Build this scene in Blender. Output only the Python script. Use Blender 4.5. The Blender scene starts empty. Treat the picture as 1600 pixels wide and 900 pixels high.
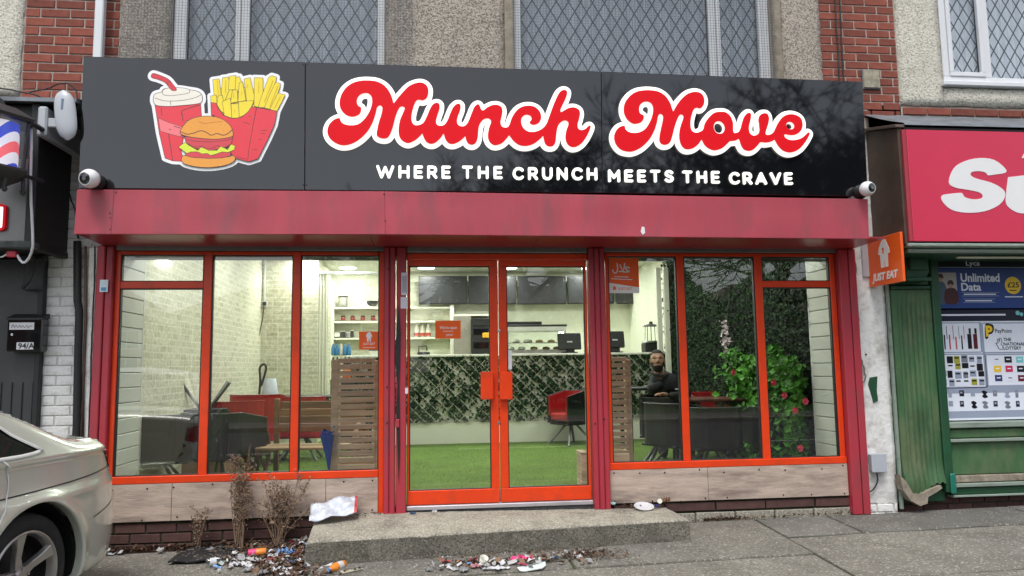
import bpy, math, random
import numpy as np
from mathutils import Vector, Matrix, Euler
R = math.radians
SC = bpy.context.scene
COL = SC.collection
rnd = random.Random(7)

# ------------------------------------------------------------------ camera
CAM = np.array([-0.5753, -6.1078, 1.0799])
YAW, PIT, ROL, FPX = 0.11264, 0.10567, -0.01363, 1170.0
_f = np.array([math.sin(YAW)*math.cos(PIT), math.cos(YAW)*math.cos(PIT), math.sin(PIT)])
_r = np.array([math.cos(YAW), -math.sin(YAW), 0.0]); _u = np.cross(_r, _f)
_c, _s = math.cos(ROL), math.sin(ROL)
CR, CU = _c*_r + _s*_u, -_s*_r + _c*_u
cd = bpy.data.cameras.new('camera'); cam = bpy.data.objects.new('camera', cd); COL.objects.link(cam)
cd.sensor_width = 36.0; cd.lens = FPX/1600*36.0; cd.clip_end = 600; cd.clip_start = 0.05
cam.matrix_world = Matrix(((CR[0], CU[0], -_f[0], CAM[0]), (CR[1], CU[1], -_f[1], CAM[1]), (CR[2], CU[2], -_f[2], CAM[2]), (0, 0, 0, 1)))
SC.camera = cam

# survey helpers: where the line of sight through a measured photo pixel meets a real wall (y=), floor (z=) or side wall (x=)
def _ray(px, py): return CR*((px-800)/FPX) + CU*((450-py)/FPX) + _f
def at(px, py, y=0.0):
    d = _ray(px, py); p = CAM + (y-CAM[1])/d[1]*d; return Vector(p)
def atx(px, py, x):
    d = _ray(px, py); return Vector(CAM + (x-CAM[0])/d[0]*d)
def atz(px, py, z):
    d = _ray(px, py); return Vector(CAM + (z-CAM[2])/d[2]*d)

# ------------------------------------------------------------------ sky, sun, exposure
W = bpy.data.worlds.new('World'); SC.world = W; W.use_nodes = True
nt = W.node_tree; nt.nodes.clear()
sky = nt.nodes.new('ShaderNodeTexSky'); sky.sky_type = 'NISHITA'; sky.sun_disc = False
SUN_EL, SUN_AZ = R(62), R(200)
sky.sun_elevation = SUN_EL; sky.sun_rotation = SUN_AZ
sky.air_density = 1.0; sky.dust_density = 2.5; sky.ozone_density = 1.0
hs = nt.nodes.new('ShaderNodeHueSaturation'); hs.inputs['Saturation'].default_value = 0.43
bg = nt.nodes.new('ShaderNodeBackground'); bg.inputs['Strength'].default_value = 0.15
wo = nt.nodes.new('ShaderNodeOutputWorld')
nt.links.new(sky.outputs[0], hs.inputs['Color']); nt.links.new(hs.outputs[0], bg.inputs['Color']); nt.links.new(bg.outputs[0], wo.inputs['Surface'])
sl = bpy.data.lights.new('sun', 'SUN'); sl.energy = 1.25; sl.angle = R(18); sl.color = (1, .97, .93)
so = bpy.data.objects.new('sun', sl); COL.objects.link(so)
sd = Vector((math.sin(SUN_AZ)*math.cos(SUN_EL), math.cos(SUN_AZ)*math.cos(SUN_EL), math.sin(SUN_EL)))
so.rotation_euler = sd.to_track_quat('Z', 'Y').to_euler(); so.location = (0, -8, 12)
SC.view_settings.view_transform = 'Standard'; SC.view_settings.look = 'None'
SC.view_settings.exposure = 0.66; SC.view_settings.gamma = 1.0
SC.cycles.max_bounces = 10; SC.cycles.transparent_max_bounces = 16; SC.cycles.use_denoising = True
SC.cycles.sample_clamp_indirect = 6.0; SC.cycles.caustics_reflective = False; SC.cycles.caustics_refractive = False

# ------------------------------------------------------------------ materials
def _n(t, kind, **kw):
    n = t.nodes.new(kind)
    for k, v in kw.items():
        if k in n.inputs: n.inputs[k].default_value = v
        else: setattr(n, k, v)
    return n
def srgb(r, g, b):
    f = lambda c: (c/255/12.92) if c <= 10 else ((c/255+.055)/1.055)**2.4
    return (f(r), f(g), f(b))
MC = {}
def mat(name, col, rough=.6, metal=0, var=.12, vscale=6, bump=.0, bscale=60, dirt=0, dcol=(.05, .045, .04), dscale=3, dstretch=(1, 1, 1),
        coat=0, emit=None, estr=0, rvar=.1, spec=.5, speck=None, objvar=0, detail=6, rand=0):
    """procedural surface: base colour with large soft variation, optional dirt, speckle, relief and per-object tone"""
    if name in MC: return MC[name]
    m = bpy.data.materials.new(name); m.use_nodes = True; t = m.node_tree
    b = t.nodes['Principled BSDF']
    tc = _n(t, 'ShaderNodeTexCoord')
    mp = _n(t, 'ShaderNodeMapping'); mp.inputs['Scale'].default_value = dstretch
    t.links.new(tc.outputs['Object'], mp.inputs[0])
    nz = _n(t, 'ShaderNodeTexNoise', Scale=vscale, Detail=detail, Roughness=.6); t.links.new(mp.outputs[0], nz.inputs['Vector'])
    cr = _n(t, 'ShaderNodeValToRGB')
    c0 = [max(0, c*(1-var)) for c in col]; c1 = [min(1, c*(1+var)) for c in col]
    cr.color_ramp.elements[0].position = .3; cr.color_ramp.elements[1].position = .7
    cr.color_ramp.elements[0].color = (*c0, 1); cr.color_ramp.elements[1].color = (*c1, 1)
    t.links.new(nz.outputs['Fac'], cr.inputs[0]); out = cr.outputs[0]
    def mix(fac, a, bcol, mode='MIX'):
        x = _n(t, 'ShaderNodeMix', data_type='RGBA', blend_type=mode)
        if hasattr(fac, 'is_output'): t.links.new(fac, x.inputs[0])
        else: x.inputs[0].default_value = fac
        t.links.new(a, x.inputs[6])
        if hasattr(bcol, 'is_output'): t.links.new(bcol, x.inputs[7])
        else: x.inputs[7].default_value = (*bcol, 1)
        return x.outputs[2]
    if dirt:
        n2 = _n(t, 'ShaderNodeTexNoise', Scale=dscale, Detail=9, Roughness=.7); t.links.new(mp.outputs[0], n2.inputs['Vector'])
        r2 = _n(t, 'ShaderNodeMapRange'); r2.inputs[1].default_value = .48; r2.inputs[2].default_value = .72; r2.inputs[4].default_value = dirt
        t.links.new(n2.outputs['Fac'], r2.inputs[0]); out = mix(r2.outputs[0], out, dcol)
    if speck:
        for (sc, lo, scol, amt) in speck:
            n3 = _n(t, 'ShaderNodeTexVoronoi', Scale=sc); t.links.new(tc.outputs['Object'], n3.inputs['Vector'])
            sp = _n(t, 'ShaderNodeSeparateColor'); t.links.new(n3.outputs['Color'], sp.inputs[0])
            r3 = _n(t, 'ShaderNodeMapRange'); r3.inputs[1].default_value = lo; r3.inputs[2].default_value = lo+.05; r3.inputs[4].default_value = amt
            t.links.new(sp.outputs[0], r3.inputs[0]); out = mix(r3.outputs[0], out, scol)
    if objvar:
        oi = _n(t, 'ShaderNodeObjectInfo'); r4 = _n(t, 'ShaderNodeMapRange'); r4.inputs[3].default_value = 1-objvar; r4.inputs[4].default_value = 1+objvar
        t.links.new(oi.outputs['Random'], r4.inputs[0])
        h = _n(t, 'ShaderNodeHueSaturation'); t.links.new(out, h.inputs['Color']); t.links.new(r4.outputs[0], h.inputs['Value']); out = h.outputs[0]
    if rand:
        ge = _n(t, 'ShaderNodeNewGeometry'); r5 = _n(t, 'ShaderNodeMapRange'); r5.inputs[3].default_value = 1-rand; r5.inputs[4].default_value = 1+rand
        t.links.new(ge.outputs['Random Per Island'], r5.inputs[0])
        h = _n(t, 'ShaderNodeHueSaturation'); t.links.new(out, h.inputs['Color']); t.links.new(r5.outputs[0], h.inputs['Value']); out = h.outputs[0]
    t.links.new(out, b.inputs['Base Color'])
    rr = _n(t, 'ShaderNodeMapRange'); rr.inputs[3].default_value = max(0, rough-rvar*rough); rr.inputs[4].default_value = min(1, rough+rvar*rough)
    n5 = _n(t, 'ShaderNodeTexNoise', Scale=vscale*3, Detail=4); t.links.new(mp.outputs[0], n5.inputs['Vector'])
    t.links.new(n5.outputs['Fac'], rr.inputs[0]); t.links.new(rr.outputs[0], b.inputs['Roughness'])
    b.inputs['Metallic'].default_value = metal; b.inputs['Specular IOR Level'].default_value = spec; b.inputs['Coat Weight'].default_value = coat
    if coat: b.inputs['Coat Roughness'].default_value = .04
    if bump:
        n4 = _n(t, 'ShaderNodeTexNoise', Scale=bscale, Detail=5, Roughness=.65); t.links.new(mp.outputs[0], n4.inputs['Vector'])
        bu = _n(t, 'ShaderNodeBump', Strength=min(1, bump), Distance=.004 if bump <= 1 else .004*bump)
        t.links.new(n4.outputs['Fac'], bu.inputs['Height']); t.links.new(bu.outputs[0], b.inputs['Normal'])
    if emit is not None:
        b.inputs['Emission Color'].default_value = (*emit, 1); b.inputs['Emission Strength'].default_value = estr
    MC[name] = m; return m

def glass_mat(name, tint=(.93, .96, .94), refl=1.7, rough=0.0, dirt=.05):
    if name in MC: return MC[name]
    m = bpy.data.materials.new(name); m.use_nodes = True; t = m.node_tree; t.nodes.clear()
    o = _n(t, 'ShaderNodeOutputMaterial'); tr = _n(t, 'ShaderNodeBsdfTransparent'); tr.inputs[0].default_value = (*tint, 1)
    gl = _n(t, 'ShaderNodeBsdfGlossy'); gl.inputs['Roughness'].default_value = rough; gl.inputs[0].default_value = (1, 1, 1, 1)
    fr = _n(t, 'ShaderNodeFresnel'); fr.inputs[0].default_value = 1.5
    mu = _n(t, 'ShaderNodeMath', operation='MULTIPLY'); mu.inputs[1].default_value = refl; mu.use_clamp = True
    ge = _n(t, 'ShaderNodeNewGeometry'); inv = _n(t, 'ShaderNodeMath', operation='SUBTRACT'); inv.inputs[0].default_value = 1; t.links.new(ge.outputs['Backfacing'], inv.inputs[1])
    m0 = _n(t, 'ShaderNodeMath', operation='MULTIPLY'); t.links.new(fr.outputs[0], m0.inputs[0]); t.links.new(inv.outputs[0], m0.inputs[1]); t.links.new(m0.outputs[0], mu.inputs[0])
    mx = _n(t, 'ShaderNodeMixShader'); t.links.new(mu.outputs[0], mx.inputs[0]); t.links.new(tr.outputs[0], mx.inputs[1]); t.links.new(gl.outputs[0], mx.inputs[2])
    df = _n(t, 'ShaderNodeBsdfDiffuse'); df.inputs[0].default_value = (.55, .55, .5, 1)
    nz = _n(t, 'ShaderNodeTexNoise', Scale=2.5, Detail=8, Roughness=.7); tc = _n(t, 'ShaderNodeTexCoord'); t.links.new(tc.outputs['Object'], nz.inputs['Vector'])
    mr = _n(t, 'ShaderNodeMapRange'); mr.inputs[1].default_value = .45; mr.inputs[2].default_value = .8; mr.inputs[4].default_value = dirt
    t.links.new(nz.outputs['Fac'], mr.inputs[0])
    m2 = _n(t, 'ShaderNodeMixShader'); t.links.new(mr.outputs[0], m2.inputs[0]); t.links.new(mx.outputs[0], m2.inputs[1]); t.links.new(df.outputs[0], m2.inputs[2])
    t.links.new(m2.outputs[0], o.inputs[0]); MC[name] = m; return m

# ------------------------------------------------------------------ mesh builders
class MB:
    def __init__(s): s.v = []; s.f = []; s.mi = []; s.m = 0; s.smooth = False
    def add(s, v, f):
        k = len(s.v); s.v += [tuple(p) for p in v]; s.f += [tuple(k+i for i in q) for q in f]; s.mi += [s.m]*len(f); return s
    def box(s, x0, x1, y0, y1, z0, z1, c=0):
        if x0 > x1: x0, x1 = x1, x0
        if y0 > y1: y0, y1 = y1, y0
        if z0 > z1: z0, z1 = z1, z0
        return s.hexa([(x0, y0, z0), (x1, y0, z0), (x1, y1, z0), (x0, y1, z0), (x0, y0, z1), (x1, y0, z1), (x1, y1, z1), (x0, y1, z1)], c)
    def hexa(s, p, c=0):
        F = [(0, 3, 2, 1), (4, 5, 6, 7), (0, 1, 5, 4), (1, 2, 6, 5), (2, 3, 7, 6), (3, 0, 4, 7)]
        if not c: return s.add(p, F)
        P = [Vector(q) for q in p]; nv = []; idx = {}
        for fi, q in enumerate(F):
            ce = sum((P[i] for i in q), Vector())/4
            for k, i in enumerate(q):
                a = P[q[k-1]]-P[i]; b = P[q[(k+1) % 4]]-P[i]
                o = P[i] + a.normalized()*min(c, a.length*.45) + b.normalized()*min(c, b.length*.45)
                idx[(fi, i)] = len(nv); nv.append(o)
        nf = [tuple(idx[(fi, i)] for i in q) for fi, q in enumerate(F)]
        ed = {}
        for fi, q in enumerate(F):
            for k in range(4):
                a, b = q[k], q[(k+1) % 4]; ed.setdefault(tuple(sorted((a, b))), []).append((fi, a, b))
        for (e, l) in ed.items():
            (f1, a, b), (f2, _, _) = l
            nf.append((idx[(f1, b)], idx[(f1, a)], idx[(f2, a)], idx[(f2, b)]))
        cor = {i: [] for i in range(8)}
        for fi, q in enumerate(F):
            for i in q: cor[i].append(fi)
        ctr = sum(P, Vector())/8
        for i, l in cor.items():
            t = [idx[(fi, i)] for fi in l]
            n = (nv[t[1]]-nv[t[0]]).cross(nv[t[2]]-nv[t[0]])
            if n.dot(P[i]-ctr) < 0: t.reverse()
            nf.append(tuple(t))
        return s.add(nv, nf)
    def quad(s, a, b, c, d): return s.add([a, b, c, d], [(0, 1, 2, 3)])
    def tube(s, pts, r, n=8, cap=True):
        pts = [Vector(p) for p in pts]; rs = r if isinstance(r, (list, tuple)) else [r]*len(pts)
        v = []; f = []; up = None
        for i, p in enumerate(pts):
            d = (pts[min(i+1, len(pts)-1)]-pts[max(i-1, 0)])
            d = d.normalized() if d.length > 1e-9 else Vector((0, 0, 1))
            if up is None: up = Vector((0, 0, 1)) if abs(d.z) < .9 else Vector((1, 0, 0))
            a = d.cross(up).normalized(); b = a.cross(d).normalized(); up = b
            for k in range(n):
                t = 2*math.pi*k/n; v.append(p + a*(math.cos(t)*rs[i]) + b*(math.sin(t)*rs[i]))
        for i in range(len(pts)-1):
            for k in range(n):
                f.append((i*n+k, (i+1)*n+k, (i+1)*n+(k+1) % n, i*n+(k+1) % n))
        if cap:
            f.append(tuple(range(n))); f.append(tuple((len(pts)-1)*n+k for k in reversed(range(n))))
        return s.add(v, f)
    def lathe(s, prof, c=(0, 0, 0), ax=(0, 0, 1), n=20, cap=True):
        ax = Vector(ax).normalized(); q = ax.to_track_quat('Z', 'Y'); c = Vector(c); v = []; f = []
        for (r, z) in prof:
            for k in range(n):
                t = 2*math.pi*k/n; v.append(c + q @ Vector((r*math.cos(t), r*math.sin(t), z)))
        for i in range(len(prof)-1):
            for k in range(n): f.append((i*n+k, i*n+(k+1) % n, (i+1)*n+(k+1) % n, (i+1)*n+k))
        if cap: f.append(tuple(reversed(range(n)))); f.append(tuple((len(prof)-1)*n+k for k in range(n)))
        return s.add(v, f)
    def prism(s, poly, y0, y1):
        """polygon in (x, z) extruded along y"""
        n = len(poly); v = [(a, y0, b) for a, b in poly]+[(a, y1, b) for a, b in poly]
        f = [tuple(range(n)), tuple(reversed(range(n, 2*n)))]+[(i, i+n, (i+1) % n+n, (i+1) % n) for i in range(n)]
        return s.add(v, f)
    def grid(s, P):
        """P: 2-d list of points -> quads"""
        a = len(P); b = len(P[0]); v = [p for row in P for p in row]
        return s.add(v, [(i*b+j, i*b+j+1, (i+1)*b+j+1, (i+1)*b+j) for i in range(a-1) for j in range(b-1)])
    def xf(s, M):
        s.v = [tuple(M @ Vector(p)) for p in s.v]; return s
    def mesh(s, name, mats, off=(0, 0, 0)):
        me = bpy.data.meshes.new(name); o = Vector(off)
        me.from_pydata([(a-o.x, b-o.y, c-o.z) for a, b, c in s.v], [], s.f)
        if not isinstance(mats, (list, tuple)): mats = [mats]
        for m in mats: me.materials.append(m)
        if len(mats) > 1: me.polygons.foreach_set('material_index', s.mi)
        if s.smooth: me.polygons.foreach_set('use_smooth', [True]*len(me.polygons))
        me.validate(); me.update(); return me

def origin_of(p):
    o = Vector((0, 0, 0))
    while p is not None: o += p.location; p = p.parent
    return o
def tag(o, label=None, cat=None, group=None, kind=None):
    if label: o['label'] = label
    if cat: o['category'] = cat
    if group: o['group'] = group
    if kind: o['kind'] = kind
    return o
def thing(name, label, cat, loc=(0, 0, 0), rz=0, group=None):
    o = bpy.data.objects.new(name, None); COL.objects.link(o); o.location = loc; o.rotation_euler = (0, 0, rz); o.empty_display_size = .1
    return tag(o, label, cat, group)
def put(name, mb, m, parent=None, kind=None, local=False, label=None, loc=None):
    """link an MB as one mesh object; vertices are in world space unless local"""
    off = origin_of(parent) if (parent is not None and not local) else Vector((0, 0, 0))
    if parent is None and not local and mb.v:
        a = np.array(mb.v); off = Vector(((a[:, 0].min()+a[:, 0].max())/2, (a[:, 1].min()+a[:, 1].max())/2, a[:, 2].min()))
    me = mb.mesh(name, m, off); o = bpy.data.objects.new(name, me); COL.objects.link(o)
    if parent is not None: o.parent = parent
    elif not local: o.location = off
    if loc is not None: o.location = loc
    if kind: o['kind'] = kind
    if label: o['label'] = label
    return o
def put_mesh(name, me, parent, loc, rot=(0, 0, 0)):
    o = bpy.data.objects.new(name, me); COL.objects.link(o); o.parent = parent
    o.location = Vector(loc)-(origin_of(parent) if parent else Vector()); o.rotation_euler = rot; return o
def copy_tree(o, parent=None):
    c = o.copy(); COL.objects.link(c); c.parent = parent
    for ch in list(o.children): copy_tree(ch, c)
    return c
def bevel(o, w=.004, seg=2):
    m = o.modifiers.new('bevel', 'BEVEL'); m.width = w; m.segments = seg; m.limit_method = 'ANGLE'; m.angle_limit = R(40); return o
def smooth_by_angle(o, a=35):
    me = o.data; me.polygons.foreach_set('use_smooth', [True]*len(me.polygons))
    import bmesh
    bm = bmesh.new(); bm.from_mesh(me)
    for e in bm.edges:
        if len(e.link_faces) == 2 and e.calc_face_angle(0) > R(a): e.smooth = False
    bm.to_mesh(me); bm.free(); return o

# ---- flat outlines: signed distance on a grid, filled with clean edges (used for cut letters and artwork, all real layers)
class Field:
    def __init__(s, x0, x1, z0, z1, h):
        s.x0, s.z0, s.h = x0, z0, h; s.nx = int((x1-x0)/h)+2; s.nz = int((z1-z0)/h)+2
        s.X = x0+np.arange(s.nx)*h; s.Z = z0+np.arange(s.nz)*h; s.d = np.full((s.nz, s.nx), 1e3)
    def copy(s):
        n = Field.__new__(Field); n.__dict__.update(s.__dict__); n.d = s.d.copy(); return n
    def poly(s, pts, pad=.09):
        """signed distance to a closed polygon (negative inside)"""
        P = np.array(pts); d = np.full_like(s.d, pad); ins = np.zeros(s.d.shape, bool)
        for k in range(len(P)):
            a = P[k]; b = P[(k+1) % len(P)]
            i0 = max(0, int((min(a[0], b[0])-pad-s.x0)/s.h)); i1 = min(s.nx, int((max(a[0], b[0])+pad-s.x0)/s.h)+2)
            j0 = max(0, int((min(a[1], b[1])-pad-s.z0)/s.h)); j1 = min(s.nz, int((max(a[1], b[1])+pad-s.z0)/s.h)+2)
            if i1 > i0 and j1 > j0:
                gx = s.X[i0:i1][None, :]-a[0]; gz = s.Z[j0:j1][:, None]-a[1]; v = b-a; L = max(v@v, 1e-12)
                t = np.clip((gx*v[0]+gz*v[1])/L, 0, 1); dd = np.hypot(gx-t*v[0], gz-t*v[1])
                d[j0:j1, i0:i1] = np.minimum(d[j0:j1, i0:i1], dd)
            if a[1] != b[1]:
                lo, hi = min(a[1], b[1]), max(a[1], b[1]); jj = np.where((s.Z >= lo) & (s.Z < hi))[0]
                if len(jj):
                    xc = a[0]+(s.Z[jj]-a[1])/(b[1]-a[1])*(b[0]-a[0]); ins[jj] ^= (s.X[None, :] < xc[:, None])
        return np.where(ins, -d, d)
    def ell(s, cx, cz, rx, rz):
        q = np.hypot((s.X[None, :]-cx)/rx, (s.Z[:, None]-cz)/rz); return (q-1)*min(rx, rz)
    def fill(s, d, iso=0.0, depth=0.0, y=0.0, mapf=None, mb=None):
        """region d<iso as faces at y (front, facing -y) and an edge wall going back by depth"""
        mb = mb or MB(); D = d-iso; ins = D < 0; V = {}; vs = []
        def vid(key, x, z):
            if key not in V: V[key] = len(vs); vs.append((x, z))
            return V[key]
        def cor(j, i): return vid((0, j, i), s.x0+i*s.h, s.z0+j*s.h)
        def cross(j, i, j2, i2):
            a, b = D[j, i], D[j2, i2]; t = a/(a-b); t = min(.98, max(.02, t))
            key = (1, j, i, j2, i2) if (j, i) < (j2, i2) else (1, j2, i2, j, i)
            return vid(key, s.x0+(i+(i2-i)*t)*s.h, s.z0+(j+(j2-j)*t)*s.h)
        F = []; E = []
        cnt = ins[:-1, :-1].astype(int)+ins[1:, :-1]+ins[:-1, 1:]+ins[1:, 1:]
        for j in range(s.nz-1):
            row = cnt[j]; full = row == 4
            idx = np.flatnonzero(np.diff(np.concatenate(([0], full.view(np.int8), [0]))))
            for a, b in zip(idx[::2], idx[1::2]):
                if mapf is None: F.append((cor(j, a), cor(j, b), cor(j+1, b), cor(j+1, a)))
                else:
                    for i in range(a, b): F.append((cor(j, i), cor(j, i+1), cor(j+1, i+1), cor(j+1, i)))
            for i in np.flatnonzero((row > 0) & (row < 4)):
                c = [(j, i), (j, i+1), (j+1, i+1), (j+1, i)]; q = []; outp = None; seg = []
                for k in range(4):
                    p, n = c[k], c[(k+1) % 4]
                    if ins[p]: q.append(cor(*p))
                    if ins[p] != ins[n]:
                        x = cross(*p, *n); q.append(x)
                        seg.append((x, ins[p]))
                if len(q) > 2: F.append(tuple(q))
                if len(seg) == 2:
                    (x1, i1), (x2, i2) = seg; E.append((x1, x2) if i1 else (x2, x1))
        if mapf: pts = [mapf(x, z) for x, z in vs]
        else: pts = [(x, y, z) for x, z in vs]
        mb.add(pts, F)
        if depth:
            k = len(mb.v); n = len(vs); base = k-n
            back = [(p[0], p[1]+depth, p[2]) for p in pts]; mb.v += back
            for a, b in E: mb.f.append((base+b, base+a, k+a, k+b)); mb.mi.append(mb.m)
        return mb
def spline(pts, closed=True, sub=5, sharp=()):
    """Catmull-Rom through the points; indices in sharp stay corners"""
    n = len(pts); out = []; P = [np.array(p, float) for p in pts]
    for i in range(n if closed else n-1):
        p1, p2 = P[i], P[(i+1) % n]
        p0 = P[(i-1) % n] if (closed or i > 0) else p1; p3 = P[(i+2) % n] if (closed or i+2 < n) else p2
        m1 = (p2-p0)/2 if i not in sharp else (p2-p1)*.6; m2 = (p3-p1)/2 if (i+1) % n not in sharp else (p2-p1)*.6
        for k in range(sub):
            t = k/sub; out.append((2*t**3-3*t*t+1)*p1+(t**3-2*t*t+t)*m1+(-2*t**3+3*t*t)*p2+(t**3-t*t)*m2)
    if not closed: out.append(P[-1])
    return [tuple(q) for q in out]

def text_mb(s, size, bold=0.0, depth=0.0, spacing=1.0, width=None, shear=0.0):
    """letters as flat outlines in the x/z plane facing -y, origin at the left end of the baseline; width rescales to a measured length"""
    cu = bpy.data.curves.new('lettering', 'FONT'); cu.body = s; cu.size = size; cu.offset = bold; cu.extrude = depth/2; cu.space_character = spacing; cu.shear = shear
    cu.resolution_u = 3
    o = bpy.data.objects.new('lettering', cu); COL.objects.link(o); bpy.context.view_layer.update()
    me = bpy.data.meshes.new_from_object(o.evaluated_get(bpy.context.evaluated_depsgraph_get()))
    v = np.array([p.co[:] for p in me.vertices]); f = [tuple(p.vertices) for p in me.polygons]
    bpy.data.objects.remove(o); bpy.data.meshes.remove(me); bpy.data.curves.remove(cu)
    mb = MB()
    if not len(v): return mb
    v[:, 0] -= v[:, 0].min()
    if width: v[:, 0] *= width/v[:, 0].max()
    mb.add([(a, -c, b) for a, b, c in v], f); return mb
def islands(mb):
    par = list(range(len(mb.v)))
    def fd(a):
        while par[a] != a: par[a] = par[par[a]]; a = par[a]
        return a
    key = {}
    for i, p in enumerate(mb.v):
        k = tuple(round(c, 5) for c in p)
        if k in key: par[fd(i)] = fd(key[k])
        else: key[k] = i
    for f in mb.f:
        for i in f[1:]: par[fd(i)] = fd(f[0])
    gr = {}
    for f in mb.f: gr.setdefault(fd(f[0]), []).append(f)
    out = []
    for fs in gr.values():
        m = {}; b = MB()
        for f in fs:
            for i in f:
                if i not in m: m[i] = len(b.v); b.v.append(mb.v[i])
            b.f.append(tuple(m[i] for i in f)); b.mi.append(0)
        out.append(b)
    out.sort(key=lambda b: min(p[0] for p in b.v)); return out

# ================================================================== materials in use
M_brick = mat('red_brick', (.235, .062, .04), .85, var=.3, vscale=20, bump=.9, bscale=90, objvar=.28, dirt=.35, dcol=(.1, .05, .04), dscale=9)
M_dbrick = mat('dark_brick', (.075, .035, .03), .9, var=.35, vscale=14, bump=.9, bscale=70, objvar=.3, dirt=.5, dcol=(.03, .028, .025), dscale=7)
M_mortar = mat('mortar', (.42, .36, .31), .95, var=.2, vscale=30, bump=.8, bscale=150)
M_wbrick = mat('whitewashed_brick', (.82, .82, .80), .75, var=.1, vscale=6, bump=2.0, bscale=28, dirt=.8, dcol=(.36, .33, .29), dscale=9)
M_wmort = mat('whitewashed_joint', (.6, .6, .58), .9, var=.2, vscale=9, bump=.8, bscale=60, dirt=.8, dcol=(.22, .2, .17), dscale=9)
M_pebgrey = mat('grey_pebbledash', (.56, .49, .41), .95, var=.16, vscale=1.6, bump=6, bscale=75, speck=[(95, .55, (.2, .17, .14), .75), (75, .78, (.62, .58, .52), .8)], dirt=.35, dcol=(.16, .14, .12), dscale=2)
M_pebcream = mat('cream_pebbledash', (.80, .77, .66), .95, var=.1, vscale=1.5, bump=6, bscale=60, speck=[(80, .7, (.36, .32, .25), .6), (70, .82, (.78, .75, .66), .7)], dirt=.2, dcol=(.3, .27, .22), dscale=2)
M_crimson = mat('crimson_paint', (.43, .062, .088), .5, var=.13, vscale=2.2, bump=.25, bscale=14, dirt=.75, dcol=(.21, .075, .085), dscale=3.6, dstretch=(1.3, 1, .35), spec=.45)
M_crimson2 = mat('crimson_post_paint', (.41, .035, .055), .45, var=.14, vscale=3, bump=.3, bscale=25, dirt=.7, dcol=(.17, .055, .06), dscale=6, dstretch=(1, 1, .3))
M_soffit = mat('soffit_paint', (.33, .03, .04), .3, var=.15, vscale=3, dirt=.3, dcol=(.1, .02, .02), dscale=3)
M_orange = mat('orange_frame_paint', (.78, .055, .008), .33, var=.06, vscale=4, dirt=.4, dcol=(.30, .05, .025), dscale=7, bump=.15, bscale=40)
M_gasket = mat('black_gasket', (.012, .012, .012), .5)
M_galv = mat('galvanised_shutter_box', (.2, .21, .21), .45, metal=.5, var=.15, vscale=5, dirt=.4, dcol=(.06, .06, .06), dscale=4)
M_board = mat('weathered_board', (.47, .37, .305), .8, var=.22, vscale=7, bump=.9, bscale=30, dirt=1, dcol=(.17, .13, .105), dscale=4.2, dstretch=(.4, 1, 1.9))
M_black = mat('gloss_black_panel', (.006, .0065, .008), .035, var=.05, vscale=2, spec=.75, rvar=.25, bump=.02, bscale=3)
M_blackm = mat('matt_black', (.012, .012, .013), .55, var=.2, vscale=8)
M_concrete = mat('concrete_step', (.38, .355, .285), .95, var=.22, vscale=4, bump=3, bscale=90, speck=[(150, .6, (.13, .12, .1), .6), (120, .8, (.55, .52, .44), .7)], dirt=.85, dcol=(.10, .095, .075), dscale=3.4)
M_pave = mat('pavement_concrete', (.20, .188, .16), .95, var=.25, vscale=2.2, bump=3, bscale=80, speck=[(105, .62, (.10, .093, .08), .6), (85, .88, (.42, .40, .35), .6), (24, .975, (.07, .07, .065), .75), (30, .985, (.5, .49, .46), .6)], dirt=.8, dcol=(.075, .07, .055), dscale=2.4, objvar=.16)
M_joint = mat('joint_soil', (.035, .035, .02), 1, var=.5, vscale=20, bump=1, bscale=60, dirt=.6, dcol=(.05, .09, .02), dscale=6)
M_asph = mat('asphalt', (.05, .05, .052), .9, var=.2, vscale=3, bump=2, bscale=120, speck=[(140, .8, (.13, .13, .13), .6)])
M_grassout = mat('verge_grass', (.05, .09, .025), 1, var=.35, vscale=5, bump=3, bscale=30)
M_upvc = mat('white_upvc', (.72, .74, .76), .35, var=.05, vscale=3, dirt=.15, dcol=(.4, .4, .4), dscale=4)
M_lead = mat('lead_flashing', (.19, .21, .23), .55, metal=.3, var=.25, vscale=6, bump=1.5, bscale=12, dirt=.5, dcol=(.08, .085, .09), dscale=5)
M_came = mat('lead_came', (.06, .075, .09), .5)
M_wire = mat('mesh_wire', (.16, .17, .18), .4, metal=.3)
M_net = mat('net_curtain', (.56, .585, .62), .9, var=.3, vscale=9, dstretch=(14, 1, .3))
M_net2 = mat('pale_net_curtain', (.82, .88, .95), .9, var=.25, vscale=7, dstretch=(6, 1, .4))
M_green = mat('green_shop_paint', (.05, .125, .05), .5, var=.3, vscale=4, bump=1.2, bscale=16, dirt=.85, dcol=(.15, .18, .09), dscale=5, dstretch=(1, 1, .45), speck=[(9, .93, (.05, .055, .03), .6)])
M_greend = mat('dark_green_paint', (.012, .07, .03), .4, var=.2, vscale=4, bump=.4, bscale=30, dirt=.35, dcol=(.05, .08, .04), dscale=5)
M_wood_rot = mat('bare_peeling_wood', (.3, .26, .2), .9, var=.3, vscale=15, bump=1.5, bscale=50, dirt=.6, dcol=(.08, .06, .045), dscale=10)
M_brown = mat('brown_painted_side', (.085, .05, .035), .55, var=.3, vscale=4, dirt=.5, dcol=(.03, .03, .025), dscale=3, bump=.4, bscale=15)
M_red_sign = mat('red_sign_face', (.62, .035, .085), .3, var=.04, vscale=1.5, spec=.5)
M_white = mat('white_sign_vinyl', (.8, .8, .8), .4, var=.02)
M_glass = glass_mat('shop_glass', (.88, .91, .90), 2.6, 0, .010)
M_glassup = glass_mat('upper_glass', (.93, .95, .97), 1.6, .02, .03)
M_wpaper = None

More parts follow.
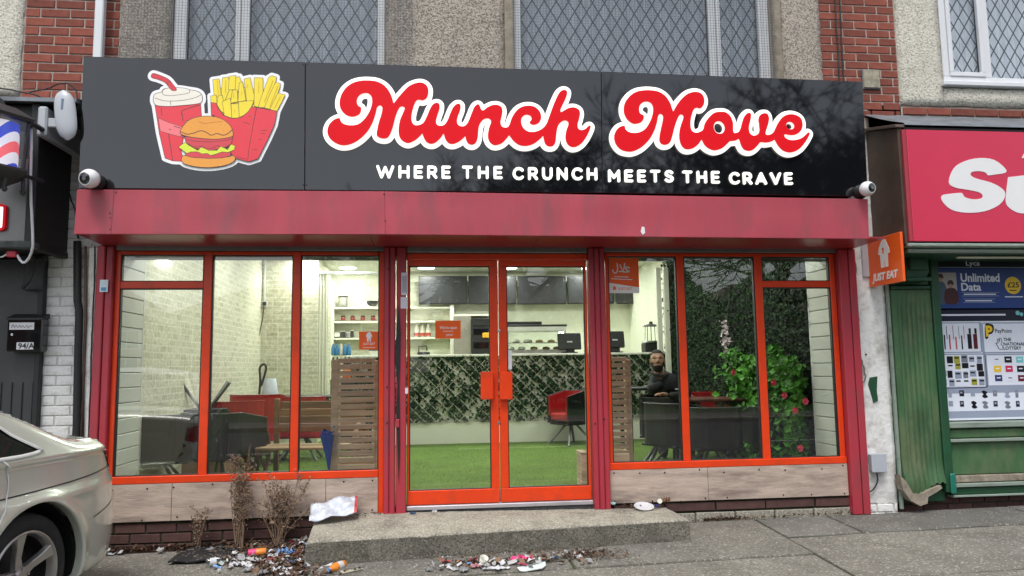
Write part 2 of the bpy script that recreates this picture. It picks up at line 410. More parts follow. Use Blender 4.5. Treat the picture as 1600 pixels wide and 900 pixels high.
# ------------------------------------------------------------------ helper: wall of single bricks
BR_ME = {}
def brick_mesh(w, h, d, k, m):
    key = (round(w, 3), round(h, 3), d, k, m.name)
    if key not in BR_ME:
        b = MB(); q = random.Random(k*13+int(w*1000)); j = lambda: q.uniform(-.0022, .0022)
        P = [(x+j(), y+(j() if y < 0 else 0), z+j()) for x, y, z in [(-w/2, 0, -h/2), (w/2, 0, -h/2), (w/2, d, -h/2), (-w/2, d, -h/2), (-w/2, 0, h/2), (w/2, 0, h/2), (w/2, d, h/2), (-w/2, d, h/2)]]
        b.hexa(P, .004); BR_ME[key] = b.mesh('brick', m)
    return BR_ME[key]
def brickwork(parent, x0, x1, z0, z1, y, m, bw=.215, bh=.065, j=.011, d=.03, shear=lambda z: (0, 0), start=0, name='brick'):
    """running bond, each brick an object; y = wall face, joints lie .007 behind"""
    k = 0; z = z0; row = start
    while z+bh <= z1+.012:
        s0, s1 = shear(z); a = x0+s0; b = x1+s1; x = a-(0 if row % 2 == 0 else (bw+j)/2)
        while x < b-.02:
            l = max(x, a); r = min(x+bw, b)
            if r-l > .03:
                w = round((r-l)/.0225)*.0225 if (r-l) < bw-.002 else bw; w = min(w, r-l) if w > (r-l) else w
                put_mesh(name, brick_mesh(w, bh, d, k % 5, m), parent, ((l+r)/2, y-.007+rnd.uniform(-.0015, .0015), z+bh/2)); k += 1
            x += bw+j
        z += bh+j; row += 1

# ================================================================== THE GROUND
def G(x, y):
    z = -.222+.015*max(-4.5, min(4.5, x))+.04*max(-2.6, min(0, y))
    return z
xs = [-60, -20, -8, -5, -4, -3, -2, -1, 0, 1, 2, 3, 4, 5, 8, 20, 60]
zr = G(0, -3.2)-.13
pv = put('pavement', MB().grid([[(x, y, G(x, y)-.014) for y in (-3.2, -2.6, -2, -1.3, -.7, 0, .3)] for x in xs]), M_joint, kind='structure')
# big cast bays with open mossy joints; smoother bays along the green shop
def bay(a2, b2, ya, yb, m):
    n = max(4, int((b2-a2)/.25)); t = rnd.uniform(-.004, .004); P = []
    ys = np.linspace(ya+.02, yb-.02, max(4, int((yb-ya)/.2)))
    for i in range(n+1):
        x = a2+(b2-a2)*i/n; w = lambda: rnd.uniform(-.004, .004)
        e = .005 if i in (0, n) else 0
        row = [(x+w(), ya+w(), G(x, ya)-.03), (x, ya+.007+w(), G(x, ya)+t-.006)]+[(x, y, G(x, y)+t-e+rnd.uniform(-.002, .002)) for y in ys]+[(x, yb-.007+w(), G(x, yb)+t-.006), (x+w(), yb+w(), G(x, yb)-.03)]
        P.append(row)
    P = [[(p[0]-.01, p[1], p[2]-.03) for p in P[0]]]+P+[[(p[0]+.01, p[1], p[2]-.03) for p in P[-1]]]
    put('paving_bay', MB().grid(P), m, pv)
M_pave2 = mat('smooth_pavement_concrete', (.135, .13, .115), .9, var=.22, vscale=3, bump=1.5, bscale=60, speck=[(130, .8, (.08, .075, .07), .6), (90, .93, (.4, .38, .34), .7)], dirt=.5, dcol=(.07, .068, .055), dscale=2.2, objvar=.15)
def row_of(ya, yb, br, m):
    for a, b in zip(br[:-1], br[1:]): bay(a+.014, b-.014, ya, yb, m)
row_of(-1.0, -.02, [-9, -5.5, -3.15, -1.6, .4, 2.1], M_pave); row_of(-2.1, -1.025, [-9, -6, -4.3, -2.2, -.35, 2.09], M_pave); row_of(-3.15, -2.125, [-9, -6.4, -4, -1.4, .7, 2.08], M_pave)
row_of(-.56, -.02, [2.11, 2.73, 4.35, 6, 9], M_pave2); row_of(-1.55, -.585, [2.10, 4.5, 6.7, 9], M_pave); row_of(-3.15, -1.575, [2.09, 3.7, 5.9, 9], M_pave)
mb = MB().box(-60, 60, -3.3, -3.15, zr-.1, G(0, -3.2)+.004, .015); put('kerb', mb, M_concrete, kind='structure')
mb = MB().box(-90, 90, -13.5, -3.3, zr-.4, zr); put('road', mb, M_asph, kind='structure')
mb = MB()
for k in range(-9, 10): mb.box(k*6, k*6+3, -8.45, -8.35, zr-.01, zr+.004)
put('road_marking', mb, mat('road_paint', (.6, .6, .57), .7), kind='structure')
mb = MB().box(-90, 90, -13.7, -13.5, zr-.3, zr+.12, .015); put('far_kerb', mb, M_concrete, kind='structure')
mb = MB().box(-90, 90, -15.6, -13.7, zr-.3, zr+.115); put('far_pavement', mb, M_pave, kind='structure')
mb = MB(); mb.box(-250, 250, -250, -15.6, zr-.5, zr+.1); put('grass_verge', mb, M_grassout, kind='structure')
mb = MB().box(-250, 250, 8.2, 250, -.7, -.3); put('ground_behind', mb, M_grassout, kind='structure')
mb = MB().box(-250, -60, -15.6, 8.2, -.9, -.42).box(60, 250, -15.6, 8.2, -.9, -.42); put('far_ground', mb, M_grassout, kind='structure')

# ================================================================== THE UPPER WALL (bricks, pebbledash, upper windows)
YU = .05
bld = thing('terraced_building', 'brick and pebbledash upper storey over the three shop units', 'building', (0, .05, 2.9))
ZT = 5.75
# backing with window openings: solid strips
UW = [(-2.66, -.93), (.165, 2.50), (4.13, 6.4)]
UZ0, UZ1 = [3.32, 3.32, 3.62], 4.95
mb = MB()
edges = [-6.6]+[v for w in UW for v in w]+[8.2]
for i in range(0, len(edges), 2): mb.box(edges[i], edges[i+1], YU+.012, YU+.3, 2.5, ZT)
for k, (a, b) in enumerate(UW): mb.box(a, b, YU+.012, YU+.3, 2.5, UZ0[k]).box(a, b, YU+.012, YU+.3, UZ1, ZT)
wall_up = put('mortar_wall', mb, M_mortar, bld)
pier1 = put('brick_pier', MB().box(-3.80, -3.065, YU+.003, YU+.011, 3.1, ZT), M_mortar, bld)
brickwork(pier1, -3.785, -3.07, 3.262, 5.7, YU+.003, M_brick)
pier2 = put('brick_pier', MB().box(2.955, 3.70, YU+.003, YU+.011, 3.1, ZT), M_mortar, bld)
brickwork(pier2, 2.965, 3.695, 3.278, 5.7, YU+.003, M_brick)
# soldier courses over the neighbour fascias
cs1 = put('brick_course', MB().box(-6.6, -3.10, YU+.003, YU+.011, 3.15, 3.262), M_mortar, bld)
brickwork(cs1, -6.5, -3.12, 3.185, 3.2595, YU-.004, M_brick, bw=.225)
cs2 = put('brick_course', MB().box(3.38, 8.1, YU+.003, YU+.011, 3.15, 3.40), M_mortar, bld)
brickwork(cs2, 3.72, 8.0, 3.315, 3.39, YU-.004, M_brick, bw=.225)
def panel(x0, x1, z0, z1, m, holes=()):
    """rendered panel, uneven at its edges"""
    mb = MB(); n = max(2, int((x1-x0)/.06)); rr = random.Random(int(x0*100))
    xs = np.linspace(x0, x1, n+1); zs = np.linspace(z0, z1, max(2, int((z1-z0)/.06))+1)
    P = []
    for i, x in enumerate(xs):
        row = []
        for j, z in enumerate(zs):
            e = min(i, n-i, j, len(zs)-1-j)
            row.append((x+(rr.uniform(-.008, .008) if e == 0 else 0), YU-(.012 if e == 0 else .022+rr.uniform(-.003, .003)), z+(rr.uniform(-.01, .01) if e == 0 else 0)))
        P.append(row)
    P = [[(p[0], YU+.03, p[2]) for p in P[0]]]+P+[[(p[0], YU+.03, p[2]) for p in P[-1]]]
    P = [[(r[0][0], YU+.03, r[0][2])]+r+[(r[-1][0], YU+.03, r[-1][2])] for r in P]
    for r in range(len(P)-1):
        pass
    mb.grid(P); o = put('pebbledash_panel', mb, m, bld); o.data.polygons.foreach_set('use_smooth', [True]*len(o.data.polygons)); return o
for (a, b, z0, z1, m) in [(-3.06, -2.665, 3.1, ZT, M_pebgrey), (-.925, .085, 3.1, ZT, M_pebgrey), (2.585, 2.96, 3.1, ZT, M_pebgrey), (-2.665, -.925, 3.1, 3.31, M_pebgrey), (.165, 2.5, 3.1, 3.31, M_pebgrey),
                          (-6.6, -3.80, 3.275, ZT, M_pebcream), (3.705, 4.125, 3.405, ZT, M_pebcream), (4.125, 6.4, 3.405, 3.575, M_pebcream), (6.4, 8.2, 3.405, ZT, M_pebcream),
                          (-2.665, -.925, 4.97, ZT, M_pebgrey), (.165, 2.5, 4.97, ZT, M_pebgrey), (4.125, 6.4, 4.97, ZT, M_pebcream)]:
    panel(a, b, z0, z1, m)
for xa in (.085, 2.503): put('timber_jamb', MB().box(xa, xa+.08, YU-.035, YU+.05, 3.1, 5.0, .004), M_wood_rot, bld)
mb = MB().hexa([(-6.8, -.35, ZT), (8.4, -.35, ZT), (8.4, 9, ZT), (-6.8, 9, ZT), (-6.8, -.2, ZT+.12), (8.4, -.2, ZT+.12), (8.4, 4.2, ZT+3), (-6.8, 4.2, ZT+3)])
mb.box(-6.8, 8.4, -.4, -.3, ZT-.1, ZT+.02); put('roof', mb, mat('roof_tiles', (.12, .06, .05), .9, var=.3, bump=1), bld)
put('rear_wall', MB().box(-6.6, 8.2, 8.0, 8.2, -.5, ZT).box(-6.6, -6.4, .35, 8, -.5, ZT).box(8.0, 8.2, .35, 8, -.5, ZT), M_brick, bld)

def window_up(x0, x1, z0, z1, mulls, deep, curtain, label):
    """white frame, glass with lead diamonds, curtain behind"""
    w = thing('upper_window', label, 'window', ((x0+x1)/2, YU, z0))
    y0 = YU+deep; fw = .062
    f = MB()
    f.box(x0, x1, y0, y0+.07, z0, z0+fw, .005).box(x0, x1, y0, y0+.07, z1-fw, z1, .005)
    xsn = [x0]+[m for m in mulls]+[x1]
    f.box(x0, x0+fw, y0+.001, y0+.069, z0+fw, z1-fw, .005).box(x1-fw, x1, y0+.001, y0+.069, z0+fw, z1-fw, .005)
    for m in mulls: f.box(m-fw*.55, m+fw*.55, y0+.002, y0+.068, z0+fw, z1-fw, .005)
    put('frame', f, M_upvc, w)
    pan = list(zip([x0+fw]+[m+fw*.55 for m in mulls], [m-fw*.55 for m in mulls]+[x1-fw]))
    for k, (a, b) in enumerate(pan):
        if b-a < .62:     # opening sash with its own frame
            s = MB(); q = .042; yy = y0-.012
            s.box(a+.002, b-.002, yy, yy+.05, z0+fw+.002, z0+fw+q, .005).box(a+.002, b-.002, yy, yy+.05, z1-fw-q, z1-fw-.002, .005)
            s.box(a+.003, a+q, yy+.001, yy+.049, z0+fw+q, z1-fw-q, .005).box(b-q, b-.003, yy+.001, yy+.049, z0+fw+q, z1-fw-q, .005)
            put('sash', s, M_upvc, w); a += q; b -= q; c = z0+fw+q; d = z1-fw-q
        else: c = z0+fw; d = z1-fw
        gp = put('pane', MB().box(a, b, y0+.03, y0+.036, c, d), M_glassup, w)
        g = MB().box(a, b, y0+.024, y0+.029, c, c+.008).box(a, b, y0+.024, y0+.029, d-.008, d).box(a, a+.008, y0+.024, y0+.029, c+.008, d-.008).box(b-.008, b, y0+.024, y0+.029, c+.008, d-.008)
        put('gasket', g, M_gasket, w)
        # lead diamonds
        L = MB(); px, pz = .108, .18
        for sgn in (1, -1):
            k0 = int(math.floor(((a if sgn > 0 else a)-(d-c)*px/pz-a)/px))-1
            n = int((b-a)/px+(d-c)/pz)+4
            for i in range(-n, n):
                xs_ = a+i*px; pts = []
                # line x = xs_ + sgn*(z-c)*px/pz
                ts = []
                for (tt) in (0.0, d-c):
                    ts.append(tt)
                ta, tb = 0.0, d-c; s_ = sgn*px/pz
                # clip to a..b
                if s_ > 0: ta = max(ta, (a-xs_)/s_); tb = min(tb, (b-xs_)/s_)
                else: ta = max(ta, (b-xs_)/s_); tb = min(tb, (a-xs_)/s_)
                if tb-ta < .01: continue
                p, q_ = Vector((xs_+s_*ta, 0, c+ta)), Vector((xs_+s_*tb, 0, c+tb)); dr = (q_-p).normalized(); nn = Vector((-dr.z, 0, dr.x))*.0058
                yy = y0+.0285 if sgn > 0 else y0+.027
                L.quad((p-nn).xyz+Vector((0, yy, 0)), (q_-nn)+Vector((0, yy, 0)), (q_+nn)+Vector((0, yy, 0)), (p+nn)+Vector((0, yy, 0)))
        put('lead_came', L, M_came, w, kind='stuff')
    cu = MB(); n = int((x1-x0)/.03); P = []
    for i in range(n+1):
        x = x0+fw/2+(x1-x0-fw)*i/n; yy = y0+.12+.012*math.sin(i*1.3)+.006*math.sin(i*.37)
        P.append([(x, yy, z0+.03), (x, yy, z1-.03)])
    put('net_curtain', cu.grid(P), curtain, w)
    return w
w1 = window_up(-2.655, -.935, 3.325, 4.94, [-2.085], .03, M_net, 'left upper window behind wire mesh, dark leaded diamond panes')
w2 = window_up(.17, 2.495, 3.325, 4.94, [1.96], .03, M_net, 'widest upper window behind wire mesh, above the sign lettering')
w3 = window_up(4.145, 6.38, 3.63, 4.94, [4.60, 5.75], .0, M_net2, 'upper window without mesh, pale net curtain, over the red neighbour sign')
put('sill', MB().box(4.10, 6.42, YU-.06, YU+.02, 3.585, 3.628, .006), M_upvc, w3)
def mesh_guard(x0, x1, z0, z1, y, label, par):
    t = thing('wire_mesh_guard', label, 'window guard', ((x0+x1)/2, y, z0))
    m = MB(); p = .0245; r = .0012
    for i in range(int((x1-x0)/p)+1):
        x = x0+i*p; m.box(x-r, x+r, y-r, y+r, z0, z1)
    for i in range(int((z1-z0)/p)+1):
        z = z0+i*p; m.box(x0, x1, y-2*r-.001, y-r-.0005, z-r*.8, z+r*.8)
    put('wire', m, M_wire, t, kind='stuff'); f = MB()
    for q in [(x0+.12, z0+.35), (x1-.05, z0+.1), (x0+.25, z0+.08), (x1-.08, z1-.3)]: f.lathe([(.016, 0), (.016, .014), (.004, .016)], (q[0], y-.002, q[1]), (0, -1, 0), 8)
    put('fixing', f, M_gasket, t)
mesh_guard(-3.03, -.70, 3.2, 5.0, -.01, 'fine wire mesh screen over the left upper window', None)
mesh_guard(.15, 2.515, 3.2, 5.0, -.01, 'fine wire mesh screen over the widest upper window', None)

# lead flashings and closing boards
mb = MB().hexa([(-6.6, -.55, 3.03), (-3.10, -.55, 3.03), (-3.10, .05, 3.13), (-6.6, .05, 3.13), (-6.6, -.55, 3.06), (-3.10, -.55, 3.06), (-3.10, .05, 3.185), (-6.6, .05, 3.185)])
put('lead_flashing', mb, M_lead, bld)
P = []
for i in range(60):
    x = 3.34+i*(8.1-3.34)/59; w = .008*math.sin(i*1.7)+.006*math.sin(i*.6)
    P.append([(x, .045, 3.302+w*.4), (x, -.0, 3.275+w), (x, -.12, 3.215+w), (x, -.3, 3.13+w), (x, -.49, 3.05+w*.5), (x, -.50, 3.03)])
put('lead_flashing', MB().grid(P), M_lead, bld)
# white drainpipe
t = thing('drainpipe', 'square white plastic drainpipe over the left end of the sign', 'drainpipe', (-3.2, -.04, 3.3))
a, b = at(150, 0, -.05), at(164, 0, -.05)
mb = MB().box(a.x, b.x, -.07, -.01, 3.3, 5.7, .008); put('pipe', mb, M_upvc, t)
put('clip', MB().box(a.x-.012, b.x+.012, -.075, .04, 4.17, 4.2, .003).box(a.x-.012, b.x+.012, -.075, .04, 5.2, 5.23, .003), M_upvc, t)
# small tile on right pier
q0, q1 = at(1348, 109, .03), at(1375, 138, .03)
t = thing('vent_cover', 'small weathered square cover on the right brick pier', 'vent cover', (q0.x, .03, q1.z))
put('plate', MB().box(q0.x, q1.x, .02, .046, q1.z, q0.z, .004), mat('flaking_plate', (.33, .3, .22), .7, var=.4, vscale=20, dirt=.6, dcol=(.12, .13, .13), dscale=14), t)
put('rim', MB().box(q0.x-.006, q1.x+.006, .03, .0455, q1.z-.008, q0.z+.006, .002), M_lead, t)
for k, (xa, xb_, lab) in enumerate([(1302, 1312, 'left of two black cables on the right brick pier'), (1310, 1318, 'right of two black cables on the right brick pier')]):
    p0 = at(xa, -40, .03); p1 = at(xb_, 127, .03)
    pts = [p0+(p1-p0)*(i/8)+Vector((rnd.uniform(-.004, .004), 0, 0)) for i in range(9)]+[Vector((p1.x, .03, 2.9))]
    tag(put('black_cable', MB().tube(pts, .0065, 6), M_gasket), lab, 'cable', 'cables on the right brick pier')

# ================================================================== SHOPFRONT
sf = thing('shopfront', 'orange framed glass shopfront between crimson posts', 'shopfront', (0, 0, -.05))
Zs, Zb = .236, .292     # sill rail
Zh = 2.03
def frame_bar(x0, x1, z0, z1, y0=0.0, y1=.055, name='frame_bar', m=None, c=.004): return put(name, MB().box(x0, x1, y0, y1, z0, z1, c), m or M_orange, sf)
# mullion x ranges (front face)
L0, L1, L2, L3 = (-3.0, -2.962), (-2.337, -2.272), (-1.648, -1.588), (-.975, -.925)
R0, R1, R2, R3 = (.905, .93), (1.525, 1.588), (2.214, 2.281), (2.898, 2.945)
for (a, b) in (L1, L2, R1, R2, L0, R3, R0): frame_bar(a, b, Zb, Zh, .002, .06)
frame_bar(L3[0]+.01, L3[1], -.06, Zh, -.004, .06)
frame_bar(-3.0, L3[0]+.01, Zs, Zb, -.012, .062); frame_bar(.885, 2.945, Zs, Zb, -.012, .062)
frame_bar(L0[1], L1[0], 1.735, 1.79, .006, .056); frame_bar(R2[1], R3[0], 1.735, 1.79, .006, .056)
for (a, b) in ((L0[1], L1[0]), (L1[1], L2[0]), (L2[1], L3[0]), (R0[1], R1[0]), (R1[1], R2[0]), (R2[1], R3[0])):
    frame_bar(a, b, Zh-.028, Zh, .004, .058, 'frame_head')
def pane(x0, x1, z0, z1, y=.03):
    gp_ = put('glass_pane', MB().box(x0-.004, x1+.004, y, y+.005, z0-.004, z1+.004), M_glass, sf)
    w = .009; gk = MB(); gk.box(x0, x1, y-.018, y+.016, z0-.001, z0+w*.6).box(x0, x1, y-.018, y+.016, z1-w, z1+.001).box(x0-.001, x0+w, y-.0175, y+.0155, z0+w*.6, z1-w).box(x1-w, x1+.001, y-.0175, y+.0155, z0+w*.6, z1-w)
    put('gasket', gk, M_gasket, gp_)
for (a, b) in ((L0[1], L1[0]), (R2[1], R3[0])): pane(a, b, Zb, 1.735); pane(a, b, 1.79, Zh-.028)
for (a, b) in ((L1[1], L2[0]), (L2[1], L3[0]+.01), (R0[1], R1[0]), (R1[1], R2[0])): pane(a, b, Zb, Zh-.028)
# stall riser boards, with screws
for (a, b) in ((-3.0, -2.52), (-2.517, -1.37), (-1.367, -.968)):
    put('stallriser_board', MB().box(a, b, -.01, .03, -.045, Zs-.002, .002), M_board, sf)
for (a, b) in ((.89, 1.72), (1.723, 2.945)): put('stallriser_board', MB().box(a, b, -.01, .03, -.03, Zs-.002, .002), M_board, sf)
scm = MB().lathe([(.007, 0), (.007, .002), (.003, .003)], (0, 0, 0), (0, -1, 0), 8).mesh('screw', M_blackm)
for (a, b) in ((-3.0, -.97), (.89, 2.945)):
    for i in range(9):
        x = a+.04+(b-a-.08)*i/8
        for z in (-.02, .205): put_mesh('screw', scm, sf, (x+rnd.uniform(-.07, .07)*(0 if i in (0, 8) else 1), -.0105, z+rnd.uniform(-.014, .014)))
# red & dark plinth
pl = thing('brick_plinth', 'dirty dark brick plinth under the left window boards', 'brick plinth', (-2, .0, -.3))
pb = put('mortar_bed', MB().box(-3.05, -.9, .02, .2, -.5, -.05), M_joint, pl)
brickwork(pb, -3.04, -.93, -.282, -.05, .016, M_dbrick, start=1)
pl2 = thing('stone_plinth', 'low dark kerb course under the right window boards', 'plinth', (2, .0, -.25))
pb2 = put('mortar_bed', MB().box(.9, 3.0, .03, .2, -.5, -.035), M_joint, pl2)
brickwork(pb2, .93, 2.98, -.115, -.04, .012, M_dbrick, bw=.42)
brickwork(pb2, .93, 2.98, -.205, -.125, .002, M_concrete, bw=.33, bh=.075)
# posts
def post(x0, x1, z0, z1, y0, y1, flutes=0, label=None):
    o = MB()
    if not flutes: o.box(x0, x1, y0, y1, z0, z1, .006)
    else:
        w = (x1-x0)/flutes
        for i in range(flutes): o.box(x0+i*w+.003, x0+(i+1)*w-.003, y0, y1-.012, z0, z1, .007)
        o.box(x0+.004, x1-.004, y0+.018, y1, z0+.002, z1-.002)
    return put('crimson_post', o, M_crimson2, sf)
post(-3.115, -3.055, -.29, 2.06, -.065, .03); post(-3.052, -3.0, -.29, 2.06, -.05, .03)
post(-.925, -.832, -.07, 2.06, -.07, .05, 2); post(-.829, -.745, -.07, 2.06, -.062, .05, 1)
post(.75, .888, -.065, 2.06, -.07, .05, 3)
post(2.95, 3.035, -.18, 2.06, -.06, .03); post(3.038, 3.10, -.18, 2.06, -.07, .03)
# torn gap in the left-centre post
p = at(622, 500, -.072); P = [at(x, y, -.0725) for x, y in [(623, 475), (626, 520), (624, 600), (625, 700), (623, 756), (621, 700), (619, 640), (621, 600), (617, 560), (619, 520), (621, 500)]]
put('split_seam', MB().prism([(q.x, q.z) for q in P], -.0725, -.068), M_gasket, sf)
P = [at(x, y, -.0745) for x, y in [(618, 655), (624, 655), (624, 668), (618, 668)]]
put('hasp', MB().box(P[0].x, P[1].x, -.085, -.06, P[2].z, P[0].z, .004), M_crimson2, sf)
ho = MB()
for (x, y) in [(605, 605), (605, 661), (944, 655), (930, 662), (606, 420)]:
    c = at(x, y, -.071); ho.lathe([(.008, 0), (.008, .002), (.004, .0025)], (c.x, -.0705, c.z), (0, -1, 0), 10)
put('bolt_hole', ho, M_gasket, sf)
# head / shutter boxes
put('shutter_box', MB().box(-2.99, -.925, -.03, .2, Zh+.002, 2.075, .004), M_galv, sf)
put('shutter_box', MB().box(-.745, .75, -.045, .2, 2.02, 2.10, .006), M_galv, sf)
put('shutter_box', MB().box(.888, 2.95, -.03, .2, Zh+.002, 2.075, .004), M_galv, sf)
put('lintel', MB().box(-3.1, 3.1, .062, .3, 2.0, 2.5), M_blackm, sf)
put('door_head', MB().box(-.745, .75, -.01, .055, 1.965, 2.018, .004), M_orange, sf)
# door leaves
def leaf(x0, x1, handle_left, zt=1.962):
    d = put('door', MB().box(x0, x1, .0, .05, .008, .118, .004).box(x0, x1, .0, .05, 1.915, zt, .004).box(x0, x0+(.065 if handle_left else .018), .0005, .0495, .118, 1.915, .004).box(x1-(.018 if handle_left else .065), x1, .0005, .0495, .118, 1.915, .004), M_orange, sf)
    a = x0+(.065 if handle_left else .018); b = x1-(.018 if handle_left else .065)
    put('glass_pane', MB().box(a-.003, b+.003, .024, .029, .116, 1.917), M_glass, d)
    g = MB(); w = .007
    g.box(a, b, .012, .04, .118, .124).box(a, b, .012, .04, 1.907, 1.9155).box(a, a+w, .0125, .0395, .124, 1.907).box(b-w, b, .0125, .0395, .124, 1.907)
    put('gasket', g, M_gasket, d); return d
dl_ = leaf(-.742, -.0045, False); dr_ = leaf(.0045, .742, True)
# big plate handles
for (xa, xb_, d) in ((751, 771, dl_), (781, 801, dr_)):
    a = at(xa, 581, -.05); b = at(xb_, 624, -.05)
    h = MB().box(a.x, b.x, -.052, -.040, b.z, a.z, .004)
    h.box(a.x if d is dr_ else b.x-.02, a.x+.02 if d is dr_ else b.x, -.040, .001, b.z+.01, a.z-.01, .003)
    put('handle', h, M_orange, d)
lk = MB()
for (x, y) in ((780, 517), (779.5, 661)): c = at(x, y, 0); lk.lathe([(.013, 0), (.012, .004), (.006, .005)], (c.x, -.001, c.z), (0, -1, 0), 12)
put('lock', lk, mat('steel', (.55, .55, .55), .3, metal=1), dr_)
for (xa, za) in ((-.735, .2), ):
    pass
put('threshold', MB().box(-.745, .75, -.03, .08, -.028, .004, .004), mat('aluminium_threshold', (.6, .58, .62), .4, metal=.6, dirt=.4), sf)
put('threshold_base', MB().box(-.76, .76, -.02, .1, -.09, -.0285), M_asph, sf)
# canopy (red box) with seams
ca = thing('canopy_fascia', 'crimson painted canopy board running under the black sign', 'canopy', (0, -.5, 2.07))
xs_ = [at(115, 366, -.536).x, at(602, 366, -.536).x, at(1358, 373, -.536).x]; xt = [at(121, 296, -.536).x, at(601, 298, -.536).x, at(1356, 311, -.536).x]
zb = [at(115, 366, -.536).z, at(602, 366.5, -.536).z, at(1358, 373.5, -.536).z]; zt = [at(121, 296, -.536).z, at(601, 299, -.536).z, at(1356, 311, -.536).z]
sx = at(175, 330, -.536).x
def seg(a0, a1, b0, b1, za0, za1, zc0, zc1, y=-.536):
    """board from lower edge (a0..a1) to upper edge (b0..b1) with folded lip"""
    mb = MB(); n = 14; P = []
    for i in range(n+1):
        t = i/n; w = .0025*math.sin(t*9+a0*3)
        xl, xu = a0+(a1-a0)*t, b0+(b1-b0)*t; zl, zu = za0+(za1-za0)*t, zc0+(zc1-zc0)*t
        P.append([(xl, y+.03, zl+.004), (xl, y+.002, zl), (xl, y-.001, zl+.004)]+[(xl+(xu-xl)*k/5, y+w*math.sin(k), zl+(zu-zl)*k/5) for k in range(1, 5)]+[(xu, y, zu-.003), (xu, y+.003, zu), (xu, y+.1, zu)])
    return mb.grid(P)
lerp = lambda a, b, t: a+(b-a)*t
tt = (sx-xs_[0])/(xs_[1]-xs_[0])
for (i0, i1, t0, t1) in ((0, 1, 0, tt), (0, 1, tt, 1), (1, 2, 0, 1)):
    g = .0012
    o = put('canopy_board', seg(lerp(xs_[i0], xs_[i1], t0)+g, lerp(xs_[i0], xs_[i1], t1)-g, lerp(xt[i0], xt[i1], t0)+g, lerp(xt[i0], xt[i1], t1)-g, lerp(zb[i0], zb[i1], t0), lerp(zb[i0], zb[i1], t1), lerp(zt[i0], zt[i1], t0), lerp(zt[i0], zt[i1], t1)), M_crimson, ca)
    smooth_by_angle(o)
put('canopy_core', MB().box(xs_[0]+.004, xs_[2]-.004, -.528, .045, 2.095, 2.385), M_crimson2, ca)
sp = [xs_[0]+.006, -2.25, -1.0, .28, 1.6, 3.09]
for a, b in zip(sp[:-1], sp[1:]): put('soffit_board', MB().hexa([(a, -.53, zb[0]+.008), (b-.004, -.53, zb[0]+.008), (b-.004, .0, 2.062), (a, .0, 2.062), (a, -.53, zb[0]+.02), (b-.004, -.53, zb[0]+.02), (b-.004, .0, 2.09), (a, .0, 2.09)]), M_soffit, ca)
riv = MB()
for (x, y) in [(172, 333), (172, 340), (172, 358), (600, 303), (602, 345), (181, 300)]: c = at(x, y, -.537); riv.lathe([(.006, 0), (.004, .003)], (c.x, -.5375, c.z), (0, -1, 0), 8)
put('rivet', riv, M_brown, ca)
P = [at(x, y, -.5385) for x, y in [(1003, 354), (1007, 355), (1008, 364), (1004, 367), (1001, 362)]]
put('paint_chip', MB().prism([(q.x, q.z) for q in P], -.5395, -.5375), M_white, ca)

# ================================================================== SIGN: black panels, artwork, letters
YS = -.505
sg = thing('shop_sign', 'glossy black fascia sign with red and white script lettering', 'sign', (0, YS, 2.42))
tl, tr, br_, bl = at(130, 88, YS), at(1348, 127.5, YS), at(1356.5, 306, YS), at(122, 293, YS)
st = [at(477, 97, YS), at(939.5, 111.5, YS)]; sb = [at(476, 296, YS), at(941.5, 300.5, YS)]
cols = [(tl, bl), (st[0], sb[0]), (st[1], sb[1]), (tr, br_)]
for k in range(3):
    (a, b), (c, d) = cols[k], cols[k+1]; g = .0012
    b2 = Vector((b.x, YS, b.z-.004)); d2 = Vector((d.x, YS, d.z-.004))
    n = 8; P = []
    fr = [(b2.x+g, YS, b2.z), (d2.x-g, YS, d2.z), (d2.x-g, .045, d2.z), (b2.x+g, .045, b2.z), (a.x+g, YS, a.z), (c.x-g, YS, c.z), (c.x-g, .045, c.z), (a.x+g, .045, a.z)]
    put('sign_panel', MB().hexa(fr, .003), M_black, sg)
ri = MB()
for (x, y) in [(474, 289), (479, 289), (939, 296), (944, 296), (474, 101), (480, 101)]: c = at(x, y, YS); ri.lathe([(.006, 0), (.004, .003)], (c.x, YS-.0005, c.z), (0, -1, 0), 8)
put('rivet', ri, M_gasket, sg)
def trace(pts, ox, oz, sc, y=YS):
    return [((q := at(ox+a/sc, oz+b/sc, y)).x, q.z) for a, b in pts]
A = [(215,520),(250,545),(310,555),(380,545),(440,500),(490,430),(515,370),(525,310),(515,260),(485,232),(450,228),(410,240),(378,275),(370,320),(385,358),(412,375),(412,405),(395,440),(350,462),(300,463),(245,435),(205,380),(198,320),(215,250),(260,180),(330,130),(410,108),(490,105),(570,115),(640,150),(690,205),(722,270),('c',740,337),(775,290),(830,225),(890,165),(950,135),(1010,125),(1055,140),(1085,180),(1088,230),(1070,280),(1030,300),(985,295),(955,325),(930,400),(918,470),(925,520),(945,548),(975,555),(1015,545),(1045,520),(1075,460),(1110,380),(1140,340),(1175,328),(1200,345),(1200,390),(1180,450)]
B = [(265,510),(275,548),(310,560),(350,548),(380,505),(410,430),(440,370),(480,338),(510,350),(508,400),(485,460),(475,515),(490,552),(525,566),(560,556),(590,515),(620,440),(650,370),(685,343),(705,360),(718,395),(740,405),(780,375),(830,352),(880,350),(920,370),(932,410),(925,460),(912,520),(922,560),(950,577),(985,572),(1005,540),(1030,470),(1080,400),(1140,365)]
